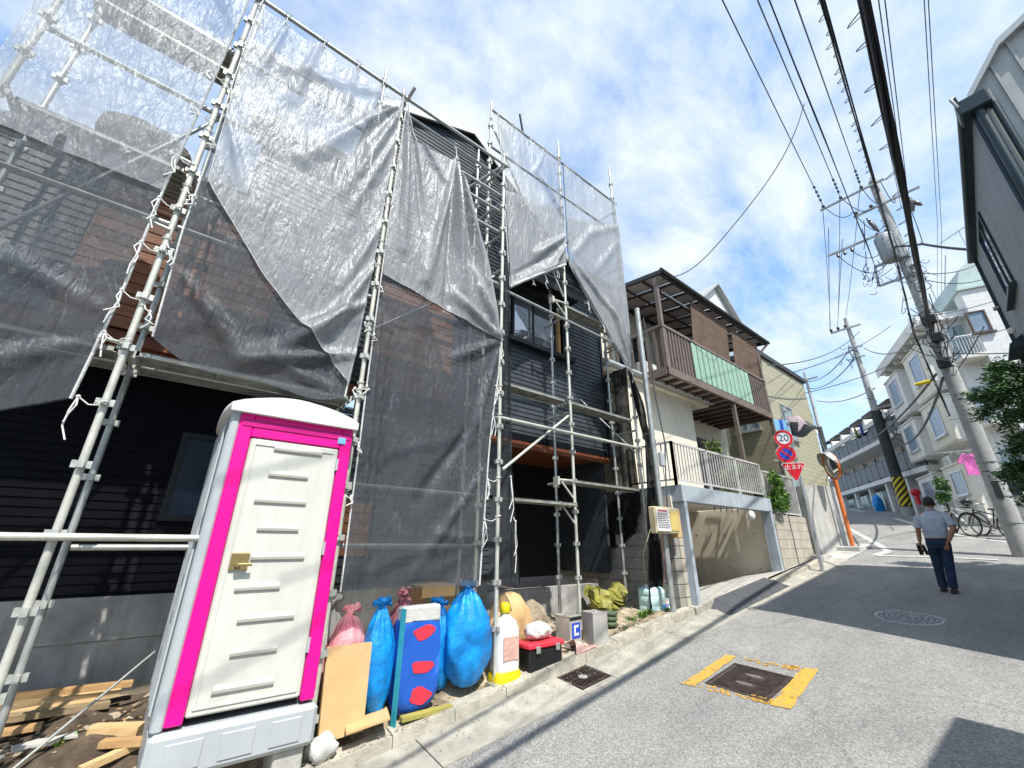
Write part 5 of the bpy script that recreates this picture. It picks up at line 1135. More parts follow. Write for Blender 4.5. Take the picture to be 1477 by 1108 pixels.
# retaining wall right of the carport, with its lower railing
t = thing('retaining_wall', 'cream block retaining wall with sloping foot beyond the carport', 'wall', (11.6,4.0,.9))
RX0,RX1 = 10.78,12.75; WT = 2.16
b = MB(); b.box(RX0,NF+.03,.5,RX1,NF+.2,WT-.01); obj('mortar', b, 'mortar', t)
k = 0
while True:
    z = .62+k*.2
    if z >= WT-.05: break
    x = RX0-(.2 if k%2 else 0)
    while x < RX1:
        x0,x1 = max(x,RX0),min(x+.4,RX1)
        if x1-x0 > .06 and z+.2 > g((x0+x1)/2,3.9)+.05: obj('block', MB().bev(x0+.003,NF,z+.003,x1-.003,NF+.1,min(z+.2,WT)-.003,.003), 'blockc', t)
        x += .4
    k += 1
rb,_,pb = railing(t, [(10.76,NF+.08,WT),(12.7,NF+.08,WT)], .06,.98)
rl = obj('railing', rb, 'railg', t)
for p_ in pb: obj('rail_post', p_, 'railg', rl)
for k in range(1,20): c = Vector((10.76+1.94*k/20,NF+.08,WT)); obj('baluster', MB().bar(c+Vector((0,0,.075)),c+Vector((0,0,.962)),.018,.018), 'railg', rl)
# the house itself
t = NH = thing('house', 'cream stucco neighbour house with brown balcony and awning roof above the carport', 'house', (10,6,2.5))
C1 = 5.75; C2 = 6.75
b = MB(); b.box(7.6,C1,2.3,11.35,9.0,5.42); b.box(7.6,C2,2.3,15.6,10.0,5.45); b.box(7.9,C2+.15,5.45,16.0,10.0,8.7); obj('wall', b, 'cream', t)
b = MB(); b.box(7.3,C1-.12,5.42,12.2,C1+.6,5.52); obj('eave_board', b, 'creamd', t)
b = MB(); b.tube([(7.2,C1-.18,5.54),(12.3,C1-.18,5.54)],.06,10); obj('gutter', b, 'greyp', t)
b = MB(); b.hexa([(7.2,C1-.16,5.53),(12.3,C1-.16,5.53),(12.3,C2+.1,5.62),(7.2,C2+.1,5.62),(7.2,C1-.16,5.57),(12.3,C1-.16,5.57),(12.3,C2+.1,5.8),(7.2,C2+.1,5.8)]); obj('lower_roof', b, 'roofd', t)
b = MB(); b.tube([(7.75,C1-.06,2.5),(7.75,C1-.06,5.1),(7.85,C1-.15,5.4)],.035,8); obj('downpipe', b, 'greyp', t)
# shuttered windows
for (x0,x1,z0,z1) in ((13.3,14.9,2.7,4.85),):
    b = MB(); b.box(x0,C2-.06,z0,x1,C2,z1); sh = obj('shutter', b, 'shutter', t)
    n_ = int((z1-z0)/.11)
    for k in range(n_): z = z0+.05+k*(z1-z0-.08)/n_; obj('slat', MB().hexa([(x0+.05,C2-.085,z),(x1-.05,C2-.085,z),(x1-.05,C2-.06,z),(x0+.05,C2-.06,z),(x0+.05,C2-.075,z+.07),(x1-.05,C2-.075,z+.07),(x1-.05,C2-.06,z+.08),(x0+.05,C2-.06,z+.08)]), 'shutter', sh)
for (x0,x1,z0,z1,m_) in ((11.9,13.0,2.7,4.7,'shutter'),(9.5,11.3,5.75,7.75,'glass'),(12.2,14.2,5.75,7.75,'glass')):
    f_ = MB(); Y_ = C2+.15 if z0 > 5 else C2
    f_.box(x0,Y_-.05,z0,x1,Y_+.02,z0+.05); f_.box(x0,Y_-.05,z1-.05,x1,Y_+.02,z1); f_.box(x0,Y_-.05,z0+.05,x0+.05,Y_+.02,z1-.05); f_.box(x1-.05,Y_-.05,z0+.05,x1,Y_+.02,z1-.05); f_.box((x0+x1)/2-.03,Y_-.045,z0+.05,(x0+x1)/2+.03,Y_+.02,z1-.05)
    wf = obj('window', f_, 'brown', t); obj('pane', MB().box(x0+.05,Y_-.015,z0+.05,x1-.05,Y_+.015,z1-.05), m_, wf)
# balcony
BY = 5.0; BZ = 5.56; BX0,BX1 = 8.95,15.25; RT = 6.83
b = MB(); b.bar((BX0,BY,BZ),(BX1,BY,BZ),.08,.20); b.bar((BX0,BY,BZ),(BX0,C2+.1,BZ),.08,.2); b.bar((BX1,BY,BZ),(BX1,C2+.1,BZ),.08,.2); bal_ = obj('balcony_frame', b, 'brown2', t)
for k in range(13):
    x = BX0+.25+k*.48; obj('joist', MB().box(x,BY+.04,BZ-.06,x+.06,C2+.1,BZ+.04), 'brown', bal_)
b = MB(); b.box(BX0+.02,BY+.04,BZ+.045,BX1-.02,C2+.12,BZ+.075); obj('deck', b, 'polyc', bal_)
b = MB(); b.bar((BX0-.02,BY,RT),(BX1+.02,BY,RT),.09,.08); b.bar((BX0,BY,RT),(BX0,C2+.1,RT),.07,.08); b.bar((BX1,BY,RT),(BX1,C2+.1,RT),.07,.08); hr = obj('handrail', b, 'brown2', t)
x = BX0+.12; gx0,gx1 = 10.32,13.9
while x < BX1-.1:
    if not (gx0-.05 < x < gx1+.05): obj('baluster', MB().box(x,BY-.02,BZ+.1,x+.07,BY+.02,RT-.04), 'brown2', hr)
    x += .155
y = BY+.2
while y < C2: obj('baluster', MB().box(BX0-.02,y,BZ+.1,BX0+.02,y+.07,RT-.04), 'brown2', hr); y += .24
n_ = 12
for k in range(n_):
    x0 = gx0+(gx1-gx0)*k/n_; x1 = gx0+(gx1-gx0)*(k+1)/n_; obj('green_panel', MB().bev(x0+.025,BY-.035,BZ+.12,x1-.025,BY-.01,RT-.06,.006), 'green_p', hr)
b = MB(); b.box(gx0-.03,BY-.008,BZ+.12,gx1+.03,BY+.01,RT-.06); obj('panel_backing', b, 'brown', hr)
for x in (BX0+.05,BX1-.05):
    b = MB(); b.bar((x,BY+.02,BZ-.1 if x < 10 else 2.2),(x,BY+.02,8.3),.10,.10); obj('post', b, 'brown2', t)
b = MB(); b.bar((12.5,BY+.05,1.9),(12.5,BY+.05,BZ-.1),.10,.10); obj('post', b, 'brown2', t)
# awning roof
AZf,AZb = 8.42,8.72; AX0,AX1 = 9.0,15.75; AYf = 4.85
b = MB(); b.bar((AX0,AYf,AZf),(AX1,AYf,AZf),.09,.14); b.bar((AX0,AYf,AZf),(AX0,C2+.2,AZb),.08,.12); b.bar((AX1,AYf,AZf),(AX1,C2+.2,AZb),.08,.12); b.bar((AX0,C2+.1,AZb-.05),(AX1,C2+.1,AZb-.05),.08,.1); aw = obj('awning_frame', b, 'roofd', t)
for k in range(1,9): x = AX0+(AX1-AX0)*k/9; obj('rafter', MB().bar((x,AYf+.05,AZf),(x,C2+.15,AZb-.01),.05,.07), 'brown', aw)
for k in (1,2): y = AYf+(C2-AYf)*k/3; z = AZf+(AZb-AZf)*k/3; obj('purlin', MB().bar((AX0,y,z-.01),(AX1,y,z-.01),.04,.05), 'brown', aw)
for k in range(9):
    x0 = AX0+(AX1-AX0)*k/9+.02; x1 = AX0+(AX1-AX0)*(k+1)/9-.02
    obj('roof_sheet', MB().hexa([(x0,AYf,AZf+.045),(x1,AYf,AZf+.045),(x1,C2+.15,AZb+.035),(x0,C2+.15,AZb+.035),(x0,AYf,AZf+.055),(x1,AYf,AZf+.055),(x1,C2+.15,AZb+.045),(x0,C2+.15,AZb+.045)]), 'polyc', aw)
b = MB(); b.tube([(AX0-.1,AYf-.09,AZf+.0),(AX1+.1,AYf-.09,AZf)],.055,10); obj('gutter', b, 'roofd', aw)
b = MB(); b.tube([(AX1,AYf-.09,AZf-.05),(AX1-.35,BY-.0,AZf-.5),(AX1-.4,BY+.1,6.5),(AX1-.4,BY+.1,2.6)],.04,8); obj('downpipe', b, 'brown', t)
b = MB(); b.bar((AX0+.3,BY+.03,8.0),(AX1-.4,BY+.03,8.0),.04,.04); obj('clothes_rail', b, 'gal', t)
b = MB(); b.hexa([(7.5,C2-.35,8.72),(16.4,C2-.35,8.72),(16.4,10.4,9.5),(7.5,10.4,9.5),(7.5,C2-.35,8.82),(16.4,C2-.35,8.82),(16.4,10.4,9.62),(7.5,10.4,9.62)]); obj('roof', b, 'roofd', t)
# roller shades
def shade(x0, x1, z0, z1, label):
    b = MB(); vs = []; fs = []; nu,nv = 26,16
    for i in range(nu+1):
        for j in range(nv+1):
            u,v_ = i/nu,j/nv; vs.append((x0+(x1-x0)*u-.12*v_*v_*(1-u), BY-.06+.10*v_*(.4+.6*u)+.022*math.sin(u*19+v_*3)*v_, z1-(z1-z0)*v_-.10*v_*u*u+.05*math.sin(u*PI)*-(1-v_)))
    for i in range(nu):
        for j in range(nv): fs.append((i*(nv+1)+j,(i+1)*(nv+1)+j,(i+1)*(nv+1)+j+1,i*(nv+1)+j+1))
    b.add(vs,fs,True); b.add([(a_,c_+.008,d_) for a_,c_,d_ in vs],[f[::-1] for f in fs],True); o = obj('sun_shade', b, 'shade', recalc=False); return tag(o, label, 'sun shade')
shade(10.65,12.9,6.86,8.25,'wider brown cloth sun shade hanging at the middle of the balcony')
shade(13.2,15.1,6.86,8.2,'narrower brown cloth sun shade hanging at the far end of the balcony')
# things on the balcony and terrace
t = thing('air_conditioner', 'white outdoor unit standing on the balcony by the end post', 'air conditioner', (9.5,6.0,BZ+.08))
b = MB(); b.bev(9.25,5.8,BZ+.08,9.95,6.1,BZ+.65,.02); obj('case', b, 'white', t); b = MB(); b.disc((9.5,5.795,BZ+.36),(0,-1,0),.2,.006,20,.17); b.disc((9.5,5.795,BZ+.36),(0,-1,0),.11,.006,20,.09); obj('fan_grille', b, 'greyp', t)
# planting on the terrace
def foliage(mb, c, rx, ry, rz, n_, s0, s1, seed, droop=.2, clumps=10):
    """leaf sized faces gathered in clumps through the crown"""
    r = random.Random(seed); cl_ = []
    for k in range(clumps):
        d = Vector((r.gauss(0,1),r.gauss(0,1),r.gauss(0,1))).normalized()*(r.random()**.45)
        cl_.append((Vector((c[0]+d.x*rx*.85,c[1]+d.y*ry*.85,c[2]+d.z*rz*.85)), r.uniform(.22,.42)))
    for i in range(n_):
        cc,s_ = r.choice(cl_); d = Vector((r.gauss(0,1),r.gauss(0,1),r.gauss(0,1))).normalized()*(r.random()**.5)*s_
        p = cc+Vector((d.x*rx,d.y*ry,d.z*rz*.9)); l_ = r.uniform(s0,s1); a_ = Vector((r.gauss(0,1)+d.x,r.gauss(0,1)+d.y,r.gauss(0,.6)-droop)).normalized()*l_; w_ = a_.cross(Vector((r.gauss(0,1),r.gauss(0,1),r.gauss(0,1)))).normalized()*l_*.24
        mb.add([p, p+a_*.45+w_, p+a_, p+a_*.45-w_],[(0,1,2,3)])
    return mb
t = thing('shrub', 'bright green shrub spilling over the grey railing beyond the carport', 'shrub', (10.9,4.2,2.4))
b = foliage(MB(), (11.15,3.96,2.66), .60,.30,.62, 3800, .05,.10, 3, .4, 16); obj('foliage', b, 'leaf2', t, recalc=False)
b = foliage(MB(), (10.3,4.25,3.12), .8,.2,.16, 900, .05,.09, 4, .2, 12); obj('foliage', b, 'leaf2', t, recalc=False)
b = MB(); b.tube([(11.1,4.3,2.1),(11.1,4.15,2.6),(11.0,4.05,3.1)],.02,6); b.tube([(11.1,4.2,2.4),(11.3,4.0,2.7)],.014,6); b.tube([(11.0,4.1,2.9),(10.2,4.25,3.15)],.012,6); obj('stem', b, 'bark', t)
t = thing('shrub', 'tall thin pale leaved shrub behind the railing by the shutters', 'shrub', (10.2,4.8,2.45))
b = MB(); r = random.Random(9)
for k in range(5):
    x = 9.6+.28*k; b.tube([(x,4.7,2.2),(x+r.uniform(-.15,.15),4.65,3.0),(x+r.uniform(-.2,.2),4.6,3.55+r.uniform(-.3,.3))],.011,5)
obj('stem', b, 'bark', t)
b = foliage(MB(), (9.85,4.62,3.55), .28,.2,.35, 260, .08,.16, 6, .1, 9); foliage(b, (10.3,4.6,2.95), .6,.2,.4, 420, .07,.13, 7, .1, 14); obj('foliage', b, mat('pale_leaf',(.22,.30,.10),.5,0,.25,9), t, recalc=False)
t = thing('shrub', 'dark shrub in the gap behind the traffic sign', 'shrub', (12.9,5.0,1.6))
b = foliage(MB(), (13.0,4.9,2.7), .8,.5,.9, 1800, .06,.12, 8, .3, 14); obj('foliage', b, 'leaf', t, recalc=False); b = MB(); b.tube([(13,5,1.2),(13,4.95,2.0),(12.9,4.9,2.9)],.04,7); obj('trunk', b, 'bark', t)
# ------------------------------------------------------------------ traffic signs
SGX,SGY = 11.56,3.49
t = thing('traffic_sign', 'grey pole with 20 limit, no parking and red stop signs', 'traffic sign', (SGX,SGY,g(SGX,SGY)))
b = MB(); b.cyl((SGX,SGY,g(SGX,SGY)-.05),(SGX,SGY,4.75),.038,12); obj('pole', b, 'alu', t)
b = MB(); b.cyl((SGX,SGY,g(SGX,SGY)),(SGX,SGY,g(SGX,SGY)+.05),.06,12); obj('foot_collar', b, 'concl', t)
def facing(c, to, tilt=0):
    n_ = (Vector(to)-c); n_.z = 0; n_.normalize(); rt = Vector((-n_.y,n_.x,0)); return n_, rt, Vector((0,0,1))   # normal, right (as seen), up
def sign_c(x, y): return at_d(x, y, 11.93)
def sdisc(c, n_, rt, up, r, th, name, m_, par, off=0, k=32, x0=0, z0=0):
    p = [c+rt*(x0+r*math.cos(2*PI*i/k))+up*(z0+r*math.sin(2*PI*i/k))+n_*off for i in range(k)]; return obj(name, MB().prism(p, n_*th), m_, par)
c = sign_c(1129.8,632.3); n_,rt,up = facing(c,(4,-1.2,0)); R_ = .205
b1 = sdisc(c,n_,rt,up,R_,.012,'speed_plate','signw',t)
p = MB(); p.disc(c+n_*.013,n_,R_*.97,.004,36,R_*.70); obj('red_ring', p, 'signr', b1)
flat_text('20', .235, 'signnum', b1, c+n_*.016, rt, up, 'speed_number', .002)
c = sign_c(1133.5,655.2); n_,rt,up = facing(c,(4,-1.2,0))
b1 = sdisc(c,n_,rt,up,.215,.012,'parking_plate','signw',t); sdisc(c,n_,rt,up,.205,.004,'blue_field','signb',b1,.013)
p = MB(); p.disc(c+n_*.018,n_,.207,.004,36,.135); obj('red_ring', p, 'signr', b1)
d_ = (rt*.7-up*.7); q = (rt*.7+up*.7)*.022; s0 = c+n_*.019-d_*.15; s1 = c+n_*.019+d_*.15; obj('red_bar', MB().prism([s0-q,s1-q,s1+q,s0+q], n_*.003), 'signr', b1)
c = sign_c(1145.5,677); n_,rt,up = facing(c,(4,-2.0,0))
def tri(s_): 
    pts = []
    for (u,v_) in ((-1,.55),(1,.55),(0,-1.15)): pts.append((u*s_,v_*s_))
    return pts
def rtri(s_, off, th, name, m_, par):
    P = tri(s_); poly = []
    for i in range(3):
        a_,o_,e_ = Vector(P[i-1]),Vector(P[i]),Vector(P[(i+1)%3]); poly += [o_+(a_-o_).normalized()*.06*s_/.25*.6, o_+(e_-o_).normalized()*.06*s_/.25*.6]
    return obj(name, MB().prism([c+rt*u+up*v_+n_*off for u,v_ in poly], n_*th), m_, par)
b1 = rtri(.27,0,.012,'stop_plate','signw',t); rtri(.25,.013,.004,'red_field','signr',b1)
flat_text('止まれ', .135, 'signw', b1, c+up*.045+n_*.019, rt, up, 'stop_lettering', .002)
c = sign_c(1126,613); n_,rt,up = facing(c,(6,-5,0))
b1 = obj('way_plate', MB().prism([c+rt*u+up*v_ for u,v_ in ((-.17,-.13),(.17,-.13),(.17,.13),(-.17,.13))], n_*.012), 'signlb', t)
obj('blue_stripe', MB().prism([c+rt*u+up*v_+n_*.013 for u,v_ in ((-.03,-.13),(.05,-.13),(.05,.13),(-.03,.13))], n_*.004), 'signb', b1)
b = MB()
for z in (4.3,3.85,3.45,4.62): b.box(SGX-.06,SGY-.05,z,SGX+.02,SGY+.05,z+.03)
obj('clamp', b, 'steel', t)
b = MB(); b.tube([(SGX,SGY,3.3),(SGX-.35,SGY+.35,3.42)],.012,6); obj('stay', b, 'alu', t)
# ------------------------------------------------------------------ corner mirror on orange pole
MX,MY = 15.3,3.74
t = thing('traffic_mirror', 'convex corner mirror on a bright orange pole', 'traffic mirror', (MX,MY,g(MX,MY)))
b = MB(); b.cyl((MX,MY,g(MX,MY)-.05),(MX,MY,4.15),.055,14); obj('pole', b, 'orange', t)
c = at_d(1199,672,15.25); n_ = Vector((-.62,.78,-.12)).normalized(); rt = n_.cross(Vector((0,0,1))).normalized()*-1; up = rt.cross(n_)*-1
if up.z < 0: up = -up
rings = []
for i in range(7): rr = .36*i/6+.001; rings.append([c+rt*(rr*math.cos(a_))+up*(rr*math.sin(a_))+n_*(.09*(1-(i/6)**2)) for a_ in [2*PI*k/32 for k in range(32)]])
obj('mirror_glass', MB().loft(rings, False), 'mirror', t)
b = MB(); b.disc(c-n_*.03,n_,.40,.05,36,.35); obj('rim', b, 'orange', t)
b = MB(); b.disc(c-n_*.07,n_,.36,.03,32); obj('back_shell', b, mat('rust_back',(.26,.075,.03),.6), t)
b = MB(); vs = []
for k in range(13):
    a_ = PI*k/12; p = c+rt*(.405*math.cos(a_))+up*(.405*math.sin(a_)); vs += [p-n_*.02, p+n_*.2*math.sin(a_)**.6]
b.add(vs,[(2*k,2*k+1,2*k+3,2*k+2) for k in range(12)]); obj('visor', b, mat('visor_grey',(.45,.44,.42),.5), t, recalc=False)
b = MB(); b.bar((MX,MY,4.1),c-n_*.06,.05,.05); b.bev(MX-.09,MY-.09,3.88,MX+.09,MY+.09,4.02,.01); obj('bracket', b, 'signw', t)
b = MB(); b.bev(MX-.4,MY-.25,g(MX,MY)-.1,MX+.35,MY+.45,g(MX,MY)+.10,.03); obj('footing', b, 'concl', t)
# ------------------------------------------------------------------ utility poles
def tapered(b, X, Y, z0, z1, r0, r1, n=18): return b.tube([(X,Y,z0+(z1-z0)*k/6) for k in range(7)],[r0+(r1-r0)*k/6 for k in range(7)],n)
UX,UY = 15.3,.63
t = UP = thing('utility_pole', 'nearest tall concrete utility pole with transformer and thick cable bundles', 'utility pole', (UX,UY,g(UX,UY)))
b = MB(); tapered(b,UX,UY,g(UX,UY)-.1,12.45,.19,.11); obj('pole', b, 'polec', t)
for z in (2.0,2.6,3.4,5.0,5.9,6.6,7.3,7.9,8.6): b = MB(); b.cyl((UX,UY,z),(UX,UY,z+.035),.212-.0075*z,18); obj('band', b, 'steel', t)
b = MB()
for k in range(16): z = 3.2+.45*k; s_ = 1 if k%2 else -1; b.cyl((UX,UY+s_*.1,z),(UX-.05,UY+s_*.32,z),.009,6)
obj('step_bolt', b, 'steel', t, kind='stuff')
b = MB(); b.bev(UX-.22,UY-.06,2.55,UX-.17,UY+.06,2.95,.005); obj('number_plate', b, mat('plate_dark',(.05,.055,.06),.6), t)
def arm(pa, pb, name='crossarm', th=.058): 
    A_,B_ = on_x(*pa,UX-.13),on_x(*pb,UX-.13); z = (A_.z+B_.z)/2; A_.z = B_.z = z; return A_,B_,obj(name, MB().bar(A_,B_,th,th), 'steel', UP)
A1,B1,_ = arm((1182,300),(1277,262)); A2,B2,_ = arm((1230,310),(1328,273)); A3,B3,_ = arm((1193,367),(1285,334))
A4,B4,_ = arm((1262,385),(1312,366),th=.06); A5,B5,_ = arm((1268,413),(1320,394),th=.06)
obj('cable_bracket', MB().bar(A4,A5,.06,.06), 'steel', UP)
def insul(p, parent=UP, up=1, s=.8):
    b = MB(); b.loft([[(p.x+r*math.cos(a_),p.y+r*math.sin(a_),p.z+z*up) for a_ in [2*PI*k/10 for k in range(10)]] for z,r in ((.03*s,.02*s),(.04*s,.055*s),(.08*s,.045*s),(.09*s,.06*s),(.13*s,.05*s),(.14*s,.06*s),(.18*s,.05*s),(.21*s,.02*s))]); return obj('insulator', b, 'insul', parent)
INS = []
for px in ((1187,297),(1212,284),(1242,270)):
    q = on_x(px[0],px[1],UX-.13); q.z = A1.z; insul(q); INS.append(q+Vector((0,0,.2)))
for px in ((1234,306),(1256,297)): q = on_x(*px,UX-.13); q.z = A2.z; insul(q)
for px in ((1206,360),(1216,358),(1226,352)): q = on_x(*px,UX-.13); q.z = A3.z-.05; insul(q, up=-1)
for (p,q) in (((1312,285),(1318,305)),((1250,315),(1268,335)),((1315,290),(1330,296))):
    A_,B_ = on_x(*p,UX-.1),on_x(*q,UX-.1); b = MB(); b.tube([A_,A_.lerp(B_,.3),A_.lerp(B_,.7),B_],[.02,.06,.06,.02],8); obj('strain_insulator', b, 'insul', UP)
# transformer
TX_,TY_,TZ_ = UX-.28,UY+.22,9.35
b = MB(); b.tube([(TX_,TY_,TZ_),(TX_,TY_,TZ_+.05),(TX_,TY_,TZ_+.85),(TX_,TY_,TZ_+.9)],[.18,.225,.24,.21],18); tr = obj('transformer', b, 'transf', UP)
for k in range(3): b = MB(); b.tube([(TX_+.12*math.cos(k*2.1),TY_+.12*math.sin(k*2.1),TZ_+.9+.04*j) for j in range(5)],[.03,.05,.03,.05,.02],8); obj('bushing', b, 'insul', tr)
for k in range(6): a_ = k*PI/3; b = MB(); b.bar((TX_+.235*math.cos(a_),TY_+.235*math.sin(a_),TZ_+.1),(TX_+.25*math.cos(a_),TY_+.25*math.sin(a_),TZ_+.8),.02,.04); obj('fin', b, 'transf', tr)
# tangles of service wires round the pole
r = random.Random(77)
def tangle(c, n_, s, seed, rad=.012, zs=1.0):
    rr = random.Random(seed); b = MB()
    for k in range(n_):
        p = Vector(c)+Vector((rr.gauss(0,.08)*s,rr.gauss(0,.16)*s,rr.gauss(0,.35)*s*zs)); q = p+Vector((rr.gauss(0,.1),rr.gauss(0,.22),rr.gauss(.1,.3)*zs))*s; dr_ = abs(rr.gauss(.1,.12))*s; sw = rr.gauss(0,.1)*s
        b.tube([p.lerp(q,u/10)+Vector((0,sw*math.sin(PI*u/10),-dr_*4*(u/10)*(1-u/10))) for u in range(11)], rad*rr.uniform(.5,1.0), 5)
    return b
def smooth_pts(P, it=2):
    P = [Vector(p) for p in P]
    for _ in range(it):
        Q = [P[0]]
        for a_,c_ in zip(P,P[1:]): Q += [a_*.75+c_*.25, a_*.25+c_*.75]
        P = Q+[P[-1]]
    return P
obj('wire_tangle', tangle(on_x(1337,455,UX-.25), 26, 1.0, 5), 'cable', UP, kind='stuff')
obj('wire_tangle', tangle(on_x(1358,505,UX-.25), 22, 1.0, 6), 'cable', UP, kind='stuff')
obj('wire_tangle', tangle(on_x(1254,405,UX-.15), 16, .7, 7), 'cable', UP, kind='stuff')
obj('wire_tangle', tangle(on_x(1312,385,UX-.2), 22, 1.1, 8), 'cable', UP, kind='stuff')
for (x,y,w_) in ((1340,462,.3),(1352,487,.24),(1362,524,.26)):
    q = on_x(x,y,UX-.25); b = MB(); b.bev(q.x-.1,q.y-w_/2,q.z-.12,q.x+.08,q.y+w_/2,q.z+.12,.02); obj('junction_box', b, 'cable', UP)
q = on_x(1331,553,UX-1.2); b = MB(); b.tube([q+Vector((0,-.14,.02)),q+Vector((0,.14,0))],.045,10); tag(obj('cable_cover', b, 'yellow'), 'short yellow tube sleeved over a cable by the nearest utility pole', 'cable cover')
def upole(X, Y, z1, r0, r1, label, dark=None, guard=None):
    t = thing('utility_pole', label, 'utility pole', (X,Y,g(X,Y)))
    b = MB(); tapered(b,X,Y,g(X,Y)-.1,z1,r0,r1); obj('pole', b, 'polec', t)
    if dark: b = MB(); b.cyl((X,Y,dark[0]),(X,Y,dark[1]),r0*1.05,16); obj('dark_sleeve', b, 'poled', t)
    if guard:
        z0,zt = guard; b = MB(); b.cyl((X,Y,z0),(X,Y,zt),r0*1.10,20); gd = obj('pole_guard', b, 'black', t); rr = r0*1.115
        for k in range(-3,7):                        # slanting yellow bands
            b = MB(); n_ = 14; vs = []; ok = []
            for j in range(n_+1):
                a_ = PI*.5+PI*j/n_; zc = z0+k*.27+.75*(j/n_)
                lo,hi = max(z0+.02,zc),min(zt-.02,zc+.13)
                vs += [(X+rr*math.cos(a_),Y+rr*math.sin(a_),lo),(X+rr*math.cos(a_),Y+rr*math.sin(a_),max(lo,hi))]; ok.append(hi > lo+.005)
            fs = [(2*j,2*j+2,2*j+3,2*j+1) for j in range(n_) if ok[j] and ok[j+1]]
            if fs: b.add(vs,fs); obj('yellow_band', b, 'yellow', gd, recalc=False)
    return t
U2 = upole(28.32,4.35,13.85,.22,.10,'second utility pole with black and yellow striped guard at its foot',(4.0,8.2),(3.3,4.75))
q0,q1 = on_x(1197,477,28.2),on_x(1243,472,28.2); q0.z = q1.z = (q0.z+q1.z)/2; obj('crossarm', MB().bar(q0,q1,.09,.09), 'steel', U2)
I2 = []
for k in range(3): q = q0.lerp(q1,.04+k*.24); insul(q,U2,1,1.3); I2.append(q+Vector((0,0,.27)))
for (pa,pb) in (((1223,502),(1244,499)),((1230,516),(1248,513))): a_,c_ = on_x(*pa,28.2),on_x(*pb,28.2); obj('cable_bracket', MB().bar(a_,c_,.07,.07), 'steel', U2)
obj('cable_bracket', MB().bar(on_x(1223,502,28.2),on_x(1230,516,28.2),.07,.07), 'steel', U2)
obj('wire_tangle', tangle(on_x(1224,512,28.1), 14, 1.0, 9, .02), 'cable', U2, kind='stuff'); obj('wire_tangle', tangle(on_x(1284,615,28.0), 14, 1.2, 10, .02), 'cable', U2, kind='stuff')
U3 = upole(43.05,10.65,16.4,.2,.1,'third smaller utility pole farthest down the street',(8.0,11.2))
for (pa,pb) in (((1150,551),(1181,547)),((1139,607),(1160,604))): a_,c_ = on_x(*pa,42.9),on_x(*pb,42.9); c_.z = a_.z; obj('crossarm', MB().bar(a_,c_,.14,.14), 'steel', U3)
q = on_x(1153,598,42.8); b = MB(); b.bev(q.x-.3,q.y-.32,q.z-.4,q.x+.3,q.y+.32,q.z+.4,.04); obj('transformer', b, 'transf', U3)
# ------------------------------------------------------------------ overhead wires: each span is a thing
def span(name, pts, sag, r_, m_, label, cat='cable', group='overhead cables', n_=22, coil=0, bundle=0):
    """pts: 3D support points; sags between supports"""
    P = []
    for a_,c_ in zip(pts,pts[1:]):
        a_,c_ = Vector(a_),Vector(c_)
        for k in range(n_): u = k/n_; P.append(a_.lerp(c_,u)-Vector((0,0,sag*4*u*(1-u))))
    P.append(Vector(pts[-1]))
    b = MB()
    if bundle:
        rr = random.Random(len(label))
        offs = [(rr.uniform(-1,1),rr.uniform(-1,1)) for _ in range(bundle)]
        for i,(oy,oz) in enumerate(offs): b.tube([p+Vector((0,oy*r_*1.3+.3*r_*math.sin(j*.9+i),oz*r_*1.3+.3*r_*math.cos(j*.7+i*2))) for j,p in enumerate(P)], r_*rr.uniform(.35,.75), 5)
    else: b.tube(P, r_, 6)
    o = obj(name, b, m_); tag(o, label, cat, group)
    return o, P
def loops(parent_label, P, every, rad, r_, seed):
    rr = random.Random(seed); b = MB(); dist = 0
    for a_,c_ in zip(P,P[1:]):
        d = (c_-a_).length; k = 0
        while dist < d:
            p = a_.lerp(c_, dist/d); s_ = rad*rr.uniform(.6,1.2); t0 = rr.uniform(0,.6)
            b.tube([p+Vector((.06*q/8,s_*math.sin(PI*q/8)*.8,-s_*math.sin(PI*q/8)*.6*t0)) for q in range(9)], r_, 4); dist += every*rr.uniform(.7,1.3)
        dist -= d
    return b
def ext(a_, c_, L_): d = (Vector(c_)-Vector(a_)); return Vector(c_)+d*L_
def far(px, D=5.5): return at_d(*px,D)
a_ = on_x(1341,470,UX-.3); c_ = far((1246,0),3.6); 
o,P = span('cable_bundle', [a_,ext(a_,c_,.35)], .06, .027, 'cable', 'thickest black cable bundle running overhead to the nearest utility pole', bundle=11)
obj('hanger_loop', loops('', P, .5, .17, .005, 3), 'wireg', o, kind='stuff')
a_ = on_x(1342,474,UX-.35); c_ = far((1200,0))
o,P = span('cable_bundle', [on_x(1370,600,UX-.3),on_x(1318,480,UX-.45),on_x(1292,370,UX-.6),ext(a_,far((1200,0),3.6),.3)], .0, .013, 'cable', 'second black cable bundle with small hanger rings left of the thickest one', bundle=5)
obj('hanger_loop', loops('', P, .28, .09, .005, 4), 'wireg', o, kind='stuff')
a_ = A4.copy(); span('cable', [A5,A4,ext(a_,far((1108,0),4.4),.4)], .04, .012, 'cable', 'plain black cable ending at the square bracket of the nearest pole', bundle=3)
for k,(px,lab) in enumerate((((1043,0),'leftmost of the three high wires on the top crossarm'),((1093,0),'middle of the three high wires on the top crossarm'),((1146,0),'rightmost of the three high wires on the top crossarm'))):
    o,P = span('power_line', [I2[k],INS[k],ext(INS[k],far(px),.8)], .12, .011, 'wireg', lab, 'wire', 'high wires')
    b = MB()
    for q in (.35,.75,1.1,1.5):
        d = (far(px)-INS[k]).normalized(); b.tube([INS[k]+d*q,INS[k]+d*(q+.09)],.035,6)
    obj('line_sleeve', b, 'cable', o, kind='stuff')
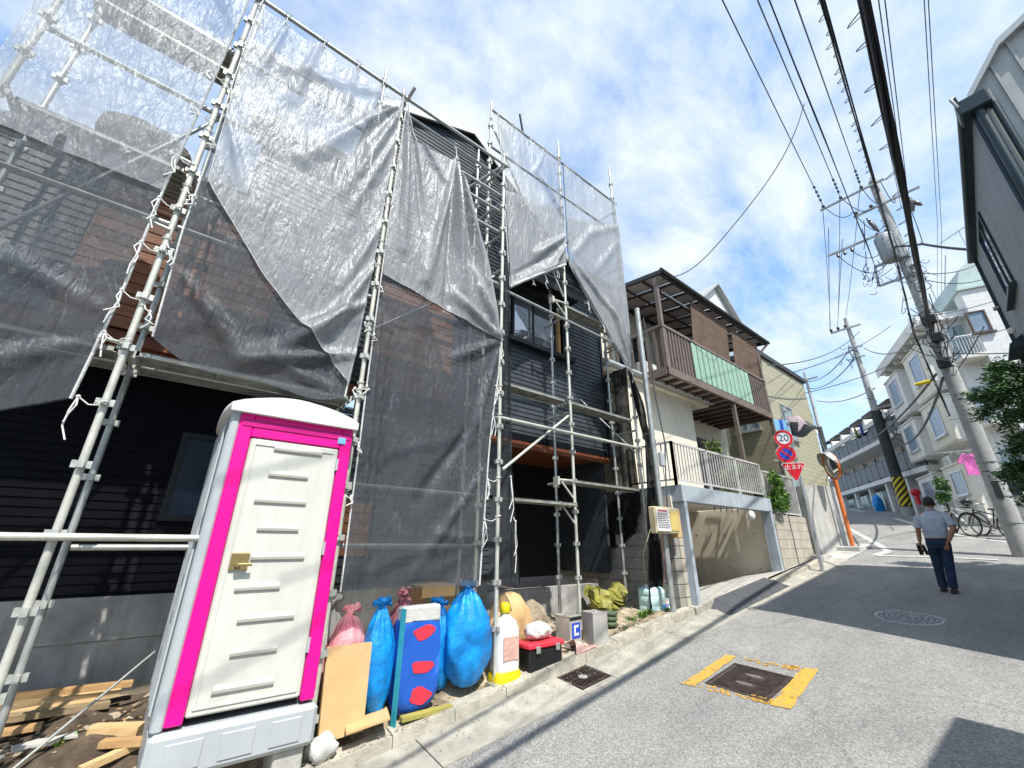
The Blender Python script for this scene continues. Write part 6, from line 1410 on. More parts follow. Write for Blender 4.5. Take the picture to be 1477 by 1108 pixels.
for k,(p_,q_,lab) in enumerate((((1266,0),(1312,330),'thin wire running close along the right of the thickest bundle'),((1275,0),(1318,360),'second thin wire right of the thickest bundle'),((1236,0),(1300,300),'thin wire just left of the thickest bundle'))):
    span('wire', [on_x(*q_,UX-.3),ext(on_x(*q_,UX-.3),far(p_,4.4),.3)], .05, .006, 'wireg', lab, 'wire', 'thin wires')
for px,qx,lab in (((1333,0),(1352,320),'left of two pale thin wires crossing the sky near the grey building'),((1339,0),(1358,330),'right of two pale thin wires crossing the sky near the grey building')):
    q = at_d(*qx,24); span('wire', [at_d(1352+(6 if qx[0]>1355 else 0),440,34),q,ext(q,at_d(*px,9),.5)], .0, .010, 'wireg', lab, 'wire', 'thin wires')
qn = on_x(1157,165,9.6); span('wire', smooth_pts([Vector((9.25,4.95,8.35)),on_x(1000,392,9.6),on_x(1065,318,10.2),on_x(1120,245,10.8),on_x(1148,190,11.0),on_x(1160,150,11.2)],3), .0, .013, 'wireg', 'service wire curving up from the balcony post to the high wires', 'wire', 'thin wires', n_=1)
span('cable', [on_x(1290,355,UX-.3),on_x(1330,352,12.9),Vector((11.5,-.55,7.05))], .03, .028, 'cable', 'black service cable from the transformer to the grey corner building')
pairs = [((1107,527),16.0,(1240,478),28.2,.5,.02,'cable from the awning roof corner to the second pole'),((1246,502),28.2,(1338,480),15.0,.5,.022,'cable from the bracket of the second pole to the nearest pole'),((1240,640),28.0,(1350,540),15.0,.3,.03,'lower cable between the nearest pole and the second pole'),
 ((1290,640),28.1,(1360,545),15.0,.6,.035,'lowest heavy cable crossing before the white apartment'),((1160,550),42.9,(1225,505),28.2,.6,.03,'cable from the second pole bracket to the third pole'),((1163,560),42.9,(1232,518),28.2,.6,.03,'lower cable from second pole bracket to third pole'),
 ((1150,551),42.9,(1100,600),33.0,.2,.03,'wire from the third pole down to the roofs at left'),((1155,553),42.9,(1105,640),30.0,.2,.03,'lower wire from the third pole to the roofs at left'),((1178,578),42.9,(1262,560),28.2,.4,.03,'slack cable joining third and second poles at mid height'),
 ((1110,545),20.0,(1285,470),29.0,.4,.02,'long thin wire across the sky above the third pole'),((1125,572),30.0,(1300,520),26.0,.3,.02,'thin wire below the long sky wire'),((1320,497),15.1,(1460,472),20.0,.1,.012,'thin wire from the nearest pole to the tiled wall window'),((1345,455),15.1,(1470,420),20.0,.1,.012,'upper thin wire before the mint coloured roof'),
 ((1350,508),15.1,(1477,508),17.0,.05,.016,'level thin cable from the pole past the tree top'),((1315,392),15.1,(1420,375),19.0,.25,.014,'slack thin wire right of the transformer'),((1319,400),15.1,(1430,398),19.0,.25,.014,'lower slack thin wire right of the transformer'),
 ((1195,330),15.4,(1197,476),28.2,.0,.012,'left vertical looking wire from crossarm to the second pole'),((1215,345),15.4,(1208,474),28.2,.0,.012,'middle vertical looking wire from crossarm to the second pole'),((1180,640),42.9,(1282,600),28.2,.4,.03,'cable low between the third pole and the long gallery building'),((1165,582),42.9,(1205,690),20.0,.2,.02,'wire dropping from the third pole toward the mirror'),
 ((1310,600),27.9,(1420,470),20.0,.4,.018,'thin cable across the front of the white apartment')]
for i,(p,xp,q,xq,sg_,rr_,lab) in enumerate(pairs): span('wire', [on_x(*p,xp),on_x(*q,xq)], sg_, rr_, 'wireg', lab, 'wire', 'thin wires')
# jumper wires about the crossarms
b = MB()
for (p,q,s_) in (((1187,297),(1230,306),.35),((1212,284),(1262,297),.4),((1242,270),(1268,290),.3),((1206,366),(1290,352),.9),((1226,360),(1280,345),.5),((1243,330),(1262,385),.3),((1313,300),(1328,350),.5),((1234,310),(1275,325),.4),((1270,262),(1290,285),.5),((1246,318),(1246,360),.1)):
    A_,B_ = on_x(*p,UX-.2),on_x(*q,UX-.2); b.tube([A_.lerp(B_,k/8)-Vector((0,0,s_*4*(k/8)*(1-k/8))) for k in range(9)],.011,5)
obj('jumper_wire', b, 'cable', UP, kind='stuff')
# ------------------------------------------------------------------ grey corner building on the right
NA = Vector((7.15,-.84,0)); FA_ = Vector((11.72,-.5,0)); du = (FA_-NA).normalized(); dnr = Vector((du.y,-du.x,0))   # dnr points away from the street
EH = 7.03
t = thing('corner_building', 'grey metal clad building with dark gutters rising at the right edge', 'building', (7.15,-.84,.4))
def cb(u, w_, z): p = NA+du*u+dnr*w_; return Vector((p.x,p.y,z))
LN = (FA_-NA).length
b = MB(); b.hexa([cb(0,0,0),cb(LN,0,0),cb(LN,7,0),cb(0,7,0),cb(0,0,EH),cb(LN,0,EH),cb(LN,7,EH),cb(0,7,EH)]); obj('wall', b, 'grey', t)
# gable end: steep then shallow slope, vertical seams
prof = [(0,EH),(.42,7.62),(1.0,7.95),(3.2,8.9),(6.0,7.2),(7,6.6)]
b = MB(); b.prism([cb(-.02,w_,z) for w_,z in [(0,.3)]+prof+[(7,.3)]], du*.02); obj('gable_sheet', b, 'greyl', t)
for k in range(34):
    w_ = .1+.2*k; zt = [prof[i][1]+(prof[i+1][1]-prof[i][1])*(w_-prof[i][0])/(prof[i+1][0]-prof[i][0]) for i in range(len(prof)-1) if prof[i][0] <= w_ <= prof[i+1][0]]
    if zt: obj('seam', MB().hexa([cb(-.045,w_-.012,.3),cb(-.02,w_-.012,.3),cb(-.02,w_+.012,.3),cb(-.045,w_+.012,.3),cb(-.045,w_-.012,zt[0]-.02),cb(-.02,w_-.012,zt[0]-.02),cb(-.02,w_+.012,zt[0]-.02),cb(-.045,w_+.012,zt[0]-.02)]), 'greyl', t)
for i in range(4):
    (w0,z0),(w1,z1) = prof[i],prof[i+1]
    obj('rake_trim', MB().hexa([cb(-.12,w0,z0-.02),cb(-.02,w0,z0-.02),cb(-.02,w1,z1-.02),cb(-.12,w1,z1-.02),cb(-.12,w0,z0+.08),cb(-.02,w0,z0+.08),cb(-.02,w1,z1+.08),cb(-.12,w1,z1+.08)]), 'greyp', t)
    obj('roof', MB().hexa([cb(-.02,w0,z0),cb(LN+.1,w0,z0),cb(LN+.1,w1,z1),cb(-.02,w1,z1),cb(-.02,w0,z0+.06),cb(LN+.1,w0,z0+.06),cb(LN+.1,w1,z1+.06),cb(-.02,w1,z1+.06)]), 'greyl', t)
# eaves soffit and gutter along the street
b = MB(); b.hexa([cb(-.1,-.09,EH-.10),cb(LN+.05,-.09,EH-.10),cb(LN+.05,.0,EH-.10),cb(-.1,.0,EH-.10),cb(-.1,-.09,EH+.04),cb(LN+.05,-.09,EH+.04),cb(LN+.05,.0,EH+.04),cb(-.1,.0,EH+.04)]); obj('eave', b, 'teal', t)
b = MB(); b.tube([cb(-.12,-.10,EH-.05),cb(LN+.06,-.10,EH-.05)],.04,10); gt = obj('gutter', b, 'teal', t)
b = MB(); b.tube([cb(-.2,-.14,EH-.12),cb(-.24,-.17,EH+.02),cb(-.16,-.12,EH+.1),cb(-.05,-.1,EH+.06)],.018,6); obj('gutter_bracket', b, 'steel', gt)
b = MB(); b.bev(NA.x-.16,NA.y-.16,EH-.22,NA.x+.14,NA.y+.14,EH+.02,.02); obj('rain_head', b, 'teal', t)
b = MB(); b.cyl(cb(-.07,.03,EH-.2),cb(-.07,.03,.4),.05,12); obj('downpipe', b, 'teal', t)
b = MB(); b.cyl(cb(-.07,.16,EH-.2),cb(-.07,.16,.4),.035,12); obj('downpipe', b, 'teal', t)
b = MB(); b.bar(cb(.0,-.01,.4),cb(.0,-.01,EH-.1),.08,.06); obj('corner_trim', b, 'teal', t); b = MB(); b.bar(cb(LN,-.02,.5),cb(LN,-.02,EH-.1),.08,.06); obj('corner_trim', b, 'teal', t)
for z in (2.2,3.4,4.6,5.8): b = MB(); b.bev(cb(LN-.05,-.07,z).x-.03,cb(LN,-.07,z).y-.05,z,cb(LN,-.07,z).x+.05,cb(LN,-.07,z).y+.03,z+.05,.01); obj('pipe_clip', b, 'steel', t)
# fine vertical corrugation on the street wall
b = MB(); k = 0
u = .06
while u < LN-.06:
    b.hexa([cb(u,-.012,.5),cb(u+.03,-.012,.5),cb(u+.03,0.002,.5),cb(u,0.002,.5),cb(u,-.012,EH-.1),cb(u+.03,-.012,EH-.1),cb(u+.03,0.002,EH-.1),cb(u,0.002,EH-.1)]); u += .075
obj('corrugation', b, 'grey', t, kind='stuff')
def wall_window(par, O, du_, up_, out, u0, u1, z0, z1, glassm='glass', framem='alu', mull=1, th=.05, sill=True, name='window'):
    """framed window on any vertical wall: frame, panes, sill"""
    def P(u,z,o_): p = O+du_*u+out*o_; return Vector((p.x,p.y,z))
    def bx(b,a0,a1,c0,c1,o0,o1): return b.hexa([P(a0,c0,o0),P(a1,c0,o0),P(a1,c0,o1),P(a0,c0,o1),P(a0,c1,o0),P(a1,c1,o0),P(a1,c1,o1),P(a0,c1,o1)])
    f_ = MB(); w_ = .05; bx(f_,u0,u1,z0,z0+w_,-.02,th); bx(f_,u0,u1,z1-w_,z1,-.02,th); bx(f_,u0,u0+w_,z0+w_,z1-w_,-.02,th); bx(f_,u1-w_,u1,z0+w_,z1-w_,-.02,th)
    for k in range(1,mull+1): c_ = u0+(u1-u0)*k/(mull+1); bx(f_,c_-.025,c_+.025,z0+w_,z1-w_,-.01,th-.01)
    wf = obj(name, f_, framem, par)
    for k in range(mull+1):
        a0,a1 = u0+(u1-u0)*k/(mull+1)+.025,u0+(u1-u0)*(k+1)/(mull+1)-.025; obj('pane', bx(MB(),a0,a1,z0+w_,z1-w_,.004,.015), glassm, wf)
    if sill: obj('sill', bx(MB(),u0-.06,u1+.06,z0-.06,z0-.004,-.01,th+.06), framem, wf)
    return wf
wall_window(t, NA, du, None, -dnr, 2.35, 3.35, 5.35, 6.75, 'glass', 'teal', 1, .04)
# small canopy at the far corner
b = MB(); b.hexa([cb(LN-.9,-.22,4.72),cb(LN-.1,-.22,4.72),cb(LN-.1,0,4.72),cb(LN-.9,0,4.72),cb(LN-.9,-.2,4.8),cb(LN-.1,-.2,4.8),cb(LN-.1,0,4.95),cb(LN-.9,0,4.95)]); obj('canopy', b, 'teal', t)
q = cb(4.2,-.05,5.2); b = MB(); b.ball(q,.05,.06,.06); obj('vent_hood', b, 'white', t)
# low garage in front of its far end, lifting the shade on the street
# ------------------------------------------------------------------ house across the street beside the viewer (shades the near road)
t = thing('house', 'plain rendered house across the street, beside the viewer', 'house', (3.5,-4,-.2))
b = MB(); b.box(-1.0,-8,-.6,4.75,-1.8,4.25); obj('wall', b, 'creamd', t)
b = MB(); b.hexa([(-1.2,-8.2,4.25),(4.95,-8.2,4.25),(4.95,-1.65,4.25),(-1.2,-1.65,4.25),(-.6,-7.6,4.5),(4.4,-7.6,4.5),(4.4,-2.2,4.5),(-.6,-2.2,4.5)]); obj('roof', b, 'roofd', t)
for x0 in (.2,2.6): wall_window(t, Vector((x0,-1.8,0)), Vector((1,0,0)), None, Vector((0,1,0)), 0, 1.4, 2.2, 3.5, 'glass', 'alu', 1)
# ------------------------------------------------------------------ white apartment house with bay windows
PA = Vector((27.77,3.55,0)); ua = Vector((-.922,-.388,0)).normalized(); na = Vector((-.388,.922,0)).normalized()
def ap(s, o_, z): p = PA+ua*s+na*o_; return Vector((p.x,p.y,z))
def abox(s0,s1,o0,o1,z0,z1, b=None): 
    b = b or MB(); return b.hexa([ap(s0,o0,z0),ap(s1,o0,z0),ap(s1,o1,z0),ap(s0,o1,z0),ap(s0,o0,z1),ap(s1,o0,z1),ap(s1,o1,z1),ap(s0,o1,z1)])
t = APT = thing('apartment_building', 'white three storey apartment house with cream bay windows behind the bicycles', 'building', (23,0,2))
SE = 5.75                                           # near end of the building
obj('wall', abox(-.3,SE,-9,-.75,1.4,9.95), 'apart', t)
obj('roof_slab', abox(-.35,SE+.35,-9,.05,9.95,10.25), 'apart', t); obj('roof_fascia', abox(-.4,SE+.4,.055,.10,9.88,10.32), 'apart', t)
for k in range(7): obj('bracket', abox(.2+k*.85,.32+k*.85,-.75,-.05,9.72,9.945), 'apartc', t)
def bay(s0,s1,z0,z1,wz0,wz1,ws0,ws1,m_='apart'):
    b = abox(s0,s1,-.745,0,z0,z1); bb = obj('bay', b, m_, APT)
    wall_window(bb, PA, ua, None, na, ws0, ws1, wz0, wz1, 'glassb', 'alu', 0, .04)
    obj('bay_cap', abox(s0-.04,s1+.04,-.74,.04,z1+.004,z1+.07), 'apartc', bb); obj('bay_soffit', abox(s0+.03,s1-.03,-.74,-.03,z0-.05,z0-.004), 'apartc', bb)
for (z0,z1,w0,w1) in ((7.35,9.35,7.95,9.15),(5.3,7.0,5.66,6.82),(2.0,4.45,3.35,4.25)):
    bay(-.1,2.0,z0,z1,w0,w1,.45,1.6,'apart'); bay(3.1,5.5,z0-.02,z1+.03,w0,w1,3.75,4.85,'apartc')
for z0 in (2.6,5.4,8.0):
    wall_window(t, ap(0,-.75,0), ua, None, na, 2.25, 2.85, z0+.9, z0+1.7, 'glass', 'alu', 0, .03)
def wire_unit(s, o_, z, label=None):
    b = abox(s,s+.75,o_,o_+.3,z,z+.55); u = obj('air_conditioner', b, 'white', APT); 
    c = ap(s+.3,o_+.302,z+.28); p = MB(); p.disc(c,na,.2,.006,18,.17); p.disc(c,na,.1,.006,14); obj('fan_grille', p, 'greyp', u)
wire_unit(2.15,-.74,4.55); wire_unit(2.15,-.74,7.05)
for z in (3.9,4.6,6.6,7.2): b = MB(); b.tube([ap(2.9,-.72,z),ap(3.0,-.70,z-.9),ap(2.6,-.70,z-1.4),ap(2.5,-.72,1.7)],.03,6); obj('drain_pipe', b, 'apartc', t)
# near end wall: faces back down the street
ea = -ua*-1; 
EO = ap(SE,-.75,0); ue = -na; oe = ua                  # along the end wall, outward normal (towards viewer)
def eb(w_, o_, z): p = EO+ue*w_+oe*o_; return Vector((p.x,p.y,z))
def ebox(w0,w1,o0,o1,z0,z1,b=None):
    b = b or MB(); return b.hexa([eb(w0,o0,z0),eb(w1,o0,z0),eb(w1,o1,z0),eb(w0,o1,z0),eb(w0,o0,z1),eb(w1,o0,z1),eb(w1,o1,z1),eb(w0,o1,z1)])
obj('tiled_wall', ebox(.62,9,.0,.6,1.2,10.9), 'tile', t)
obj('roof_trim', ebox(.52,9,-.1,.68,10.905,11.0), 'mint', t)
b = MB(); b.prism([eb(.65,.3,11.0),eb(9,.3,11.0),eb(9,.3,13.3),eb(2.4,.3,13.2),eb(1.0,.3,12.0)], -oe*6); obj('roof_house', b, 'mint', t)
q0 = on_plane(1393,457,EO+oe*.6,oe); q1 = on_plane(1431,474,EO+oe*.6,oe); w0,w1 = (q0-EO).dot(ue),(q1-EO).dot(ue)
wall_window(t, EO+oe*.6, ue, None, oe, w0, w1, q1.z-.1, q0.z+.15, 'glassb', 'brown', 0, .06)
for z in (8.85,6.3,3.9):
    obj('balcony_slab', ebox(-.1,.6,.0,.7,z-.75,z-.6), 'apartc', t)
    b = MB(); 
    for k in range(8): w_ = -.08+k*.09; b.add(*bal(eb(w_,.66,z-.6),eb(w_,.66,z+.15),.012))
    b.bar(eb(-.1,.66,z+.16),eb(.6,.66,z+.16),.04,.04); obj('balcony_rail', b, 'signw', t, kind='stuff')
    wall_window(t, EO, ue, None, oe, .0, .55, z-.55, z+.9, 'glassl', 'alu', 0, .03, False)
for (w0,z0) in ((1.3,6.2),(1.25,3.3)): wall_window(t, EO+oe*.6, ue, None, oe, w0, w0+.9, z0, z0+1.0, 'glassb', 'brown', 0, .06)
for w_,z in ((.5,3.2),(1.5,4.6)):
    u = obj('air_conditioner', ebox(w_,w_+.75,.98,1.28,z,z+.55), 'white', t); c = eb(w_+.3,1.285,z+.28); p = MB(); p.disc(c,oe,.2,.006,18,.17); p.disc(c,oe,.1,.006,14); obj('fan_grille', p, 'greyp', u)
# low garden wall under the bays and planting boxes by it
obj('base_wall', abox(-.4,SE+3.6,-.2,.02,1.2,2.35), 'apartc', t); obj('wall_cap', abox(-.45,SE+3.65,-.24,.06,2.355,2.43), 'apart', t)
obj('base_wall', ebox(.85,6,.61,.9,1.0,2.6), 'concl', t)
b = MB(); q = at_d(1445,692,19.5); b.bev(q.x-.3,q.y-.3,q.z-.5,q.x+.3,q.y+.28,q.z-.1,.03); tag(obj('planter_box', b, 'dkrail'), 'dark planter box on the wall above the parked bicycle', 'planter')
q = at_d(1400,667,20.2)
t2 = thing('washing', 'bright pink shirt hung out to dry on the white apartment', 'shirt', q)
def gar(y, z, x=0): return q+ue*y*-1+oe*(x+.02*math.sin(y*23+z*7))+Vector((0,0,z))
out_ = [(-.10,.30),(-.17,.27),(-.33,.02),(-.24,-.05),(-.17,.08),(-.19,-.42),(.19,-.40),(.17,.08),(.24,-.05),(.33,.02),(.17,.27),(.10,.30),(.0,.25)]
b = MB(); b.prism([gar(y,z) for y,z in out_], oe*.05); obj('garment', b, 'pinkw', t2)
b = MB(); b.cyl(q+Vector((0,-.6,.38)),q+Vector((0,.6,.40)),.015,6); obj('drying_pole', b, 'alu', t2)
# roof aerial
t = thing('roof_aerial', 'thin television aerial on the roof behind the mint block', 'aerial', at_d(1385,400,30))
b = MB(); p0,p1 = at_d(1391,372,30),at_d(1363,382,30); b.cyl(at_d(1363,420,30),at_d(1364,368,30),.03,6); b.cyl(at_d(1355,352,30),at_d(1395,325,30),.025,6); b.cyl(at_d(1382,332,30),at_d(1396,358,30),.02,6); b.cyl(at_d(1395,325,30),at_d(1397,360,30),.02,6); obj('mast', b, 'steel', t)
# ------------------------------------------------------------------ long gallery building up the street
G0 = Vector((30.6,5.0,0)); ug = Vector((math.cos(.53),math.sin(.53),0)); ng = Vector((-ug.y,ug.x,0))
def gb(s, o_, z): p = G0+ug*s+ng*o_; return Vector((p.x,p.y,z))
def gbox(s0,s1,o0,o1,z0,z1,b=None):
    b = b or MB(); return b.hexa([gb(s0,o0,z0),gb(s1,o0,z0),gb(s1,o1,z0),gb(s0,o1,z0),gb(s0,o0,z1),gb(s1,o0,z1),gb(s1,o1,z1),gb(s0,o1,z1)])
t = thing('gallery_building', 'long pale building with dark railed open galleries up the street', 'building', (32,7,3))
S0,S1 = -4.0,13.0
obj('wall', gbox(S0,S1,-8,-1.2,2,9.0), 'apartc', t)
for z in (4.93,6.98): obj('gallery_slab', gbox(S0,S1,-1.3,.06,z-.13,z+.10), 'apart', t)
for z0,z1 in ((5.06,5.98),(7.10,7.85)):
    n_ = 20; x = MB()
    for k in range(n_):
        a_ = S0+(S1-S0)*k/n_; c_ = S0+(S1-S0)*(k+1)/n_; obj('rail_panel', gbox(a_+.03,c_-.03,-.02,.02,z0+.06,z1-.05), 'dkrail', t); 
        if k%2 == 0: obj('post', gbox(a_-.025,a_+.025,-.03,.03,z0,z1+.25 if z0<6 else z1), 'black', t)
    obj('handrail', gbox(S0,S1,-.035,.035,z1-.045,z1), 'black', t)
for z in (3.4,5.1,7.15):
    for k in range(9):
        s_ = S0+.8+k*1.75
        if z > 5: b = gbox(s_,s_+.62,-1.215,-1.17,z,z+1.55); d_ = obj('door', b, 'glassl' if k%2 else 'greyp', t)
        wall_window(t, gb(0,-1.2,0), ug, None, ng, s_+.8, s_+1.35, z+.7, z+1.4, 'glassl', 'alu', 0, .03)
# ground floor: greenish glazing and block wall
for k in range(8): obj('glazed_panel', gbox(2.2+k*.9,3.05+k*.9,-.55,-.5,3.2,4.55), 'glassl', t)
obj('stone_wall', gbox(-3,2.0,-.4,-.2,2.4,4.1), mat('mottled_wall',(.40,.39,.36),.9,0,.25,9,.4,30), t)
for k in range(7): obj('column', gbox(S0+k*2.4,S0+k*2.4+.2,-.3,-.06,2.4,4.79), 'apart', t)
# stepped stair hoods along the roof
for k in range(6):
    s_ = S0+1.0+k*2.0; z = 8.55
    h = obj('roof_hood', MB().hexa([gb(s_,-.9,z+.25),gb(s_+1.5,-.9,z+.25),gb(s_+1.5,.25,z),gb(s_,.25,z),gb(s_,-.9,z+.33),gb(s_+1.5,-.9,z+.33),gb(s_+1.5,.25,z+.08),gb(s_,.25,z+.08)]), 'roofd', t)
    obj('cheek_wall', MB().prism([gb(s_-.25,.05,7.95),gb(s_+.35,.05,8.0),gb(s_+.1,.05,8.55),gb(s_-.1,.05,8.55)], -ng*1.0), 'apart', h)
obj('parapet', gbox(S0,S1,-.05,.06,7.95,8.2), 'apart', t)
for (s_,z,m_,lab,cat) in ((1.4,7.0,'signb','blue cloth hung over the upper gallery rail','cloth'),(2.3,7.05,mat('lime_cloth',(.45,.55,.12),.9),'lime green cloth hung over the upper gallery rail','cloth')):
    q = gb(s_,.08,z+1.05); b = crumple(MB(), q, .24,.05,.38, n=14,m_=8,amp=.1,seed=int(s_*10)); tag(obj('hung_cloth', b, m_), lab, cat)
q = gb(2.0,.15,3.5); b = crumple(MB(), q+Vector((0,0,.2)), .35,.25,.6, n=16,m_=8,amp=.12,seed=14); tag(obj('blue_sheet', b, 'blue'), 'blue plastic sheet draped by the block wall up the street', 'plastic sheet')
q = at_d(1321,712,27.5); b = MB(); b.tube([q+Vector((0,0,-.5)),q+Vector((0,0,.0))],.10,8); b.ball(q+Vector((0,0,.05)),.2,.2,.17); tag(obj('hydrant_post', b, 'signr'), 'red rounded post top beside the striped pole guard', 'post')
# ------------------------------------------------------------------ houses at the left far side
def simple_house(name, label, X0,X1,Y0,Y1,z0,z1, m_, roofm='roofd', ridge=0, wins=(), axis='x'):
    t = thing(name, label, 'house', ((X0+X1)/2,(Y0+Y1)/2,z0)); obj('wall', MB().box(X0,Y0,z0,X1,Y1,z1), m_, t)
    if ridge:
        ym = (Y0+Y1)/2; xm = (X0+X1)/2
        if axis == 'x':
            obj('gable', MB().prism([(X0+.01,Y0,z1),(X0+.01,Y1,z1),(X0+.01,ym,z1+ridge)],(X1-X0-.02,0,0)), m_, t)
            for s_ in (0,1): ya = Y0-.3 if s_ == 0 else Y1+.3; za = z1-.3*ridge/(ym-Y0); obj('roof', MB().hexa([(X0-.3,ya,za+.02),(X1+.3,ya,za+.02),(X1+.3,ym,z1+ridge+.02),(X0-.3,ym,z1+ridge+.02),(X0-.3,ya,za+.12),(X1+.3,ya,za+.12),(X1+.3,ym,z1+ridge+.12),(X0-.3,ym,z1+ridge+.12)]), roofm, t)
        else:
            obj('gable', MB().prism([(X0,Y0+.01,z1),(X1,Y0+.01,z1),(xm,Y0+.01,z1+ridge)],(0,Y1-Y0-.02,0)), m_, t)
            for s_ in (0,1): xa = X0-.3 if s_ == 0 else X1+.3; za = z1-.3*ridge/(xm-X0); obj('roof', MB().hexa([(xa,Y0-.3,za+.02),(xa,Y1+.3,za+.02),(xm,Y1+.3,z1+ridge+.02),(xm,Y0-.3,z1+ridge+.02),(xa,Y0-.3,za+.12),(xa,Y1+.3,za+.12),(xm,Y1+.3,z1+ridge+.12),(xm,Y0-.3,z1+ridge+.12)]), roofm, t)
    else: obj('roof', MB().box(X0-.1,Y0-.1,z1+.005,X1+.1,Y1+.1,z1+.2), roofm, t)
    for (face,a_,c_,zz0,zz1) in wins:
        if face == 'x': wall_window(t, Vector((X0,Y0,0)), Vector((0,1,0)), None, Vector((-1,0,0)), a_, c_, zz0, zz1, 'glassl', 'alu', 1, .05)
        else: wall_window(t, Vector((X0,Y0,0)), Vector((1,0,0)), None, Vector((0,-1,0)), a_, c_, zz0, zz1, 'glassl', 'alu', 1, .05)
    return t
simple_house('house', 'olive toned house just beyond the brown balcony', 16.9,22,5.6,11,1.2,8.6,'olive',wins=(('x',.4,1.3,5.6,6.6),('y',1.2,2.4,5.4,6.8),('y',.6,1.6,2.8,4.0)))
simple_house('house', 'tall pale house with grey gable roof rising behind the awning', 17.5,24,8.2,13.0,1.2,12.2,'apart','greyl',2.6,(('y',3.0,4.2,10.6,11.9),('x',.5,1.6,9,10.4)),'y')
simple_house('house', 'beige two storey house behind the orange mirror pole', 20.0,23.0,5.9,10.5,2,6.4,'apartc','apart',0,(('x',.5,1.5,5.0,6.0),('x',.3,1.2,3.3,4.3),('y',.5,1.7,4.9,6.0),('y',.6,1.5,3.2,4.2)))
# white garden wall, gate pillars beyond the sign
t = thing('garden_wall', 'white rendered wall with a grey concrete return beyond the sign pole', 'wall', (14,4.3,1.2))
P1,P2,P3 = on_road(1180,802),on_road(1212,790),None
b = MB(); b.hexa([(13.55,4.02,.9),(16.6,4.05,.9),(16.6,4.25,.9),(13.55,4.22,.9),(13.55,4.02,3.05),(16.6,4.05,3.25),(16.6,4.25,3.25),(13.55,4.22,3.05)]); obj('wall', b, 'concl', t)
b = MB(); b.box(13.35,4.01,.8,13.545,5.4,3.0); obj('return_wall', b, 'conc', t)
t = thing('gate', 'dark narrow gate between the block wall and the white wall', 'gate', (13,4.3,1))
b = MB(); b.box(12.80,4.35,1.05,12.86,4.41,2.6); b.box(13.27,4.35,1.05,13.33,4.41,2.6); b.box(12.86,4.36,2.5,13.27,4.40,2.56); b.box(12.86,4.36,1.1,13.27,4.40,1.16); obj('frame', b, 'black', t)
for k in range(7): obj('bar', MB().box(12.88+k*.056,4.365,1.165,12.91+k*.056,4.395,2.495), 'black', t)
b = MB(); b.hexa([rp(12.75,3.8,-.05),rp(13.6,3.8,-.05),rp(13.6,4.6,-.05),rp(12.75,4.6,-.05),rp(12.75,3.8,.14),rp(13.6,3.8,.08),rp(13.6,4.6,.08),rp(12.75,4.6,.14)]); struct('gate_step', b, 'concl')
b = MB(); b.add([rp(13.2,3.46,.012),rp(16.7,3.5,.012),rp(16.6,4.04,.012),rp(13.55,4.02,.012)],[(0,1,2,3)]); struct('side_pavement', b, 'concl')
# laundry on the far corner balcony
for (x,y,m_,lab) in ((1146,612,mat('pale_towel',(.55,.45,.47),.9),'pale pink towel on the line behind the 20 sign'),(1155,620,'black','black cloth on the line behind the 20 sign')):
    q = at_d(x,y,17.0); w_ = .22 if m_ != 'black' else .34; b = MB(); vs = [(q.x+(i/6-.5)*w_*2*.5+.015*math.sin(i*2+j),q.y-(i/6-.5)*w_*2*(.75+.05*j)-.02*j,q.z+.28-j*(.075+.02*math.sin(i*.9))+.02*math.sin(i*1.7+j)) for i in range(7) for j in range(7)]; b.add(vs,[(i*7+j,(i+1)*7+j,(i+1)*7+j+1,i*7+j+1) for i in range(6) for j in range(6)],True); b.add([(x_-.012,y_-.006,z_) for x_,y_,z_ in vs],[(i*7+j,i*7+j+1,(i+1)*7+j+1,(i+1)*7+j) for i in range(6) for j in range(6)],True); tag(obj('hung_cloth', b, m_, recalc=False), lab, 'cloth')
# ------------------------------------------------------------------ tree at the right edge
t = thing('tree', 'dark green dense leaved tree growing beside the nearest utility pole', 'tree', (12.7,-.22,1.0))
TXc,TYc = 12.9,-.47
b = MB(); b.tube([(TXc,TYc,.7),(TXc+.03,TYc+.02,2.2),(TXc-.02,TYc,3.6),(TXc,TYc+.03,5.0)],[.09,.075,.055,.02],10); obj('trunk', b, 'bark', t)
b = MB(); r = random.Random(31); tips = []
for k in range(46):
    z = r.uniform(2.2,4.9); a_ = r.uniform(0,2*PI); L_ = (1.05 if z < 4.2 else .95-(z-4.2)*.7)*r.uniform(.6,1.05); p0 = Vector((TXc,TYc,z)); p1 = p0+Vector((math.cos(a_)*L_*.6,math.sin(a_)*L_*.6,.14)); p2 = p0+Vector((math.cos(a_)*L_,math.sin(a_)*L_,-.05+r.uniform(-.1,.25)))
    b.tube([p0,p1,p2],[.018,.012,.005],5); tips.append((p0,p1,p2))
obj('limb', b, 'bark', t, kind='stuff')
for mi,(m_,n_,sd) in enumerate((('leaf',25000,1),('leaf3',15000,2))):
    if m_ == 'leaf3': M['leaf3'] = mat('mid_leaf',(.11,.24,.06),.5,0,.25,9)
    b = MB(); r = random.Random(sd)
    for i in range(n_):
        p0,p1,p2 = r.choice(tips); u = r.random()**.6; p = (p0.lerp(p1,u*1.6) if u < .62 else p1.lerp(p2,min(1,(u-.62)*2.63)))+Vector((r.gauss(0,.075),r.gauss(0,.075),r.gauss(0,.075)))
        d = (p2-p0).normalized()*.6+Vector((r.gauss(0,.6),r.gauss(0,.6),r.gauss(.1,.45))); d.normalize(); l_ = r.uniform(.055,.12); w_ = d.cross(Vector((r.gauss(0,1),r.gauss(0,1),r.gauss(0,1)))).normalized()*l_*.17
        b.add([p,p+d*l_*.5+w_,p+d*l_,p+d*l_*.5-w_],[(0,1,2,3)])
    obj('crown', b, m_, t, recalc=False)
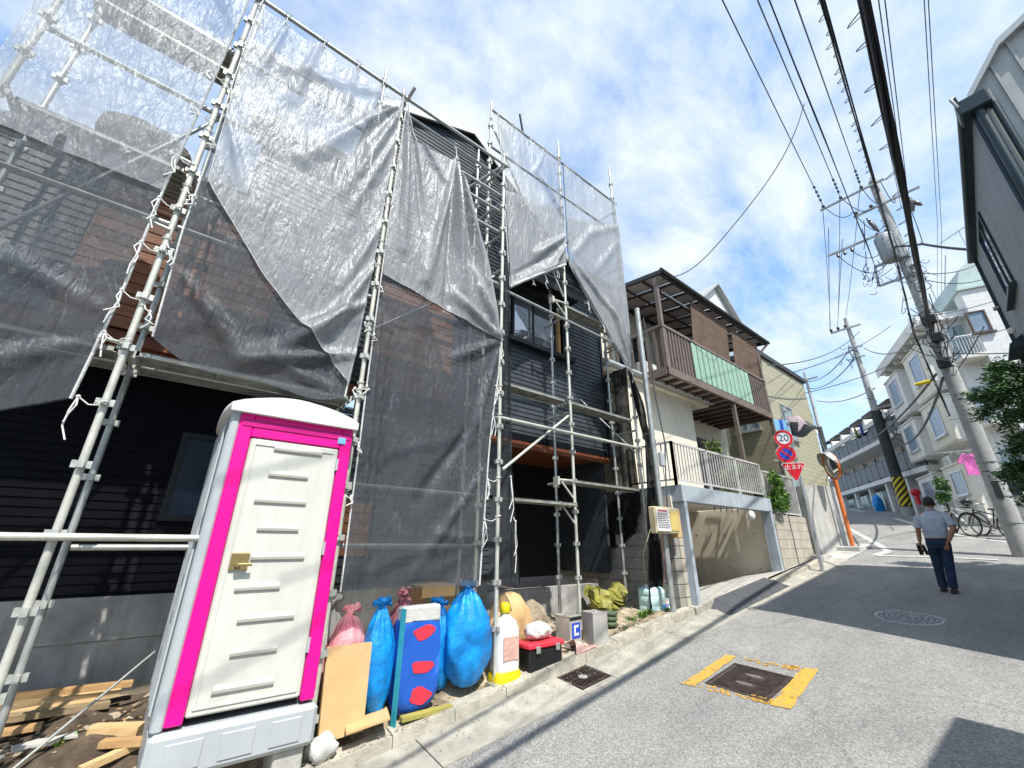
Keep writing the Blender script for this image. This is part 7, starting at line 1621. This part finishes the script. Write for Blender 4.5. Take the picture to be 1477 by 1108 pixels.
# small potted tree near the bicycles
q = at_d(1366,727,20.5)
t = thing('shrub', 'small leafy shrub behind the far bicycle by the apartment wall', 'shrub', (q.x,q.y,g(q.x,q.y)))
b = MB(); b.cyl((q.x,q.y,g(q.x,q.y)),(q.x,q.y,q.z),.03,7); obj('stem', b, 'bark', t)
obj('foliage', foliage(MB(),(q.x,q.y,q.z+.35),.32,.32,.55,1300,.06,.12,21,.2,10), mat('mid_leaf',(.07,.15,.04),.5), t, recalc=False)
# ------------------------------------------------------------------ bicycles
def bicycle(label, P, Q, frame_m, basket=True):
    """P rear wheel contact, Q front wheel contact"""
    P,Q = Vector(P),Vector(Q); f_ = (Q-P); wb = f_.length; f_.normalize(); s_ = Vector((0,0,1)).cross(f_).normalized(); up = f_.cross(s_)*-1
    if up.z < 0: up = -up
    t = thing('bicycle', label, 'bicycle', P.lerp(Q,.5), 'parked bicycles')
    W_ = lambda x,y,z=0: P+f_*x+up*y+s_*z
    R_ = .33
    for cx in (0,wb):
        c = W_(cx,R_); tp = [c+f_*(R_*math.cos(a_))+up*(R_*math.sin(a_)) for a_ in [2*PI*k/28 for k in range(29)]]
        ty = obj('wheel', MB().tube(tp,.02,6,False), 'black', t)
        rp_ = [c+(p-c)*.93 for p in tp]; obj('rim', MB().tube(rp_,.011,5,False), 'spoke', ty)
        b = MB()
        for k in range(18): a_ = 2*PI*k/18; b.cyl(c+s_*(.02*(-1)**k),c+f_*(.3*math.cos(a_))+up*(.3*math.sin(a_)),.0022,4)
        obj('spoke', b, 'spoke', ty, kind='stuff'); obj('hub', MB().cyl(c-s_*.05,c+s_*.05,.02,8), 'spoke', ty)
        fp = [c+(f_*math.cos(a_)+up*math.sin(a_))*.365 for a_ in [PI*(.15+.75*k/10) for k in range(11)]]; obj('mudguard', MB().tube(fp,.018,5), frame_m, t)
    bb = W_(wb*.40,.29); st = W_(wb*.30,.78); hd = W_(wb*.80,.82); hb = W_(wb*.83,.66); rh = W_(0,R_); fh = W_(wb,R_)
    b = MB(); b.cyl(bb,st,.016,8); b.cyl(bb,hb,.019,8); b.cyl(W_(wb*.33,.66),W_(wb*.80,.78),.016,8); b.cyl(hd,hb,.02,8)
    for z in (-.06,.06): b.cyl(rh+s_*z,bb+s_*z*.5,.010,6); b.cyl(rh+s_*z,W_(wb*.32,.68)+s_*z*.3,.009,6); b.cyl(fh+s_*z*.8,hb+s_*z*.7,.012,6)
    obj('frame', b, frame_m, t)
    b = MB(); b.loft([[st+f_*x+s_*(w_*math.cos(a_))+up*(.03+.025*math.sin(a_)) for a_ in [2*PI*k/10 for k in range(10)]] for x,w_ in ((-.12,.05),(-.10,.085),(-.02,.075),(.08,.03),(.14,.015))]); obj('saddle', b, 'black', t)
    b = MB(); b.cyl(hd,hd+up*.12,.013,8); b.tube([hd+up*.13-s_*.27-f_*.12,hd+up*.14-s_*.2,hd+up*.12,hd+up*.14+s_*.2,hd+up*.13+s_*.27-f_*.12],.012,7); obj('handlebar', b, 'spoke', t)
    b = MB(); b.disc(bb+s_*.05,s_,.095,.006,20,.07); b.cyl(bb+s_*.07,bb+s_*.07-up*.16+f_*.05,.008,6); b.cyl(bb-s_*.07,bb-s_*.07+up*.16-f_*.05,.008,6); b.cyl(bb-s_*.08,bb+s_*.08,.018,8); ck = obj('crank', b, 'spoke', t)
    for z,yy in ((1,-.16),(-1,.16)): q = bb+s_*z*.11+up*yy; obj('pedal', MB().bar(q-f_*.04,q+f_*.04,.08,.02), 'black', ck)
    b = MB(); q = W_(wb*.93,.84)
    for k in range(9):
        u = -.14+.28*k/8
        b.cyl(q+s_*u-f_*.12+up*.0,q+s_*u*1.15-f_*.14+up*.22,.004,4); b.cyl(q+s_*u+f_*.14,q+s_*u*1.15+f_*.18+up*.22,.004,4); b.cyl(q+s_*u-f_*.12,q+s_*u+f_*.14,.004,4)
    for h in (0,.11,.22): 
        e = 1+.15*h/.22; c4 = [q+s_*.14*e-f_*.13*e+up*h,q+s_*.14*e+f_*.15*e+up*h,q-s_*.14*e+f_*.15*e+up*h,q-s_*.14*e-f_*.13*e+up*h]; b.tube(c4+[c4[0]],.006,4)
    if basket: obj('basket', b, 'black', t, kind='stuff'); obj('load', crumple(MB(), q+up*.16, .15,.14,.12, n=12,m_=8,amp=.15,seed=4), 'dkrail', t)
    b = MB(); b.box(0,0,0,0,0,0); b = MB(); b.cyl(W_(-.02,R_-.04)+s_*.06,W_(-.12,.02)+s_*.17,.008,6); obj('kickstand', b, 'spoke', t)
    b = MB(); rk = W_(-.05,.70); b.bar(rk-f_*.2,rk+f_*.22,.12,.012); obj('rack', b, frame_m, t)
    return t
a_ = on_road(1404,774); c_ = on_road(1452,778)
dv = (a_-c_); dv.z = 0; dv.normalize(); p0 = c_; p1 = c_+dv*1.08
p0 = Vector((p0.x,p0.y,g(p0.x,p0.y))); p1 = Vector((p1.x,p1.y,g(p1.x,p1.y)))
p1 = Vector((a_.x,a_.y,g(a_.x,a_.y))); p0 = p1-dv*1.10; p0.z = g(p0.x,p0.y)
bicycle('dark city bicycle with loaded front basket parked by the apartment wall', p0, p1, 'bike')
q = on_road(1374,768); q2 = q+Vector((-.75,-.72,0)); q2.z = g(q2.x,q2.y)
bicycle('second bicycle half hidden behind the walking man', q2, Vector((q.x,q.y,g(q.x,q.y))), 'signw', False)
# ------------------------------------------------------------------ walking man
HX,HY = 10.55,1.42
HZ = g(HX,HY); HH = 1.54; k_ = HH/1.70
t = thing('person', 'man in grey polo shirt and navy trousers walking away, hand in back pocket', 'person', (HX,HY,HZ))
def hp(x, y, z): return Vector((HX+x*k_, HY+(y-.075*z)*k_, HZ+z*k_))
def skin_mesh(name, nodes, edges, m_, par, root=0, sub=2):
    me = bpy.data.meshes.new(name); me.from_pydata([hp(*n_[0]) for n_ in nodes], edges, []); o = bpy.data.objects.new(name, me); COL.objects.link(o)
    md = o.modifiers.new('skin','SKIN'); md.use_smooth_shade = True
    for v_,n_ in zip(me.skin_vertices[0].data, nodes): v_.radius = (n_[1]*k_, (n_[2] if len(n_) > 2 else n_[1])*k_); v_.use_root = False
    me.skin_vertices[0].data[root].use_root = True
    sb = o.modifiers.new('sub','SUBSURF'); sb.levels = sb.render_levels = sub
    dg = bpy.context.evaluated_depsgraph_get(); ev = bpy.data.meshes.new_from_object(o.evaluated_get(dg)); bpy.data.objects.remove(o)
    off = base_of(par)
    for v_ in ev.vertices: v_.co = v_.co-off
    for p in ev.polygons: p.use_smooth = True
    ev.materials.clear(); ev.materials.append(M[m_]); ev.name = name
    q = bpy.data.objects.new(name, ev); COL.objects.link(q); q.parent = par; return q
# body: pelvis, spine, neck, arms, legs as one surface (left = +Y, walking towards +X)
nodes = [((0,0,.90),.12),((0,0,1.12),.12),((.01,0,1.30),.13),((.03,0,1.42),.055),((.05,0,1.50),.055),
 ((0,.17,1.36),.06),((-.03,.235,1.12),.045),((.02,.255,.92),.036),((.035,.26,.86),.026),
 ((0,-.17,1.36),.06),((-.10,-.27,1.12),.046),((-.13,-.185,.92),.036),((-.125,-.16,.87),.028),
 ((0,.09,.84),.085),((.06,.085,.48),.058),((.02,.08,.10),.040),((0,-.09,.84),.085),((.0,-.075,.48),.058),((-.10,-.07,.12),.040),
 ((.10,.085,.04),.035),((.0,-.07,.04),.035)]
edges = [(0,1),(1,2),(2,3),(3,4),(2,5),(5,6),(6,7),(7,8),(2,9),(9,10),(10,11),(11,12),(0,13),(13,14),(14,15),(0,16),(16,17),(17,18),(15,19),(18,20)]
skin_mesh('body', nodes, edges, 'skin', t)
# head with face, nose, ears
hc = hp(.055,0,1.585); b = MB(); rings = []
for i in range(13):
    ph = -PI/2+PI*(i+.15)/12.3; z = math.sin(ph); cr = math.cos(ph); ring = []
    for k in range(18):
        th = 2*PI*k/18; x = math.cos(th)*.098*cr; y = math.sin(th)*.078*cr
        if z < -.2: x *= (1+.25*(z+.2)) if math.cos(th) < 0 else 1; y *= 1+.22*(z+.2)
        if abs(th) < .3 or abs(th-2*PI) < .3: x += .02*math.exp(-((z+.15)/.18)**2)
        ring.append(hc+Vector((x,y,z*.118))*k_)
    rings.append(ring)
hd = obj('head', b.loft(rings), 'skin', t)
for s_ in (-1,1):
    b = MB(); b.ball(hc+Vector((-.005,s_*.08,-.015))*k_, .022*k_,.010*k_,.034*k_, 8, 6); obj('ear', b, 'skin', hd)
    b = MB(); b.ball(hc+Vector((.088,s_*.032,.01))*k_, .010*k_,.014*k_,.010*k_, 8, 6); obj('eye', b, 'signw', hd)
b = MB(); b.ball(hc+Vector((.09,0,-.06))*k_, .008*k_,.026*k_,.007*k_, 8, 5); obj('mouth', b, 'pinkl', hd)
b = MB(); rings = []
for i in range(10):
    ph = -.42+ (PI/2+.40)*i/9; ring = []
    for k in range(20):
        th = 2*PI*k/20; cut = 0 if math.cos(th) < .35 else .55*(math.cos(th)-.35); pp = max(ph, -.42+cut*1.4)
        rr_ = 1.09+.03*math.sin(th*7+i*2); ring.append(hc+Vector((math.cos(th)*.100*math.cos(pp)*rr_-.004, math.sin(th)*.081*math.cos(pp)*rr_, math.sin(pp)*.118*rr_))*k_)
    rings.append(ring)
obj('hair', MB().loft(rings), 'hair', hd)
# hands: palm and five fingers each
def hand(wr, d, side, curl, name='hand', thumb=1):
    wr = Vector(wr); d = Vector(d).normalized(); sd_ = Vector(side).normalized(); nn = d.cross(sd_).normalized()
    nodes = [(tuple(wr-d*.03),.024,.018),(tuple(wr+d*.03),.034,.016),(tuple(wr+d*.075),.036,.015)]; edges = [(0,1),(1,2)]; i = 3
    for k,(o_,l_) in enumerate(((-.03,.07),(-.01,.08),(.011,.075),(.03,.058))):
        p = wr+d*.078+sd_*o_; q = p+d*l_*.5+nn*curl*.3*l_; e = q+(d*(1-curl)+nn*curl).normalized()*l_*.55
        nodes += [(tuple(p),.0105),(tuple(q),.0095),(tuple(e),.008)]; edges += [(2,i),(i,i+1),(i+1,i+2)]; i += 3
    p = wr+d*.02+sd_*.035*thumb; q = p+d*.035+sd_*.03*thumb; e = q+d*.035+nn*curl*.02
    nodes += [(tuple(p),.013),(tuple(q),.011),(tuple(e),.009)]; edges += [(1,i),(i,i+1),(i+1,i+2)]
    return skin_mesh(name, nodes, edges, 'skin', t, 0, 1)
hand((.035,.262,.845),(.10,.05,-1),(1,.1,0),.55)
hand((-.13,-.155,.865),(.0,.35,-.9),(0,.9,.35),.2)
# shirt: body loft plus sleeves, collar
def ell(cx,cy,z,rx,ry,n=20,sq=2.6):
    return [hp(cx+rx*math.copysign(abs(math.cos(2*PI*k/n))**(2/sq),math.cos(2*PI*k/n)), cy+ry*math.copysign(abs(math.sin(2*PI*k/n))**(2/sq),math.sin(2*PI*k/n))+.004*math.sin(k*2.3+z*19), z+.004*math.sin(k*3.1)) for k in range(n)]
b = MB(); b.loft([ell(0,0,.925,.122,.165),ell(-.004,0,.95,.128,.172),ell(-.006,.004,1.04,.135,.178),ell(-.004,0,1.16,.138,.185),ell(.0,0,1.27,.135,.198),ell(.012,0,1.35,.118,.195),ell(.022,0,1.40,.092,.150),ell(.032,0,1.435,.066,.085),ell(.036,0,1.445,.058,.068)]); sh = obj('shirt', b, 'shirt', t)
for sgn_,pts in ((1,((0,.15,1.365),(-.01,.205,1.28),(-.03,.232,1.16),(-.033,.238,1.13))),(-1,((0,-.15,1.365),(-.03,-.215,1.28),(-.08,-.255,1.17),(-.09,-.262,1.145)))):
    b = MB(); b.tube([hp(*p) for p in pts],[.072*k_,.070*k_,.066*k_,.066*k_],14); obj('sleeve', b, 'shirt', sh)
b = MB(); b.tube([hp(.033+.058*math.cos(a_),.062*math.sin(a_),1.455-.015*math.cos(a_)) for a_ in [2*PI*k/18 for k in range(19)]],.016*k_,6); obj('collar', b, 'shirt', sh)
# trousers: hips loft, legs, pockets, belt
b = MB(); b.loft([ell(0,0,.76,.125,.165),ell(-.006,0,.82,.140,.178),ell(-.004,0,.88,.136,.175),ell(0,0,.93,.127,.168)]); tr_ = obj('trousers', b, 'jeans', t)
for s_,pts,rs in ((1,((0,.083,.84),(.035,.085,.65),(.065,.085,.48),(.05,.083,.28),(.03,.08,.075)),(.092,.088,.075,.068,.066)),(-1,((-.01,-.083,.84),(.01,-.078,.65),(.005,-.075,.48),(-.04,-.073,.28),(-.085,-.07,.085)),(.092,.088,.075,.068,.066))):
    P_ = smooth([tuple(hp(*p))+(r_,) for p,r_ in zip(pts,rs)], 14); b = MB(); b.tube([p[:3] for p in P_],[p[3]*k_*(1+.035*math.sin(i*2.1+s_)) for i,p in enumerate(P_)],14); obj('trouser_leg', b, 'jeans', tr_)
b = MB(); b.tube([hp(.129*math.cos(a_),.170*math.sin(a_),.925) for a_ in [2*PI*k/24 for k in range(25)]],.016*k_,6); obj('belt', b, 'belt', tr_)
obj('pocket', MB().bar(hp(-.139,-.13,.86),hp(-.139,-.04,.86),.10*k_,.012*k_,(1,0,0)), 'jeans', tr_)
for x,y,rz in ((.06,.083,0),(-.05,-.07,.1)):
    b = MB(); b.loft([[hp(x+dx_+0*a_, y+w_*math.cos(a_), max(.004,.045+h_*math.sin(a_))) for a_ in [2*PI*k/12 for k in range(12)]] for dx_,w_,h_ in ((-.12,.030,.03),(-.10,.042,.045),(0,.046,.045),(.09,.048,.036),(.14,.034,.026),(.16,.012,.012))]); so_ = obj('shoe', b, 'shoe', t)
    b = MB(); b.loft([[hp(x+dx_, y+w_*math.cos(a_), .010+.010*math.sin(a_)) for a_ in [2*PI*k/12 for k in range(12)]] for dx_,w_ in ((-.125,.034),(-.10,.046),(.0,.049),(.09,.051),(.15,.034))]); obj('sole', b, 'black', so_)
# what he holds: folded black case with a pale strap
q = hp(.06,.265,.735)
t3 = thing('held_case', 'small black folded tool case with pale strap in the left hand of the man', 'tool case', q)
obj('case', MB().bar(q+Vector((-.03,.02,.08)),q+Vector((.05,.02,-.07)),.05,.10,(1,0,0)), 'black', t3); obj('case', MB().bar(q+Vector((.02,-.03,.07)),q+Vector((.07,-.05,-.08)),.04,.07,(1,0,0)), 'black', t3)
obj('strap', MB().tube([q+Vector((.03,0,.0)),q+Vector((.05,-.08,-.1)),q+Vector((.03,-.14,-.19))],.012,6), 'greyp', t3)
# figure on the upper gallery
